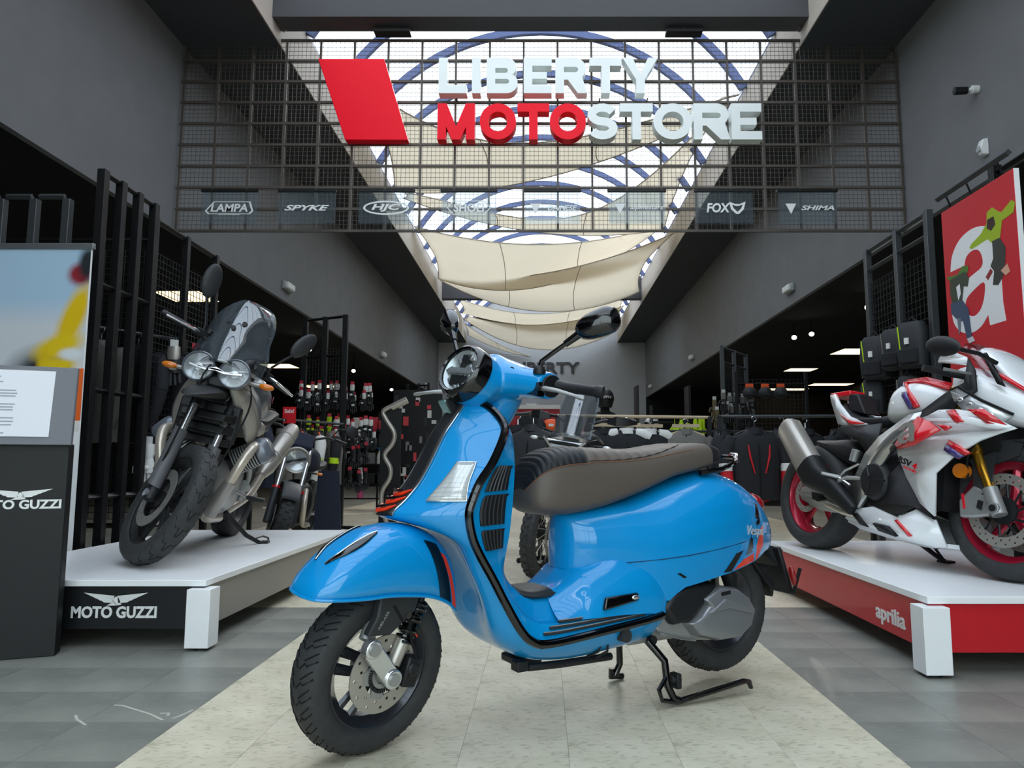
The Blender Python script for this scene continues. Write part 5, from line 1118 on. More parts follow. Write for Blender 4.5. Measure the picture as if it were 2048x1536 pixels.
# engine
NM(None).loft(body([(-.42,.50,.30,.10),(-.50,.58,.24,.14),(-.70,.60,.22,.16),(-.95,.58,.24,.15),(-1.05,.52,.30,.11)], n=20, e=.6)).build('crankcase', m_cast, gz, sharp=50)
for sg in (-1, 1):
    d = Vector((0, sg*.80, .60)).normalized(); o_ = Vector((-.63, sg*.10, .54)); u_ = Vector((1, 0, 0)); v_ = d.cross(u_)
    for k in range(9):
        p = o_ + d*(.06 + .016*k); b = NM(None)
        b.loft([[p + d*f + (u_*(.083*math.copysign(abs(math.cos(t))**.5, math.cos(t))) + v_*(.078*math.copysign(abs(math.sin(t))**.5, math.sin(t)))) for t in [2*PI*i/20 for i in range(20)]] for f in (0, .007)]).build('cylinder_fin', m_cast, gz)
    NM(None).cyl(o_, o_ + d*.21, .066, n=20).build('cylinder', m_blkp, gz)
    NM(None).loft([[o_ + d*f + (u_*(.088*s_*math.copysign(abs(math.cos(t))**.6, math.cos(t))) + v_*(.08*s_*math.copysign(abs(math.sin(t))**.6, math.sin(t)))) for t in [2*PI*i/20 for i in range(20)]] for f, s_ in ((.205,1.0),(.255,1.0),(.285,.82),(.292,.5))]).build('rocker_cover', m_gun, gz, sharp=50)
    NM(None).tube(spline([(-.55,sg*.25,.70),(-.47,sg*.255,.68),(-.425,sg*.235,.60),(-.42,sg*.19,.45),(-.44,sg*.14,.30),(-.52,sg*.10,.23),(-.8,sg*.10,.21)], 4), .029, 12).build('exhaust_header', m_ti, gz)
    NM(None).tube([(-.42,sg*.20,.47),(-.44,sg*.145,.31),(-.46,sg*.13,.26)], [.036,.042,.036], 14).build('heat_shield', m_slv, gz)
    NM(None).tube([(-.80,sg*.13,.40),(-.87,sg*.22,.36),(-.87,sg*.30,.36)], .012, 8).build('footpeg_mount', m_cast, gz)
    NM(None).bx((-.845,sg*.22,.35), (-.895,sg*.33,.375)).build('footpeg', m_plk, gz, bevel=.004)
    NM(None).tube([(-.60,sg*.15,.83),(-.82,sg*.17,.70),(-.98,sg*.17,.48),(-.98,sg*.15,.30)], .019, 10).build('frame_tube', m_cast, gz)
    NM(None).tube([(-.95,sg*.16,.42),(-1.2,sg*.13,.36),(-1.53,sg*.11,.325)], [.04,.032,.035], 10).build('swingarm', m_cast, gz)
    NM(None).tube([(-.95,sg*.17,.62),(-1.25,sg*.19,.66),(-1.35,sg*.20,.60)], .013, 8).build('peg_hanger', m_slv, gz)
NM(None).tube(spline([(-.90,.10,.24),(-1.05,.18,.36),(-1.12,.22,.52)], 5), .03, 12).build('link_pipe', m_ti, gz)
mf = NM(None).tube([(-1.10,.215,.50),(-1.16,.225,.56),(-1.52,.25,.82),(-1.57,.253,.855)], [.035,.060,.062,.050], 20).build('muffler', m_steel, gz)
for f in (.25, .8): p = Vector((-1.16,.225,.56)).lerp(Vector((-1.52,.25,.82)), f); q = Vector((-.39,.025,.24)).normalized(); NM(None).cyl(p, p + q*.014, .0645, n=20).build('muffler_band', m_slv, mf)
NM(None).tube([(-1.0,.15,.80),(-1.22,.10,.42)], .035, 12).build('rear_shock', m_plk, gz)
# side stand (reaches the deck on the leaning side)
NM(None).tube([(-.72,.15,.26),(-.86,.28,.13),(-.95,.36,.088),(-.965,.375,.092)], [.016,.014,.013,.016], 10).build('side_stand', m_blkp, gz)
NM(None).box((-.965,.38,.096), (.07,.06,.012), Matrix.Rotation(R(13), 3, 'X')).build('stand_foot', m_blkp, gz)
NM(None).tube([(-.90,.32,.11),(-.98,.36,.13),(-1.06,.38,.115),(-1.05,.39,.10),(-.96,.37,.10)], .006, 6).build('stand_tang', m_blkp, gz)
for sg in (-1, 1): NM(GM).tube(spline([(-.40,sg*.10,1.14),(-.25,sg*.16,1.0),(-.12,sg*.15,.75),(-.06,sg*.13,.5),(-.10,sg*.11,.42)], 4), .0055, 6).build('brake_hose', m_groove, gz)
NM(GM).bx((-.33,-.15,.99), (-.43,.15,1.03)).bx((-.37,-.15,1.12), (-.47,.15,1.15)).build('triple_clamp', m_blkp, gz, bevel=.01)

# ================================================================== WHITE SPORT BIKE ON THE RIGHT PODIUM
m_wht = mat('white_gloss_fairing', '#eef1f4', .2, coat=.9); m_redf = mat('red_gloss_graphic', '#d61a26', .22, coat=.8); m_pur = mat('purple_graphic', '#433a7e', .25, coat=.7); m_redw = mat('red_wheel_paint', '#b51f3a', .3, .4, coat=.5)
m_clrs = glassy('clear_screen', '#e6d5d8', .12, .02)
ap = thing('sport_motorcycle', 'white sport motorcycle with red graphics and red wheels on the red podium', 'motorcycle', (2.075, 3.28, .3)); ap.rotation_euler = (R(-7), 0, R(-73))
AM = steer_m(.1, R(24.5), R(8)); RKA = Vector((-math.sin(R(24.5)), 0, math.cos(R(24.5))))
wheel(ap, AM, (0, 0, .302), .302, .058, .222, m_redw, 5, 'front', thin=.012, groove=False); wheel(ap, None, (-1.31, 0, .318), .318, .092, .222, m_redw, 5, 'rear', thin=.013, groove=False)
for sg in (-1, 1):
    disc_holes(NM(AM), (0, 0, .302), .165, .118, sg*.078 - .002, nh=44, hr=.0048).build('brake_disc', m_steel, ap)
    cr = NM(AM); 
    for k in range(10): a = 2*PI*k/10; cr.tube([(.055*math.cos(a), sg*.074, .302+.055*math.sin(a)), (.120*math.cos(a+.25), sg*.076, .302+.120*math.sin(a+.25))], .006, 6)
    cr.cyl((0,sg*.068,.302), (0,sg*.08,.302), .062, n=24); cr.build('disc_carrier', m_blkp, ap)
    ax = Vector((0, sg*.115, .302))
    NM(AM).cyl(ax + RKA*.02, ax + RKA*.30, .022, n=16).build('fork_tube', m_goldf, ap); NM(AM).cyl(ax + RKA*.27, ax + RKA*.62, .029, n=18).build('fork_upper', m_goldf, ap)
    NM(AM).cyl(ax + RKA*-.03, ax + RKA*.10, .033, n=18).cyl((0, sg*.10, .302), (0, sg*.15, .302), .026, n=18).build('fork_foot', m_cast, ap, bevel=.003)
    NM(AM).cyl((0, sg*.148, .302), (0, sg*.156, .302), .015, n=12).build('axle_cap', m_groove, ap)
    cb = NM(AM).loft([[(-.02,sg*.09,.37),(-.11,sg*.09,.40),(-.175,sg*.09,.33),(-.165,sg*.09,.25),(-.10,sg*.09,.255),(-.03,sg*.09,.27)],[(-.02,sg*.125,.37),(-.11,sg*.135,.40),(-.175,sg*.135,.33),(-.165,sg*.135,.25),(-.10,sg*.13,.255),(-.03,sg*.125,.27)]]).build('brake_caliper', m_cast, ap, bevel=.01)
    NM(AM).prism([(-.06,.29),(-.085,.30),(-.08,.335),(-.055,.33)], (0, sg*.1335, 0), (1,0,0), (0,0,1), (0, sg*.002, 0)).build('caliper_window', m_groove, cb)
    NM(AM).box((-.148,sg*.136,.325), (.012,.003,.07), Matrix.Rotation(R(-12), 3, 'Y')).build('caliper_lettering', m_redf, cb)
    NM(AM).loft([[ (x, sg*y, z) for x, z, y in ((.06,.63,.055),(-.07,.61,.095),(-.16,.52,.10),(-.12,.46,.105),(-.05,.50,.10),(.05,.55,.07))],[ (x, sg*(y-.012), z) for x, z, y in ((.06,.63,.055),(-.07,.61,.095),(-.16,.52,.10),(-.12,.46,.105),(-.05,.50,.10),(.05,.55,.07))]]).build('mudguard_side', m_dgrey, ap)
    NM(AM).loft([[(-.03,sg*.105,.56),(-.13,sg*.105,.52),(-.11,sg*.12,.36),(-.03,sg*.12,.36)],[(-.03,sg*.115,.56),(-.13,sg*.115,.52),(-.11,sg*.13,.36),(-.03,sg*.13,.36)]]).build('fork_shield', m_dgrey, ap)
    NM(None).cyl((-.145,sg*.13,.47), (-.135,sg*.17,.47), .034, n=18).build('amber_reflector', m_amber, ap)
NM(AM).grid([[Vector((.325*math.cos(a), .062*math.sin(b)*1.1, .302+.325*math.sin(a)*(1-.03*(1-math.cos(b))))) for b in [R(-80+160*j/10) for j in range(11)]] for a in [R(35+100*i/14) for i in range(15)]]).build('front_mudguard', m_dgrey, ap, solid=.005)
# nose fairing
NM(None).loft(body([(.190,.74,.70,.03),(.17,.78,.685,.07),(.12,.835,.67,.115),(.05,.885,.68,.15),(-.04,.93,.70,.175),(-.12,.965,.74,.18),(-.20,.99,.80,.16)], n=24, e=.8)).build('nose_fairing', m_wht, ap, sharp=60)
NM(None).loft(body([(-.17,1.075,1.035,.045),(-.10,1.07,.99,.10),(0,1.0,.92,.13),(.07,.92,.85,.12),(.12,.86,.82,.07)], n=20, e=.8)).build('screen_base', m_wht, ap, sharp=60)
NM(None).grid([[Vector((.06 - .33*v - .05*u*u*(1-v), .125*u*(1 - .55*v*v), .91 + .215*math.sin(v*1.45) - .06*u*u)) for u in [-1+2*i/12 for i in range(13)]] for v in [j/12 for j in range(13)]]).build('windscreen', m_clrs, ap, solid=.004)
facet('nose_stripe', [(-.02,.165,.945),(.06,.135,.90),(.15,.07,.82),(.18,.06,.76),(.12,.10,.83),(.03,.15,.90)], m_redf, ap, .004)
facet('headlamp', [(-.165,.206,.845),(-.125,.206,.855),(0,.196,.78),(.12,.150,.715),(.09,.160,.69),(.02,.190,.685),(-.08,.206,.735),(-.14,.208,.79)], m_hl, ap, .012)
for sg in (-1, 1):
    for k in range(4): x = -.105 + .045*k; NM(None).ell((x, sg*(.214 - .010*k), .795 - .026*k), (.018,.008,.012), 10, 6).build('headlamp_led', m_chrome, ap)
    NM(None).tube([(-.165,sg*.208,.845),(-.125,sg*.208,.857),(0,sg*.20,.783),(.12,sg*.155,.718)], .007, 6).build('headlamp_trim', m_blkp, ap)
facet('black_cowl', [(-.50,.17,.70),(-.36,.19,.755),(-.20,.20,.835),(-.10,.195,.875),(-.085,.192,.99),(-.05,.19,.93),(-.03,.198,.83),(-.12,.21,.78),(-.16,.215,.72),(-.30,.215,.70)], m_blkp, ap, .012)
facet('mirror_arm', [(-.03,.17,1.005),(-.01,.175,1.01),(.05,.16,.90),(.075,.15,.845),(.045,.165,.86)], m_blkp, ap, .012)
facet('side_wing', [(-.29,.15,1.03),(-.20,.20,1.045),(-.10,.19,1.0),(-.08,.185,.955),(-.2,.20,.985),(-.28,.17,1.0)], m_wht, ap, .01)
# side fairings
facet('side_fairing', [(-.50,.20,.62),(-.40,.225,.655),(-.32,.225,.71),(-.20,.235,.75),(-.10,.235,.745),(.04,.215,.715),(.15,.17,.655),(.10,.20,.635),(.02,.225,.60),(-.10,.24,.53),(-.195,.245,.45),(-.20,.235,.25),(-.30,.22,.305),(-.40,.215,.43),(-.47,.205,.535)], m_wht, ap, .012)
facet('upper_ledge', [(-.30,.236,.715),(-.18,.262,.735),(.0,.258,.70),(.16,.20,.655),(.10,.225,.645),(-.08,.27,.68),(-.22,.27,.69)], m_wht, ap, .01)
facet('wing_graphic', [(-.42,.275,.585),(-.385,.28,.62),(-.27,.285,.715),(-.20,.285,.685),(-.14,.285,.645),(-.30,.285,.575),(-.39,.28,.560)], m_redf, ap, .016)
for sg in (-1, 1):
    lb = NM(None); o_ = Vector((-.40, sg*.298, .575)); u_ = Vector((.985, 0, .17)); v_ = Vector((0, 0, 1))
    lb.prism(letter_a(.105, .10), o_ + u_*.02, u_, v_, (0, sg*.003, 0)).build('letter_a', m_slv, ap, sharp=0)
    lb = letter_mesh(NM(None), 'rsv', -.412, .357, .090, .032, ((0, sg*.262, .0), (1, 0, -.35), (0, 0, 1)), -.004 if sg > 0 else .004); lb.build('model_lettering', m_blkp, ap, sharp=0)
    lb = letter_mesh(NM(None), 'rsv4', -.320, .357, .030, .032, ((0, sg*.262, 0), (1, 0, -.35), (0, 0, 1)), -.004 if sg > 0 else .004); letter_mesh(lb, 'factory', -.375, .340, .085, .012, ((0, sg*.262, 0), (1, 0, -.35), (0, 0, 1)), -.004 if sg > 0 else .004); lb.build('red_lettering', m_redf, ap, sharp=0)
    lb = letter_mesh(NM(None), 'aprilia', -.50, .885, .13, .035, ((0, sg*.149, 0), (1, 0, .0), (0, 0, 1)), .003); 
facet('red_graphic', [(-.13,.262,.735),(-.09,.262,.74),(-.03,.262,.68),(-.07,.27,.675)], m_redf, ap, .016)
facet('red_graphic', [(-.02,.258,.735),(.05,.24,.735),(.13,.20,.665),(.06,.235,.67),(.02,.25,.705)], m_redf, ap, .016)
facet('red_graphic', [(-.17,.272,.675),(-.09,.272,.66),(-.12,.276,.64)], m_redf, ap, .016)
facet('red_graphic', [(-.13,.240,.605),(-.02,.232,.545),(-.045,.238,.53),(-.14,.244,.575)], m_redf, ap, .016)
facet('purple_graphic', [(-.14,.243,.585),(-.05,.238,.528),(-.08,.242,.515),(-.15,.246,.555)], m_pur, ap, .017)
facet('black_insert', [(-.54,.20,.585),(-.42,.235,.645),(-.30,.24,.70),(-.33,.25,.64),(-.42,.25,.585),(-.49,.235,.545)], m_blkp, ap, .01)
# belly pan
facet('belly_pan', [(-.96,.11,.215),(-.90,.15,.205),(-.84,.165,.25),(-.66,.175,.275),(-.48,.18,.232),(-.36,.185,.278),(-.25,.18,.235),(-.20,.16,.115),(-.36,.12,.105),(-.60,.12,.125),(-.82,.12,.155)], m_wht, ap, .012)
NM(None).loft([[(x,-w,z),(x,w,z),(x,w,z+.02),(x,-w,z+.02)] for x, w, z in ((-.94,.10,.18),(-.80,.12,.15),(-.55,.12,.115),(-.34,.12,.10),(-.20,.155,.11))]).build('belly_floor', m_wht, ap)
facet('belly_vent', [(-.82,.172,.225),(-.79,.175,.235),(-.70,.17,.165),(-.76,.168,.175)], m_blkp, ap, .012); facet('belly_vent', [(-.66,.172,.19),(-.55,.182,.18),(-.49,.175,.135),(-.62,.165,.155)], m_blkp, ap, .02)
facet('belly_stripe', [(-.50,.182,.215),(-.485,.182,.22),(-.40,.172,.145),(-.415,.172,.142)], m_redf, ap, .017)
facet('lower_black_panel', [(-.66,.18,.285),(-.60,.185,.30),(-.56,.195,.42),(-.46,.20,.50),(-.40,.20,.42),(-.29,.205,.29),(-.235,.20,.235),(-.36,.195,.29),(-.48,.19,.238)], m_blkp, ap, .012)
NM(None).bx((-.22,-.17,.28), (-.28,.17,.62)).build('radiator', m_blkp, ap)
# tank, seat, tail
NM(None).loft(body([(-.20,.845,.74,.10),(-.26,.885,.72,.15),(-.36,.93,.72,.18),(-.47,.95,.72,.185),(-.57,.93,.72,.175),(-.635,.87,.72,.14),(-.665,.80,.73,.11),(-.68,.76,.74,.09)], n=28, e=.72)).build('fuel_tank', m_wht, ap, sharp=60)
facet('tank_red_band', [(-.53,.115,.947),(-.40,.12,.951),(-.25,.11,.90),(-.24,.14,.865),(-.38,.158,.915),(-.50,.155,.925)], m_redf, ap, .012)
facet('tank_purple_band', [(-.545,.115,.945),(-.52,.145,.935),(-.45,.187,.85),(-.40,.192,.775),(-.43,.190,.775),(-.49,.184,.85)], m_pur, ap, .012); facet('tank_red_stripe', [(-.52,.148,.933),(-.49,.158,.926),(-.40,.190,.83),(-.365,.192,.785),(-.395,.194,.775),(-.445,.189,.85)], m_redf, ap, .012)
facet('frame_spar', [(-.86,.165,.30),(-.80,.175,.44),(-.73,.185,.55),(-.62,.195,.64),(-.42,.195,.745),(-.34,.19,.755),(-.38,.20,.68),(-.52,.205,.57),(-.60,.20,.48),(-.66,.19,.38),(-.76,.175,.26)], mat('polished_frame_alloy', '#bdbdbb', .25, .85), ap, .02)
NM(None).loft(body([(-.65,.80,.70,.09),(-.72,.775,.70,.125),(-.84,.775,.71,.14),(-.96,.80,.74,.12),(-1.06,.86,.80,.08),(-1.10,.885,.84,.05)], n=20, e=.65)).build('seat', m_plk, ap)
facet('tail_fairing', [(-.78,.135,.725),(-.92,.14,.775),(-1.05,.11,.865),(-1.13,.08,.935),(-1.20,.06,.935),(-1.19,.06,.90),(-1.12,.09,.83),(-1.04,.12,.74),(-.95,.13,.72)], m_wht, ap, .012)
facet('tail_graphic', [(-1.02,.128,.80),(-.90,.150,.748),(-.80,.145,.730),(-.92,.140,.730)], m_redf, ap, .016)
NM(None).loft([[(-1.04,-.055,.955),(-1.04,.055,.955),(-1.04,.055,.925),(-1.04,-.055,.925)],[(-1.21,-.06,.95),(-1.21,.06,.95),(-1.20,.06,.92),(-1.20,-.06,.92)]]).build('tail_top', m_redf, ap, bevel=.006); NM(None).loft([[(-.98,-.05,.93),(-.98,.05,.93),(-.90,.06,.80),(-.90,-.06,.80)],[(-1.06,-.05,.935),(-1.06,.05,.935),(-1.04,.06,.83),(-1.04,-.06,.83)]]).build('pillion_hump', m_blkp, ap, bevel=.01)
facet('subframe_cover', [(-.66,.15,.72),(-.80,.145,.715),(-1.0,.13,.73),(-1.03,.125,.70),(-.85,.14,.64),(-.74,.16,.56),(-.66,.175,.62)], m_dgrey, ap, .012)
# engine, exhaust, swingarm, pegs
NM(None).loft(body([(-.42,.55,.30,.12),(-.55,.60,.27,.17),(-.75,.56,.27,.17),(-.86,.46,.30,.12)], n=18, e=.6)).build('engine_block', m_blkp, ap)
for sg in (-1, 1):
    NM(None).lathe([(.0,.05),(.05,.048),(.085,.04),(.10,.02),(.105,0),(.105,-.04)], (-.64, sg*.175, .41), (0, sg, 0), 28).build('engine_cover', m_plk, ap)
    for k in range(3): a = k*2.1; NM(None).tube([(-.64+.02*math.cos(a), sg*.226, .41+.02*math.sin(a)), (-.64+.09*math.cos(a), sg*.212, .41+.09*math.sin(a))], .006, 6).build('cover_rib', m_plk, ap)
    facet_pts = [(-1.335,.13,.325),(-1.30,.135,.365),(-1.19,.14,.385),(-1.06,.14,.345),(-.93,.13,.30),(-.90,.12,.24),(-1.02,.13,.225),(-1.15,.14,.235),(-1.30,.135,.285)]
facet('swingarm', facet_pts, m_cast, ap, .03); facet('swingarm_window', [(-1.20,.157,.335),(-1.10,.157,.325),(-1.06,.157,.295),(-1.14,.157,.28),(-1.19,.157,.295)], m_groove, ap, .003)
disc_holes(NM(None), (-1.31, 0, .318), .105, .07, -.112, nh=20).build('brake_disc', m_steel, ap)
e0, e1, e2, e3 = Vector((-1.37,-.235,.735)), Vector((-1.12,-.235,.47)), Vector((-.95,-.215,.36)), Vector((-.80,-.18,.245))
def exr(p, t, a, b): n = Vector((t.z, 0, -t.x)).normalized(); return [p + n*(a*math.copysign(abs(math.cos(q))**.7, math.cos(q))) + Vector((0,1,0))*(b*math.copysign(abs(math.sin(q))**.7, math.sin(q))) for q in [2*PI*k/20 for k in range(20)]]
t_ = (e1 - e0).normalized()
NM(None).loft([exr(e0, t_, .058, .05), exr(e0 + t_*.03, t_, .078, .06), exr(e1, t_, .084, .06)]).build('silencer', m_steel, ap, sharp=50)
NM(None).loft([exr(e1 - t_*.02, t_, .087, .062), exr(e1 + t_*.07, t_, .086, .06), exr(e2, t_, .062, .05), exr(e3, t_, .035, .035)]).build('heat_shield', m_blkp, ap, sharp=50)
NM(None).loft([exr(e0 - t_*.004, t_, .045, .04), exr(e0 + t_*.01, t_, .048, .044)]).build('tail_pipe', m_groove, ap)
NM(None).tube([(-1.06,-.15,.27),(-.92,-.15,.235),(-.80,-.15,.225)], .02, 10).build('collector_pipe', m_ti, ap)
for sg in (-1, 1):
    NM(None).tube([(-.76,sg*.18,.42),(-.85,sg*.20,.42),(-.90,sg*.21,.40)], .012, 8).build('heel_plate', m_cast, ap); NM(None).tube([(-.90,sg*.20,.42),(-.95,sg*.29,.435)], [.014,.009], 10).build('footpeg', m_cast, ap)
    NM(None).tube([(-.78,sg*.18,.50),(-.86,sg*.205,.46),(-.90,sg*.21,.42),(-.82,sg*.20,.38)], .008, 8).build('peg_bracket', m_chrome, ap)
    NM(AM).tube([(-.12,sg*.14,.90),(-.18,sg*.24,.905),(-.24,sg*.36,.915)], [.013,.016,.016], 12).build('clip_on_grip', m_plk, ap)
    NM(AM).tube([(-.10,sg*.18,.90),(-.09,sg*.22,.90),(-.14,sg*.32,.905),(-.15,sg*.335,.905)], [.008,.007,.007,.009], 8).build('control_lever', m_cast, ap)
    NM(None).ell((-.03, sg*.40, 1.005), (.10,.02,.046), 18, 10, Matrix.Rotation(R(14), 3, 'Y')).build('mirror_shell', m_plk, ap)
    NM(None).tube([(.04,sg*.165,.955),(.03,sg*.26,.985),(.02,sg*.36,.99)], .010, 8).build('mirror_stalk', m_blkp, ap)
NM(None).cyl((-.82,-.19,.515), (-.80,-.19,.575), .022, n=14).build('fluid_reservoir', m_cast, ap)
NM(None).loft(body([(-.90,.60,.46,.07),(-1.0,.66,.50,.09),(-1.15,.66,.56,.09),(-1.30,.665,.63,.07)], n=14)).build('rear_hugger', m_plk, ap)
NM(None).tube([(-.66,.10,.13),(-.60,.18,.06),(-.575,.215,.035)], [.014,.012,.012], 8).tube([(-.57,.12,.12),(-.575,.2,.05)], .008, 6).build('side_stand', m_blkp, ap); NM(None).box((-.575,.225,.034), (.07,.05,.012), Matrix.Rotation(R(7), 3, 'X')).build('stand_foot', m_blkp, ap)
NM(AM).tube(spline([(-.10,-.12,.86),(.0,-.16,.70),(-.12,-.16,.55),(-.13,-.14,.41)], 4), .006, 6).build('brake_hose', m_groove, ap)
NM(AM).bx((-.14,-.15,.80), (-.25,.15,.83)).build('triple_clamp', m_blkp, ap, bevel=.01)
NM(None).loft(body([(-.02,.84,.55,.10),(-.12,.88,.50,.13),(-.25,.88,.50,.14)], n=16)).build('fairing_core', m_groove, ap)
# ================================================================== GOODS IN THE BACKGROUND
m_cloth = mat('black_textile', '#1c1d21', .85, noise=.15, nscale=30, bump=.15, bscale=25); m_cgrey = mat('grey_textile', '#6a6762', .85, bump=.1, bscale=30); m_cwht = mat('white_textile', '#d9d9d6', .75)
m_cred = mat('red_textile', '#c01a22', .75); m_neon = mat('neon_yellow_textile', '#b5d91c', .7); m_navy = mat('navy_textile', '#1b2233', .8); m_coran = mat('orange_plastic', '#e8581c', .5); m_wood = mat('pale_wood', '#b9a78c', .6)
m_olive = mat('olive_leather', '#5b5138', .7); m_pack = mat('grey_black_nylon', '#2a2c2f', .7)
def rail(label, a, b, z, feet=True, m=None):
    a = Vector((a[0], a[1], 0)); b = Vector((b[0], b[1], 0)); t = thing('clothes_rail', label, 'clothes rail', a); d = b - a; n = Vector((-d.y, d.x, 0)).normalized()
    MB().tube([(0, 0, z), d + Vector((0, 0, z))], .016, 8).build('hanging_bar', m or m_rackh, t)
    for p in (Vector((0, 0, 0)), d):
        MB().bx((p.x - .02, p.y - .02, .03), (p.x + .02, p.y + .02, z + .01)).build('upright', m_rack, t)
        MB().tube([p - n*.25 + Vector((0, 0, .02)), p + n*.25 + Vector((0, 0, .02))], .02, 4).build('foot', m_rack, t)
    return t
def jacket(label, loc, rz, body_m=None, up=None, low=None, band=None, yoke=None, stripe=None, group='jackets on hangers', hang=None, L=.62, bar=False):
    body_m = body_m or m_cloth; up = up or body_m; low = low or up
    t = thing('jacket', label, 'jacket', loc, rz, group)
    rg = []
    for z, w, d, yo in ((-.115,.075,.055,0),(-.15,.12,.065,0),(-.175,.20,.075,0),(-.22,.235,.095,0),(-.34,.235,.115,0),(-.34-.3*L,.215,.11,0),(-.16-L*.85,.22,.115,0),(-.16-L,.225,.105,0)):
        rg.append([Vector((w*math.copysign(abs(math.cos(q))**.8, math.cos(q)), d*math.copysign(abs(math.sin(q))**.8, math.sin(q)) + .006*math.sin(5*q+z*30), z)) for q in [2*PI*k/22 for k in range(22)]])
    MB().loft(rg).build('torso', body_m, t, sharp=60)
    MB().lathe([(.085,-.16),(.075,-.10),(.068,-.10),(.075,-.16)], (0, 0, 0), (0, 0, 1), 16, closed=True).build('collar', yoke or body_m, t)
    MB().tube([(0,-.118,-.16-L+.02),(0,-.122,-.34),(0,-.075,-.17)], .006, 4).build('zip', m_groove, t)
    for s in (-1, 1):
        MB().tube([(s*.20,0,-.20),(s*.255,-.005,-.28),(s*.285,-.02,-.42),(s*.288,-.03,-.47)], [.062,.068,.06,.057], 12).build('upper_sleeve', up, t)
        MB().tube([(s*.287,-.03,-.465),(s*.275,-.05,-.60),(s*.245,-.08,-.74),(s*.238,-.085,-.77)], [.057,.052,.044,.040], 12).build('lower_sleeve', low, t)
        if band: MB().tube([(s*.289,-.032,-.43),(s*.287,-.036,-.50)], [.0615,.0605], 12).build('sleeve_band', band, t)
        if stripe: MB().tube([(s*.10,-.112,-.26),(s*.09,-.126,-.36),(s*.05,-.124,-.52)], [.005,.010,.006], 6).build('chest_stripe', stripe, t)
        if yoke: MB().tube([(s*.09,-.02,-.145),(s*.17,-.02,-.165),(s*.225,-.01,-.20)], [.045,.058,.055], 10).build('shoulder_yoke', yoke, t)
    h = MB().tube([(-.19,0,-.17),(-.1,0,-.135),(0,0,-.10),(.1,0,-.135),(.19,0,-.17)], .011, 6).build('hanger', hang or m_blk, t)
    MB().tube([(0,0,-.10),(0,0,-.045)] + arc((0,0,-.018), .025, -PI/2, PI*.85, 8, (1,0,0), (0,0,1)), .003, 5).build('hanger_hook', m_chrome, t)
    if bar: MB().bx((-.14,-.02,-.085), (.14,.02,-.05)).build('hanger_top', m_wood, t)
    return t
def glove_proto(label, m1, m2, card, group, loc):
    t = thing('glove', label, 'glove', loc, 0, group)
    MB().bx((-.024,-.003,-.05), (.024,.003,0)).build('header_card', card, t)
    MB().tube([(0,0,-.045),(0,0,-.10),(0,0,-.13)], [.040,.043,.036], 10, flat=(.6,1)).build('cuff', m2, t)
    h = MB().tube([(0,0,-.12),(0,0,-.16),(0,0,-.215)], [.036,.046,.043], 10, flat=(.5,1))
    for k, (x, l) in enumerate(((-.033,.07),(-.011,.085),(.012,.08),(.034,.065))): h.tube([(x,0,-.205),(x*1.15,-.006,-.215-l*.5),(x*1.2,-.018,-.215-l)], [.0125,.012,.009], 7)
    h.tube([(-.04,0,-.15),(-.065,-.008,-.185),(-.068,-.014,-.215)], [.016,.013,.010], 7); h.build('hand', m1, t, sharp=60)
    MB().ell((0,-.024,-.185), (.034,.010,.016), 10, 6).build('knuckle_guard', m2, t)
    return t
ORD = 'first second third fourth fifth sixth seventh eighth ninth tenth eleventh twelfth thirteenth fourteenth fifteenth sixteenth seventeenth eighteenth'.split()
def spread_gloves(proto, pts):
    pts = sorted(pts); base = proto['label']
    for i, p in enumerate(pts):
        o = proto if i == 0 else copy_tree(proto); o.location = p; o.rotation_euler = (0, 0, random.uniform(-.6, .6)); o['label'] = base + ', ' + ORD[i] + ' from left'
random.seed(21)
def clus(x, y, z, nx, nz, dx=.11, dz=.0, dy=.10): return [(x + dx*i + random.uniform(-.03, .03), y + dy*i*.5 + random.uniform(-.05, .05), z - dz*j + random.uniform(-.03, .03)) for i in range(nx) for j in range(nz)]
m_cardr = mat('red_card', '#b02334', .6); m_cardw = mat('white_card', '#bdbdbb', .6); m_blkl = mat('black_leather', '#191a1c', .55)
# left glove display (frame behind, gloves in tiers)
rack('black ladder frame of the left glove display', [(-3.35, 10.1), (-3.02, 9.95), (-2.70, 9.8)], 2.85, (2.83, 2.3, 1.1, .35), .07, [(0, .4, 2.4), (1, .4, 2.4)])
rack('tall thin black frame at the back of the left aisle', [(-3.3, 17.6), (-3.0, 17.5), (-2.75, 17.4)], 2.75, (2.7, .3), .06)
spread_gloves(glove_proto('black and white glove, top tier of left glove display', m_blkl, m_cwht, m_cardr, 'gloves on the left display, upper tier', (0, 0, 0)), clus(-3.25, 9.75, 1.93, 9, 2, .105, .10))
spread_gloves(glove_proto('black and neon glove, middle tier of left glove display', m_blkl, m_neon, m_cardr, 'gloves on the left display, middle tier', (0, 0, 0)), clus(-3.10, 9.70, 1.47, 4, 2, .10, .14))
spread_gloves(glove_proto('black glove with pale cuff, middle tier of left glove display', m_blkl, m_cwht, m_cardr, 'dark gloves on the left display, middle tier', (0, 0, 0)), clus(-2.72, 9.65, 1.45, 6, 2, .08, .14))
spread_gloves(glove_proto('all-black glove, bottom tier of left glove display', m_blkl, m_blkl, m_cardr, 'gloves on the left display, lower tier', (0, 0, 0)), clus(-2.70, 9.5, 1.08, 5, 2, .09, .32))
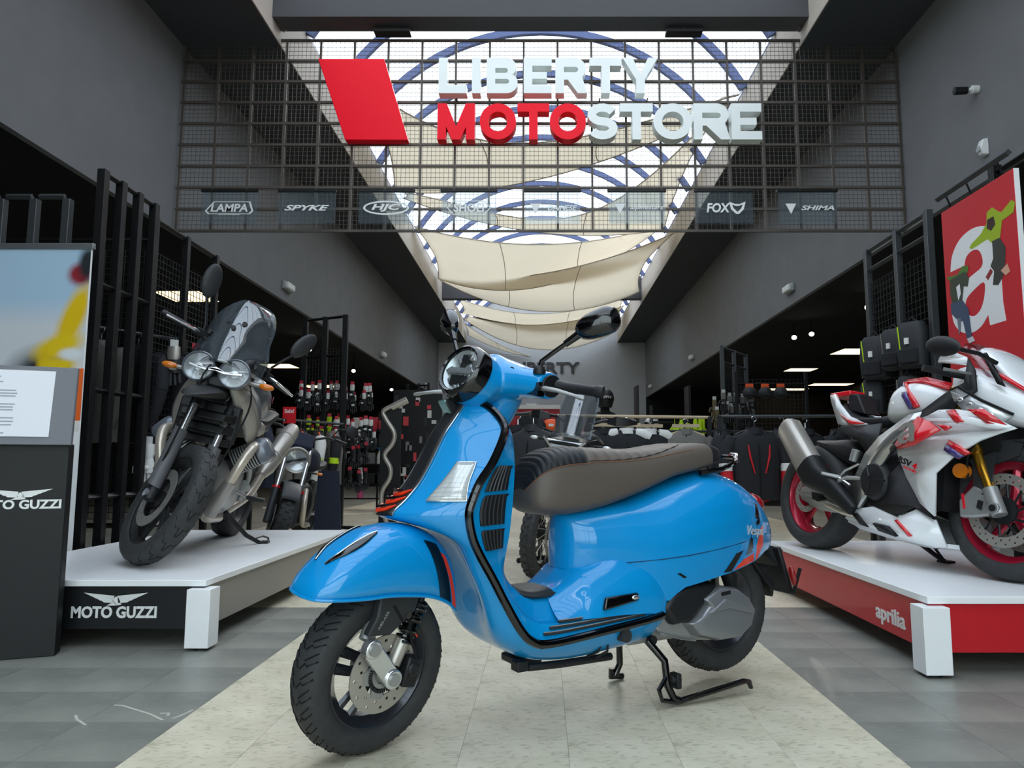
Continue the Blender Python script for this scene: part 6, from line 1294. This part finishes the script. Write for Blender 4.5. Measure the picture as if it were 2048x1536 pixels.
# gloves on the mesh behind the roadster
for i, (lb, a, b, c_, p) in enumerate((('silver and black racing glove with white card on the mesh rack', m_blkl, m_slv, m_cardw, (-2.93, 5.7, 1.80)), ('black glove with red card beside the left headlamp', m_blkl, m_blkl, m_cardr, (-2.90, 6.0, 1.82)), ('white and red racing glove below the left headlamp', m_cwht, m_cred, m_cardr, (-2.90, 6.0, 1.38)), ('small white glove packet low on the mesh rack', m_cwht, m_cwht, m_cardw, (-2.93, 5.4, 1.02)), ('dark glove with orange card low on the mesh rack', m_blkl, m_blkl, m_coran, (-2.93, 5.62, .98)), ('grey glove with pink card low behind the fork', m_cgrey, m_cgrey, m_cardr, (-2.90, 5.85, .98)))):
    g = glove_proto(lb, a, b, c_, 'gloves on the mesh rack', p); g.rotation_euler = (0, 0, R(40)); g.scale = (1.25, 1.25, 1.25)
# dark jackets inside the tall left rack
rail('clothes rail inside the tall left rack', (-3.75, 4.95), (-3.05, 6.1), 1.86)
for i in range(5):
    jacket('dark jacket in the tall left rack, ' + ['nearest the banner', 'second from the banner', 'middle one', 'second from the back', 'farthest back'][i], (-3.70 + .15*i, 5.03 + .245*i, 1.86), R(-20), m_cloth if i % 2 else m_cgrey if i == 2 else m_cloth, L=.72, group='jackets in the tall left rack')
# left rail of grey / neon jackets with sale signs
rail('clothes rail with orange hangers left of the glove display', (-3.15, 7.9), (-2.55, 9.3), 1.32)
cl = [('navy jacket at the near end of the orange-hanger rail', m_navy, None, None), ('grey jacket with neon cuff on the orange-hanger rail', m_cgrey, m_cgrey, m_neon), ('black and grey jacket on the orange-hanger rail', m_cloth, m_cgrey, m_neon), ('black jacket with white sleeve panel on the orange-hanger rail', m_cloth, m_cwht, m_neon), ('charcoal jacket at the far end of the orange-hanger rail', m_cgrey, m_cloth, m_neon)]
for i, (lb, b_, s_, k_) in enumerate(cl):
    jacket(lb, (-3.08 + .11*i, 8.05 + .27*i, 1.32), R(-62), b_, s_, None, k_, group='jackets on the orange-hanger rail', hang=m_coran if i else m_blk, L=.60)
for x, y, lb in ((-3.10, 7.95, 'red Sale sign on the rail, left one'), (-2.92, 8.35, 'red Sale sign on the rail, right one')):
    t = thing('sale_sign', lb, 'sign', (x, y, 1.30), 0, 'sale signs'); MB().bx((-.075,-.004,-.02), (.075,.004,.17)).build('card', mat('sale_red', '#cf1020', .5), t)
    letter_mesh(MB(), 'sale', -.055, .10, .11, .045, ((0,-.0045,0), (1,0,0), (0,0,1)), .001).build('lettering', m_print, t, sharp=0)
t = thing('banner_flag', 'dark navy cloth hanging behind the small scrambler', 'banner', (-2.05, 7.0, 0)); MB().loft([[(-.14,0,.02),(.14,0,.02),(.14,.02,.02),(-.14,.02,.02)],[(-.10,0,.75),(.10,0,.75),(.10,.02,.75),(-.10,.02,.75)]]).build('cloth', m_navy, t)
# product shelf
sh = thing('product_shelf', 'open black shelf of bottles and packets in the left background', 'shelf', (-3.6, 13.2, 0))
for x in (0, .62, 1.24): MB().bx((x-.015,-.015,0), (x+.015,.015,1.75)).build('post', m_rack, sh)
for z in (.20, .45, .80, 1.12, 1.42): MB().bx((0,-.16,z-.012), (1.24,.16,z+.012)).build('shelf_board', m_rack, sh)
def bottle(label, loc, cb, cc, s=1, grp='bottles on the product shelf'):
    t = thing('spray_bottle', label, 'bottle', loc, 0, grp)
    MB().lathe([(0,0),(.045*s,0),(.047*s,.02*s),(.045*s,.12*s),(.025*s,.17*s),(.016*s,.19*s),(0,.19*s)], (0,0,0), (0,0,1), 14).build('bottle_body', cb, t); MB().lathe([(0,.19*s),(.018*s,.19*s),(.018*s,.235*s),(.010*s,.245*s),(0,.245*s)], (0,0,0), (0,0,1), 10).bx((-.045*s,-.012*s,.215*s), (.0,.012*s,.235*s)).build('spray_cap', cc, t)
m_bl = mat('blue_plastic', '#3a8fd0', .4); m_pk = mat('pink_liquid', '#d45a8a', .3)
for k in range(3): bottle('white spray bottle with blue cap on the product shelf, ' + ('left', 'middle', 'right')[k], (-2.92 + .14*k, 13.1, .812), m_cwht, m_bl, 1.25)
bottle('white canister above the pink one on the product shelf', (-3.25, 13.1, .462), m_cwht, m_cwht, 1.2); bottle('pink canister on the bottom board of the product shelf', (-3.25, 13.06, .212), m_pk, m_pk, 1.1)
random.seed(4); pm_ = [mat('packet_red', '#c23a44', .5), mat('packet_white', '#c9c9c6', .5), mat('packet_black', '#232427', .5), mat('packet_grey', '#77787a', .5)]
for j, (z, n, ms) in enumerate(((1.432, 10, (0, 0, 0, 1)), (1.132, 8, (2, 2, 3, 1)), (.812, 4, (2, 3, 1)), (.462, 5, (2, 2, 3)))):
    for k in range(n):
        h = random.uniform(.14, .24); w = 1.2/n*.38; x = -3.55 + 1.15*(k + .5)/n
        if j == 2: x = -3.55 + .14*k
        if j == 3: x = -3.05 + .13*k
        o = MB().bx((-w,-.05,0), (w,.05,h)).build('packet', pm_[random.choice(ms)], None, bevel=.004); o.location = (x, 13.15, z)
        tag(o, 'small packet on the ' + ('top', 'third', 'second', 'lowest')[j] + ' board of the product shelf, ' + ORD[k] + ' from left', 'packet', 'packets on the product shelf board ' + 'abcd'[j])
# exhaust display
t = thing('exhaust_display', 'long bent silver exhaust system standing upright in the left background', 'exhaust pipe', (-2.1, 9.6, 0))
MB().tube(spline([(.22,0,1.62),(.0,0,1.52),(.03,0,1.40),(.14,0,1.22),(.12,0,1.08),(.02,0,.93),(.10,0,.76),(.09,0,.62),(.0,0,.46),(.0,0,.26),(.08,0,.02)], 5), .032, 12).build('bent_pipe', m_steel, t)
MB().tube([(.30,0,1.66),(.10,0,1.56)], .048, 14).build('silencer', m_steel, t); MB().bx((-.05,.03,0), (.22,.06,1.55)).build('backboard', m_rack, t)
# small parts wall and body protectors
pw = thing('parts_wall', 'narrow panel of small packaged parts beside the exhaust display', 'display panel', (-2.6, 12.6, 0)); MB().bx((0,0,.1), (.85,.04,2.1)).build('panel', m_rack, pw)
random.seed(9)
for k in range(46):
    x = random.uniform(.05, .8); z = random.uniform(.3, 2.0); w = random.uniform(.02, .05); h = random.uniform(.03, .08)
    MB().bx((x-w,-.03,z-h), (x+w,-.001,z+h)).build('blister_pack', pm_[random.choice((0,1,1,2,3))], pw)
for k, x in enumerate((-2.72, -2.34)):
    t = thing('back_protector', 'grey back protector hung in the left background, ' + ('left one' if k == 0 else 'right one'), 'body armour', (x, 14.09, 1.64), 0, 'back protectors')
    for i, (z, w, h) in enumerate(((-.10,.12,.10),(-.30,.15,.18),(-.55,.15,.16),(-.75,.12,.12))): MB().ell((0,0,z), (w,.05,h), 14, 8).build('plate', m_cgrey if i < 2 else m_dgrey, t)
    MB().tube([(-.1,0,-.02),(0,0,.04),(.1,0,-.02)], .01, 6).build('strap', m_cloth, t)
rack('shallow wall rack holding the back protectors', [(-3.0, 14.12), (-2.1, 14.12)], 1.75, (1.68, .3), .05)
# ---- centre background: far red cabinet, mannequin, jackets, rails
t = thing('wall_cabinet', 'dark red cabinet with pale top along the far wall', 'cabinet', (-.4, 25.6, 0)); MB().bx((-1.3,-.3,0), (1.0,.3,2.72)).build('body', mat('dark_red_laminate', '#8c1626', .5), t); MB().bx((-1.32,-.32,2.72), (1.02,.32,2.86)).build('top', m_cwht, t)
for k in range(4): MB().bx((-1.25+.57*k,-.312,1.5), (-.74+.57*k,-.30,2.6)).build('door_panel', mat('red_door', '#9d1b2c', .45), t, bevel=.01)
t = thing('mannequin', 'black mannequin in a black helmet and dark jacket, far centre', 'mannequin', (.95, 11.0, .9))
MB().loft([[Vector((w*math.cos(q), d*math.sin(q), z)) for q in [2*PI*k/20 for k in range(20)]] for z, w, d in ((0,.17,.11),(.25,.18,.12),(.48,.22,.13),(.60,.23,.12),(.68,.15,.09),(.71,.07,.07),(.80,.065,.065))]).build('torso', m_cloth, t)
for s in (-1, 1): MB().tube([(s*.20,0,.60),(s*.27,-.02,.42),(s*.28,-.08,.20)], [.07,.06,.05], 12).build('arm', m_cloth, t)
MB().bx((-.2,-.15,-.9), (.2,.15,0)).build('plinth', m_rack, t)
def helmet(label, loc, s, m1, m2, rz=0, grp='helmets in the background'):
    t = thing('helmet', label, 'helmet', loc, rz, grp)
    MB().ell((0,0,.13*s), (.125*s,.15*s,.135*s), 20, 14).build('shell', m1, t); MB().loft([[Vector((w*math.cos(q), -.03*s + d*math.sin(q), z)) for q in [2*PI*k/20 for k in range(20)]] for z, w, d in ((0,.085*s,.10*s),(.05*s,.105*s,.13*s),(.10*s,.11*s,.135*s))]).build('chin_guard', m1, t)
    MB().ell((0,-.035*s,.135*s), (.118*s,.128*s,.045*s), 20, 10).build('visor', m2, t); return t
hm = helmet('black full-face helmet on the far centre mannequin', (.95, 10.97, 1.66), 1.12, m_plk, m_gblk)
letter_mesh(MB(), 'revo', -.075, .13, .15, .035, ((0,-.1885,0), (1,0,0), (0,0,1)), .002).build('visor_lettering', m_slv, hm, sharp=0)
rail('wooden-hanger rail behind the adventure motorcycle', (.15, 7.3), (1.75, 7.6), 1.30, m=m_wood)
for i, (lb, x, b_, y_) in enumerate((('black jacket with white shoulder yoke and badge, centre background', 1.12, m_cloth, m_cwht), ('plain black jacket left of the white-yoke one', .62, m_cloth, None), ('black and white jacket behind the scooter seat', .86, m_cloth, m_cwht), ('dark grey jacket at the right end of the wooden-hanger rail', 1.5, m_cgrey, None))):
    j = jacket(lb, (x, 7.42 + .18*(x > 1), 1.28), R(8 - 5*i), b_, None, None, None, y_, group='jackets on the wooden-hanger rail', hang=m_wood, bar=True)
    if i == 0:
        MB().bx((-.21,-.118,-.44), (.21,-.100,-.30)).build('chest_panel', m_cwht, j, bevel=.01); MB().prism([(.05,-.33),(.10,-.33),(.075,-.39)], (0,-.1195,0), (1,0,0), (0,0,1), (0,-.002,0)).build('chest_badge', m_cloth, j)
rail('rail of dark jackets left of the adventure motorcycle', (-.55, 6.9), (-.02, 6.3), 1.26)
for i in range(4):
    jacket(('black jacket with red cuff mark beside the scooter shield', 'charcoal jacket second on the rail beside the scooter shield', 'black jacket third on the rail beside the scooter shield', 'black jacket at the near end of the rail beside the scooter shield')[i], (-.50 + .14*i, 6.84 - .16*i, 1.26), R(-28), m_cloth if i % 2 == 0 else m_pack, None, None, m_cred if i == 0 else None, group='jackets beside the scooter shield', L=.66)
t = thing('orange_pouch', 'small orange packet on the rail behind the scooter handlebar', 'packet', (.1, 8.5, 1.20)); MB().ell((0,0,.07), (.10,.04,.07), 14, 8).build('pouch', m_coran, t); MB().bx((-.03,-.045,.05), (.03,-.038,.08)).build('patch', m_cwht, t)
t = thing('backpack', 'black backpack lying on the rail behind the scooter handlebar', 'bag', (-.12, 8.5, 1.18)); MB().loft(body([(-.17,.14,0,.05),(-.10,.22,0,.10),(.08,.20,0,.11),(.16,.10,0,.06)], n=14)).build('pack_body', m_cloth, t); MB().tube([(-.1,-.1,.18),(0,-.13,.24),(.1,-.1,.17)], .012, 6).build('strap', m_pack, t)
tb_ = thing('display_table', 'narrow pale table behind the dark jackets', 'table', (-.15, 8.55, 0)); MB().bx((-.75,-.2,1.14), (.75,.2,1.18)).build('table_top', m_wood, tb_)
for sx in (-1, 1):
    for sy in (-1, 1): MB().bx((sx*.72-.02, sy*.17-.02, 0), (sx*.72+.02, sy*.17+.02, 1.14)).build('leg', m_rack, tb_)
# ---- right background
rail('long rail of dark jackets in the right background', (1.70, 6.98), (3.1, 6.90), 1.27); rail('second rail of dark trousers behind the right jackets', (1.55, 9.0), (3.4, 9.4), 1.22)
m_dk = m_cloth
jacket('black jacket with red chest stripes and red sleeves facing the hall', (1.96, 6.72, 1.25), R(4), m_cloth, m_cloth, m_cred, m_cwht, None, m_cred, 'red-sleeved jackets', L=.60)
jacket('black jacket with red sleeves half hidden behind the striped one', (2.27, 6.88, 1.25), R(18), m_cloth, m_cloth, m_cred, m_cwht, None, None, 'red-sleeved jackets', L=.66)
jacket('black jacket with red sleeves beside the sport bike rear wheel', (2.52, 6.96, 1.25), R(24), m_cloth, m_cloth, m_cred, None, None, None, 'red-sleeved jackets', L=.66)
jacket('plain black jacket at the left end of the right rail', (1.74, 7.05, 1.25), R(70), m_cloth, None, None, None, None, None, 'red-sleeved jackets', L=.62)
jacket('plain black jacket at the right end of the right rail', (2.85, 6.98, 1.25), R(50), m_cloth, None, None, None, None, None, 'red-sleeved jackets', L=.66)
for i in range(6):
    x = 1.65 + .26*i; t = thing('riding_trousers', 'dark riding trousers on the second right rail, ' + ORD[i] + ' from left', 'trousers', (x, 9.03 + .2*(x-1.65)/1.0*.2, 1.2), R(50), 'trousers on the second right rail')
    for s in (-1, 1): MB().tube([(s*.09,0,-.10),(s*.10,-.01,-.30),(s*.10,-.03,-.52),(s*.10,.0,-.80)], [.09,.10,.08,.07], 10).build('leg', m_cloth, t); MB().ell((s*.10,-.085,-.5), (.05,.02,.08), 10, 6).build('knee_pad', m_cgrey, t)
    MB().tube([(-.16,0,-.08),(0,0,-.05),(.16,0,-.08)], .018, 6).build('waistband', m_pack, t); MB().tube([(0,0,-.05)] + arc((0,0,-.02), .022, -PI/2, PI*.85, 8), .003, 5).build('hook', m_chrome, t)
rack('black ladder frame of the right glove display', [(3.0, 10.6), (2.72, 10.2), (2.45, 9.8)], 2.42, (2.40, 2.2, 1.4, .3), .05, [(0, .5, 2.2), (1, .5, 2.2)], m_rackh)
spread_gloves(glove_proto('olive leather glove on the right glove display', m_olive, m_olive, m_cardw, 'olive gloves on the right display', (0, 0, 0)), [(2.32, 9.75, 1.72), (2.34, 9.7, 1.58)])
spread_gloves(glove_proto('dark glove with white card on the right glove display', m_blkl, m_cgrey, m_cardw, 'dark gloves on the right display', (0, 0, 0)), clus(2.45, 9.72, 1.78, 6, 2, .085, .14))
for i in range(3):
    t = thing('hanging_cap', 'dark cap with orange label on the right glove display, ' + ('left', 'middle', 'right')[i], 'cap', (2.66 + .2*i, 9.27, 1.84), 0, 'caps with orange labels')
    MB().bx((-.05,-.004,-.05), (.05,.004,0)).build('header_card', m_coran, t); MB().ell((0,0,-.12), (.09,.09,.08), 14, 8).build('crown', m_pack, t); MB().ell((0,-.08,-.15), (.08,.07,.012), 14, 6).build('peak', m_cloth, t)
rack('dark mesh rack behind the caps in the right background', [(2.5, 9.3), (3.4, 9.3)], 2.0, (1.84, .4), .04, [(0, .5, 1.9)])
hb = thing('helmet_shelf', 'dark wall shelf of helmets in the centre right background', 'shelf', (2.05, 13.0, 0))
for z in (.6, 1.05, 1.38): MB().bx((-.35,-.18,z-.015), (.55,.18,z+.015)).build('shelf_board', m_rack, hb)
for x in (-.36, .56): MB().bx((x-.02,-.2,0), (x+.02,.2,2.2)).build('side_post', m_rack, hb)
helmet('white open helmet on the upper board of the helmet shelf', (1.95, 12.95, 1.395), 1.0, m_cwht, m_gblk, R(-40)); helmet('black helmet with orange flash on the middle board of the helmet shelf', (1.92, 12.95, 1.065), .95, m_plk, m_oran, R(-30)); helmet('black helmet on the bottom board of the helmet shelf', (2.0, 12.95, .615), 1.0, m_plk, m_gblk, R(-20))
spread_gloves(glove_proto('neon yellow glove hanging in the centre right background', m_neon, m_neon, m_neon, 'neon yellow gloves', (0, 0, 0)), [(2.22, 11.6, 1.52), (2.33, 11.6, 1.46), (2.45, 11.62, 1.56), (2.52, 11.6, 1.53), (2.58, 11.65, 1.58)])
t = thing('neon_cloth', 'folded neon yellow vest hanging beside the neon gloves', 'vest', (2.12, 11.62, 1.45)); MB().loft([[(-.02,0,0),(.03,0,0),(.03,.03,0),(-.02,.03,0)],[(-.13,-.01,-.16),(.12,-.01,-.10),(.12,.04,-.10),(-.13,.04,-.16)],[(-.06,0,-.36),(.10,0,-.28),(.10,.03,-.28),(-.06,.03,-.36)]]).build('cloth', m_neon, t, bevel=.008); MB().cyl((0,.015,0), (0,.015,.08), .004, n=6).build('cord', m_neon, t)
rack('black frame carrying the neon gloves', [(1.75, 11.66), (2.8, 11.66)], 1.75, (1.55, 1.48, .3), .05)
# backpacks on the right mesh rack
def pack(label, loc, s, rz, strip_m, clear=False):
    t = thing('backpack', label, 'bag', loc, rz, 'bags on the right mesh rack')
    MB().loft([[Vector((w*s*math.copysign(abs(math.cos(q))**.5, math.cos(q)), d*s*math.copysign(abs(math.sin(q))**.6, math.sin(q)) - .02*s, z*s)) for q in [2*PI*k/20 for k in range(20)]] for z, w, d in ((-.46,.10,.05),(-.44,.135,.08),(-.25,.145,.10),(-.08,.135,.085),(-.02,.10,.05))]).build('pack_body', m_pack, t, sharp=50)
    MB().tube([(-.06*s,-.02,-.03*s),(0,-.02,.03*s),(.06*s,-.02,-.03*s)], .008, 6).build('carry_loop', m_cloth, t)
    MB().tube([(-.10*s,-.105*s,-.06*s),(-.06*s,-.125*s,-.40*s)], .004, 5).build('reflective_piping', strip_m, t); MB().bx((-.02*s,-.135*s,-.24*s), (.02*s,-.118*s,-.18*s)).build('label_patch', m_cwht, t)
    MB().bx((-.10*s,-.13*s,-.42*s), (.10*s,-.10*s,-.28*s)).build('front_pocket', m_cloth, t, bevel=.01)
pack('tall black bag with neon edge on the right mesh rack', (2.66, 5.72, 1.84), .78, R(-50), m_neon); pack('dark rounded bag in the middle of the right mesh rack', (2.66, 5.40, 1.84), .7, R(-60), m_cgrey); pack('black bag with clear map pocket nearest the poster', (2.66, 5.12, 1.84), .75, R(-60), m_neon); pack('black square bag with thin neon line hung low on the right mesh rack', (2.66, 5.80, 1.50), .62, R(-40), m_neon); pack('dark bag lying behind the sport bike tank', (2.66, 5.22, 1.46), .6, R(-60), m_cgrey)
# ---- adventure motorcycle behind the scooter
m_sand = mat('light_grey_plastic', '#b9bcbd', .4)
av = thing('adventure_motorcycle', 'black adventure motorcycle with spoked wheels and tall clear screen behind the scooter', 'motorcycle', (-.03, 5.30, 0)); av.rotation_euler = (R(-9), 0, R(-108)); VM = steer_m(.11, R(26), R(-6)); RKV2 = Vector((-math.sin(R(26)), 0, math.cos(R(26))))
def spoked(parent, M, c, Rr, w, rm, pre):
    t = tyre(NM(M), c, Rr, w, rm + .004).build(pre + '_tyre', m_rub, parent); kn = NM(M)
    for k in range(34):
        a = 2*PI*k/34
        for s in (-1, 0, 1): aa_ = a + (.09 if s == 0 else 0); kn.box((c[0]+(Rr-.004*abs(s)*3)*math.cos(aa_), s*w*.62, c[2]+(Rr-.004*abs(s)*3)*math.sin(aa_)), (.016,.028,.036), Matrix.Rotation(-aa_, 3, 'Y'))
    kn.build('tread_blocks', m_rub, t, sharp=0)['kind'] = 'stuff'
    r = rim(NM(M), c, rm, w*.7).build(pre + '_rim', m_blkp, parent)
    for k in range(24):
        a = 2*PI*k/24; s = 1 if k % 2 else -1; NM(M).cyl((c[0]+.05*math.cos(a+.5*s), s*.035, c[2]+.05*math.sin(a+.5*s)), (c[0]+rm*.95*math.cos(a), 0, c[2]+rm*.95*math.sin(a)), .0028, n=5).build('spoke', m_steel, r)
    NM(M).cyl((c[0],-.05,c[2]), (c[0],.05,c[2]), .045, n=18).build(pre + '_hub', m_blkp, parent)
spoked(av, VM, (0,0,.325), .325, .052, .245, 'front'); spoked(av, None, (-1.45,0,.325), .325, .07, .225, 'rear')
for sg in (-1, 1):
    disc_holes(NM(VM), (0,0,.325), .150, .11, sg*.066, nh=20).build('brake_disc', m_disc, av); ax = Vector((0, sg*.095, .325))
    NM(VM).cyl(ax - RKV2*.03, ax + RKV2*.28, .03, n=14).build('fork_slider', m_plk, av); NM(VM).cyl(ax + RKV2*.25, ax + RKV2*.75, .024, n=14).build('fork_tube', m_steel, av)
    NM(VM).loft([[ax + RKV2*f + Vector((.05*math.cos(q), .035*math.sin(q) + sg*.008, 0)) for q in [2*PI*k/14 for k in range(14)]] for f in (.12,.32)]).build('fork_guard', m_sand, av)
    NM(VM).cyl((.02,sg*.12,.52), (.03,sg*.14,.52), .025, n=14).build('amber_reflector', m_amber, av); NM(VM).box((-.10,sg*.075,.36), (.07,.045,.10)).build('brake_caliper', m_blkp, av, bevel=.008)
    NM(VM).tube([(-.45,sg*.06,1.13),(-.50,sg*.20,1.19),(-.56,sg*.42,1.20)], .012, 8).build('handlebar', m_blkp, av); NM(VM).tube([(-.53,sg*.30,1.20),(-.565,sg*.43,1.20)], .018, 10).build('handlebar_grip', m_plk, av)
    NM(VM).loft([[(-.44,sg*.24,1.20),(-.44,sg*.24,1.16),(-.455,sg*.24,1.16),(-.455,sg*.24,1.20)],[(-.41,sg*.32,1.225),(-.41,sg*.32,1.15),(-.422,sg*.32,1.15),(-.422,sg*.32,1.225)],[(-.44,sg*.40,1.22),(-.44,sg*.40,1.16),(-.452,sg*.40,1.16),(-.452,sg*.40,1.22)],[(-.52,sg*.455,1.20),(-.52,sg*.455,1.18),(-.53,sg*.455,1.18),(-.53,sg*.455,1.20)]]).build('hand_guard', m_plk, av, bevel=.01)
    facet('side_fairing' if sg > 0 else 'fairing', [(-.20,.12,1.0),(-.34,.20,1.04),(-.55,.24,.98),(-.68,.24,.80),(-.62,.24,.62),(-.48,.23,.66),(-.36,.21,.84)], m_blkp, av, .012, mir=False) if sg > 0 else facet('side_fairing', [(-.20,-.12,1.0),(-.34,-.20,1.04),(-.55,-.24,.98),(-.68,-.24,.80),(-.62,-.24,.62),(-.48,-.23,.66),(-.36,-.21,.84)], m_blkp, av, .012, mir=False)
    facet('crash_panel', [(-.52,sg*.246,.70),(-.60,sg*.25,.72),(-.62,sg*.25,.60),(-.54,sg*.246,.58)], m_sand, av, .012, mir=False)
    NM(None).tube([(-.30,sg*.16,.99),(-.30,sg*.26,.99)], .01, 6).build('indicator_stalk', m_blkp, av); NM(None).ell((-.30,sg*.29,.99), (.02,.035,.015), 12, 8).build('indicator', m_sig, av)
    NM(None).tube([(-.34,sg*.25,.76),(-.42,sg*.27,.55),(-.70,sg*.26,.40),(-.85,sg*.22,.42)], .014, 8).build('crash_bar', m_blkp, av); NM(None).bx((-.80,sg*.2,.34), (-.86,sg*.33,.365)).build('footpeg', m_cast, av)
NM(None).loft(body([(-.13,.99,.965,.12),(-.16,1.005,.93,.155),(-.24,1.02,.92,.165),(-.36,1.04,.92,.15)], n=20)).build('nose_cowl', m_blkp, av)
NM(None).loft([[(-.135,-.13,.995),(-.135,.13,.995),(-.128,.09,.945),(-.128,-.09,.945)],[(-.155,-.15,1.0),(-.155,.15,1.0),(-.15,.10,.935),(-.15,-.10,.935)]]).build('headlamp', m_hl, av, bevel=.004)
for sg in (-1, 1): NM(None).tube([(-.135,sg*.165,1.01),(-.13,sg*.09,.935),(-.128,0,.93)], .008, 6).build('lamp_trim', m_slv, av)
NM(None).grid([[Vector((-.19 - .20*v - .12*u*u, (.155 - .02*v)*u*(1 if v < .8 else 1 - (v-.8)*1.6), 1.03 + .40*v)) for u in [-1+2*i/12 for i in range(13)]] for v in [j/12 for j in range(13)]]).build('windscreen', m_smoke if False else glassy('clear_tall_screen', '#d5dade', .16, .02, .05, '#c5ccd0'), av, solid=.004)
NM(None).bx((-.30,-.07,1.05), (-.33,.07,1.20)).build('dash_display', m_plk, av, bevel=.008); NM(None).loft(body([(.16,.80,.785,.02),(.05,.83,.79,.06),(-.15,.87,.80,.08),(-.30,.90,.82,.07)], n=14)).build('beak', m_blkp, av)
NM(None).loft(body([(-.42,1.0,.80,.10),(-.55,1.08,.78,.17),(-.72,1.08,.78,.18),(-.90,.98,.78,.12)], n=18)).build('fuel_tank', m_blkp, av); NM(None).loft(body([(-.86,.92,.80,.08),(-1.05,.87,.78,.14),(-1.4,.93,.80,.14),(-1.65,.95,.84,.09)], n=16, e=.65)).build('seat', m_seatd, av); NM(None).loft(body([(-.45,.62,.25,.12),(-.65,.70,.22,.17),(-.95,.60,.24,.15)], n=16)).build('engine', m_blkp, av); NM(None).bx((-.33,-.15,.55), (-.39,.15,.80)).build('radiator', m_groove, av)
for sg in (-1, 1): NM(None).tube([(-.92,sg*.13,.40),(-1.45,sg*.10,.325)], .03, 8).build('swingarm', m_blkp, av)
NM(None).tube([(-1.0,-.16,.50),(-1.5,-.20,.70)], [.045,.06], 14).build('silencer', m_steel, av); NM(None).tube([(-.75,.14,.26),(-.85,.26,.08),(-.88,.275,.05)], .013, 8).build('side_stand', m_blkp, av)
# ---- small scrambler behind the left podium
sb = thing('scrambler_motorcycle', 'dark scrambler motorcycle with one round headlamp behind the left podium', 'motorcycle', (-2.32, 6.30, 0)); sb.rotation_euler = (R(-8), 0, R(-82)); BM = steer_m(.1, R(26), R(18))
spoked(sb, BM, (0,0,.325), .325, .06, .23, 'front'); spoked(sb, None, (-1.4,0,.325), .325, .075, .22, 'rear')
for sg in (-1, 1):
    ax = Vector((0, sg*.10, .325)); NM(BM).cyl(ax - RKV2*.02, ax + RKV2*.30, .034, n=14).build('fork_slider', m_dgrey, sb); NM(BM).cyl(ax + RKV2*.29, ax + RKV2*.31, .038, n=14).build('fork_seal', m_redf, sb); NM(BM).cyl(ax + RKV2*.30, ax + RKV2*.75, .021, n=14).build('fork_tube', m_chrome, sb)
    disc_holes(NM(BM), (0,0,.325), .145, .10, sg*.072, nh=18).build('brake_disc', m_disc, sb)
    NM(BM).tube([(-.40,sg*.06,1.06),(-.46,sg*.22,1.13),(-.54,sg*.40,1.12)], .012, 8).build('handlebar', m_blkp, sb); NM(BM).tube([(-.50,sg*.30,1.13),(-.55,sg*.42,1.12)], .018, 10).build('handlebar_grip', m_plk, sb)
    NM(BM).tube([(-.46,sg*.26,1.14),(-.44,sg*.30,1.24),(-.44,sg*.36,1.25)], .006, 6).build('mirror_stem', m_blkp, sb); NM(BM).ell((-.45,sg*.42,1.25), (.016,.065,.055), 16, 10).build('mirror_shell', m_plk, sb)
    NM(None).tube([(-.36,sg*.14,.76),(-.36,sg*.20,.76)], .009, 6).build('indicator_stalk', m_blkp, sb); NM(None).ell((-.355,sg*.225,.76), (.016,.03,.014), 10, 6).build('indicator', m_amber, sb)
    NM(None).tube([(-.75,sg*.14,.36),(-.75,sg*.30,.36)], .012, 8).build('footpeg', m_cast, sb)
hc_ = Vector((-.245,0,.86)); hx = Vector((1,0,.05)).normalized()
NM(BM).lathe([(.03,-.13),(.095,-.08),(.120,-.02),(.124,.0),(.112,.012),(.092,0)], hc_, hx, 32, closed=True).build('headlamp_ring', m_slv, sb); NM(BM).lathe([(.0,-.03),(.05,-.02),(.092,.002)], hc_, hx, 28).build('lamp_reflector', m_hl, sb); NM(BM).lathe([(0,.02),(.05,.013),(.092,.004)], hc_, hx, 28).build('lamp_glass', m_lens, sb); NM(BM).box(hc_ + hx*.008, (.012,.17,.02), Matrix.Rotation(R(25), 3, 'X')).build('lamp_bar', m_plk, sb)
NM(BM).grid([[Vector((.355*math.cos(a), .078*math.sin(b), .325+.355*math.sin(a)-.012*(1-math.cos(b)))) for b in [R(-85+170*j/8) for j in range(9)]] for a in [R(40+95*i/12) for i in range(13)]]).build('front_mudguard', m_dgrey, sb, solid=.006)
NM(BM).loft([[(-.30,-.10,.96),(-.30,.10,.96),(-.28,.11,1.0),(-.28,-.11,1.0)],[(-.38,-.09,1.10),(-.38,.09,1.10),(-.36,.10,1.12),(-.36,-.10,1.12)]]).build('fly_screen', m_navy, sb, bevel=.01)
NM(None).loft(body([(-.40,.95,.76,.08),(-.52,1.0,.74,.15),(-.72,.98,.74,.16),(-.88,.88,.74,.10)], n=18)).build('fuel_tank', m_navy, sb); NM(None).loft(body([(-.86,.86,.76,.08),(-1.1,.84,.76,.13),(-1.5,.87,.79,.11)], n=14, e=.65)).build('seat', m_seatd, sb); NM(None).loft(body([(-.40,.60,.26,.10),(-.60,.68,.24,.16),(-.90,.60,.25,.14)], n=16)).build('engine', m_blkp, sb)
NM(None).tube(spline([(-.42,.12,.60),(-.34,.14,.48),(-.42,.14,.30),(-.7,.14,.26)], 4), .026, 10).build('exhaust_header', m_ti, sb)
for sg in (-1, 1): NM(None).tube([(-.88,sg*.13,.40),(-1.4,sg*.10,.325)], .028, 8).build('swingarm', m_blkp, sb)
NM(None).tube([(-.7,.14,.26),(-.82,.25,.06),(-.84,.26,.045)], .012, 8).build('side_stand', m_blkp, sb)
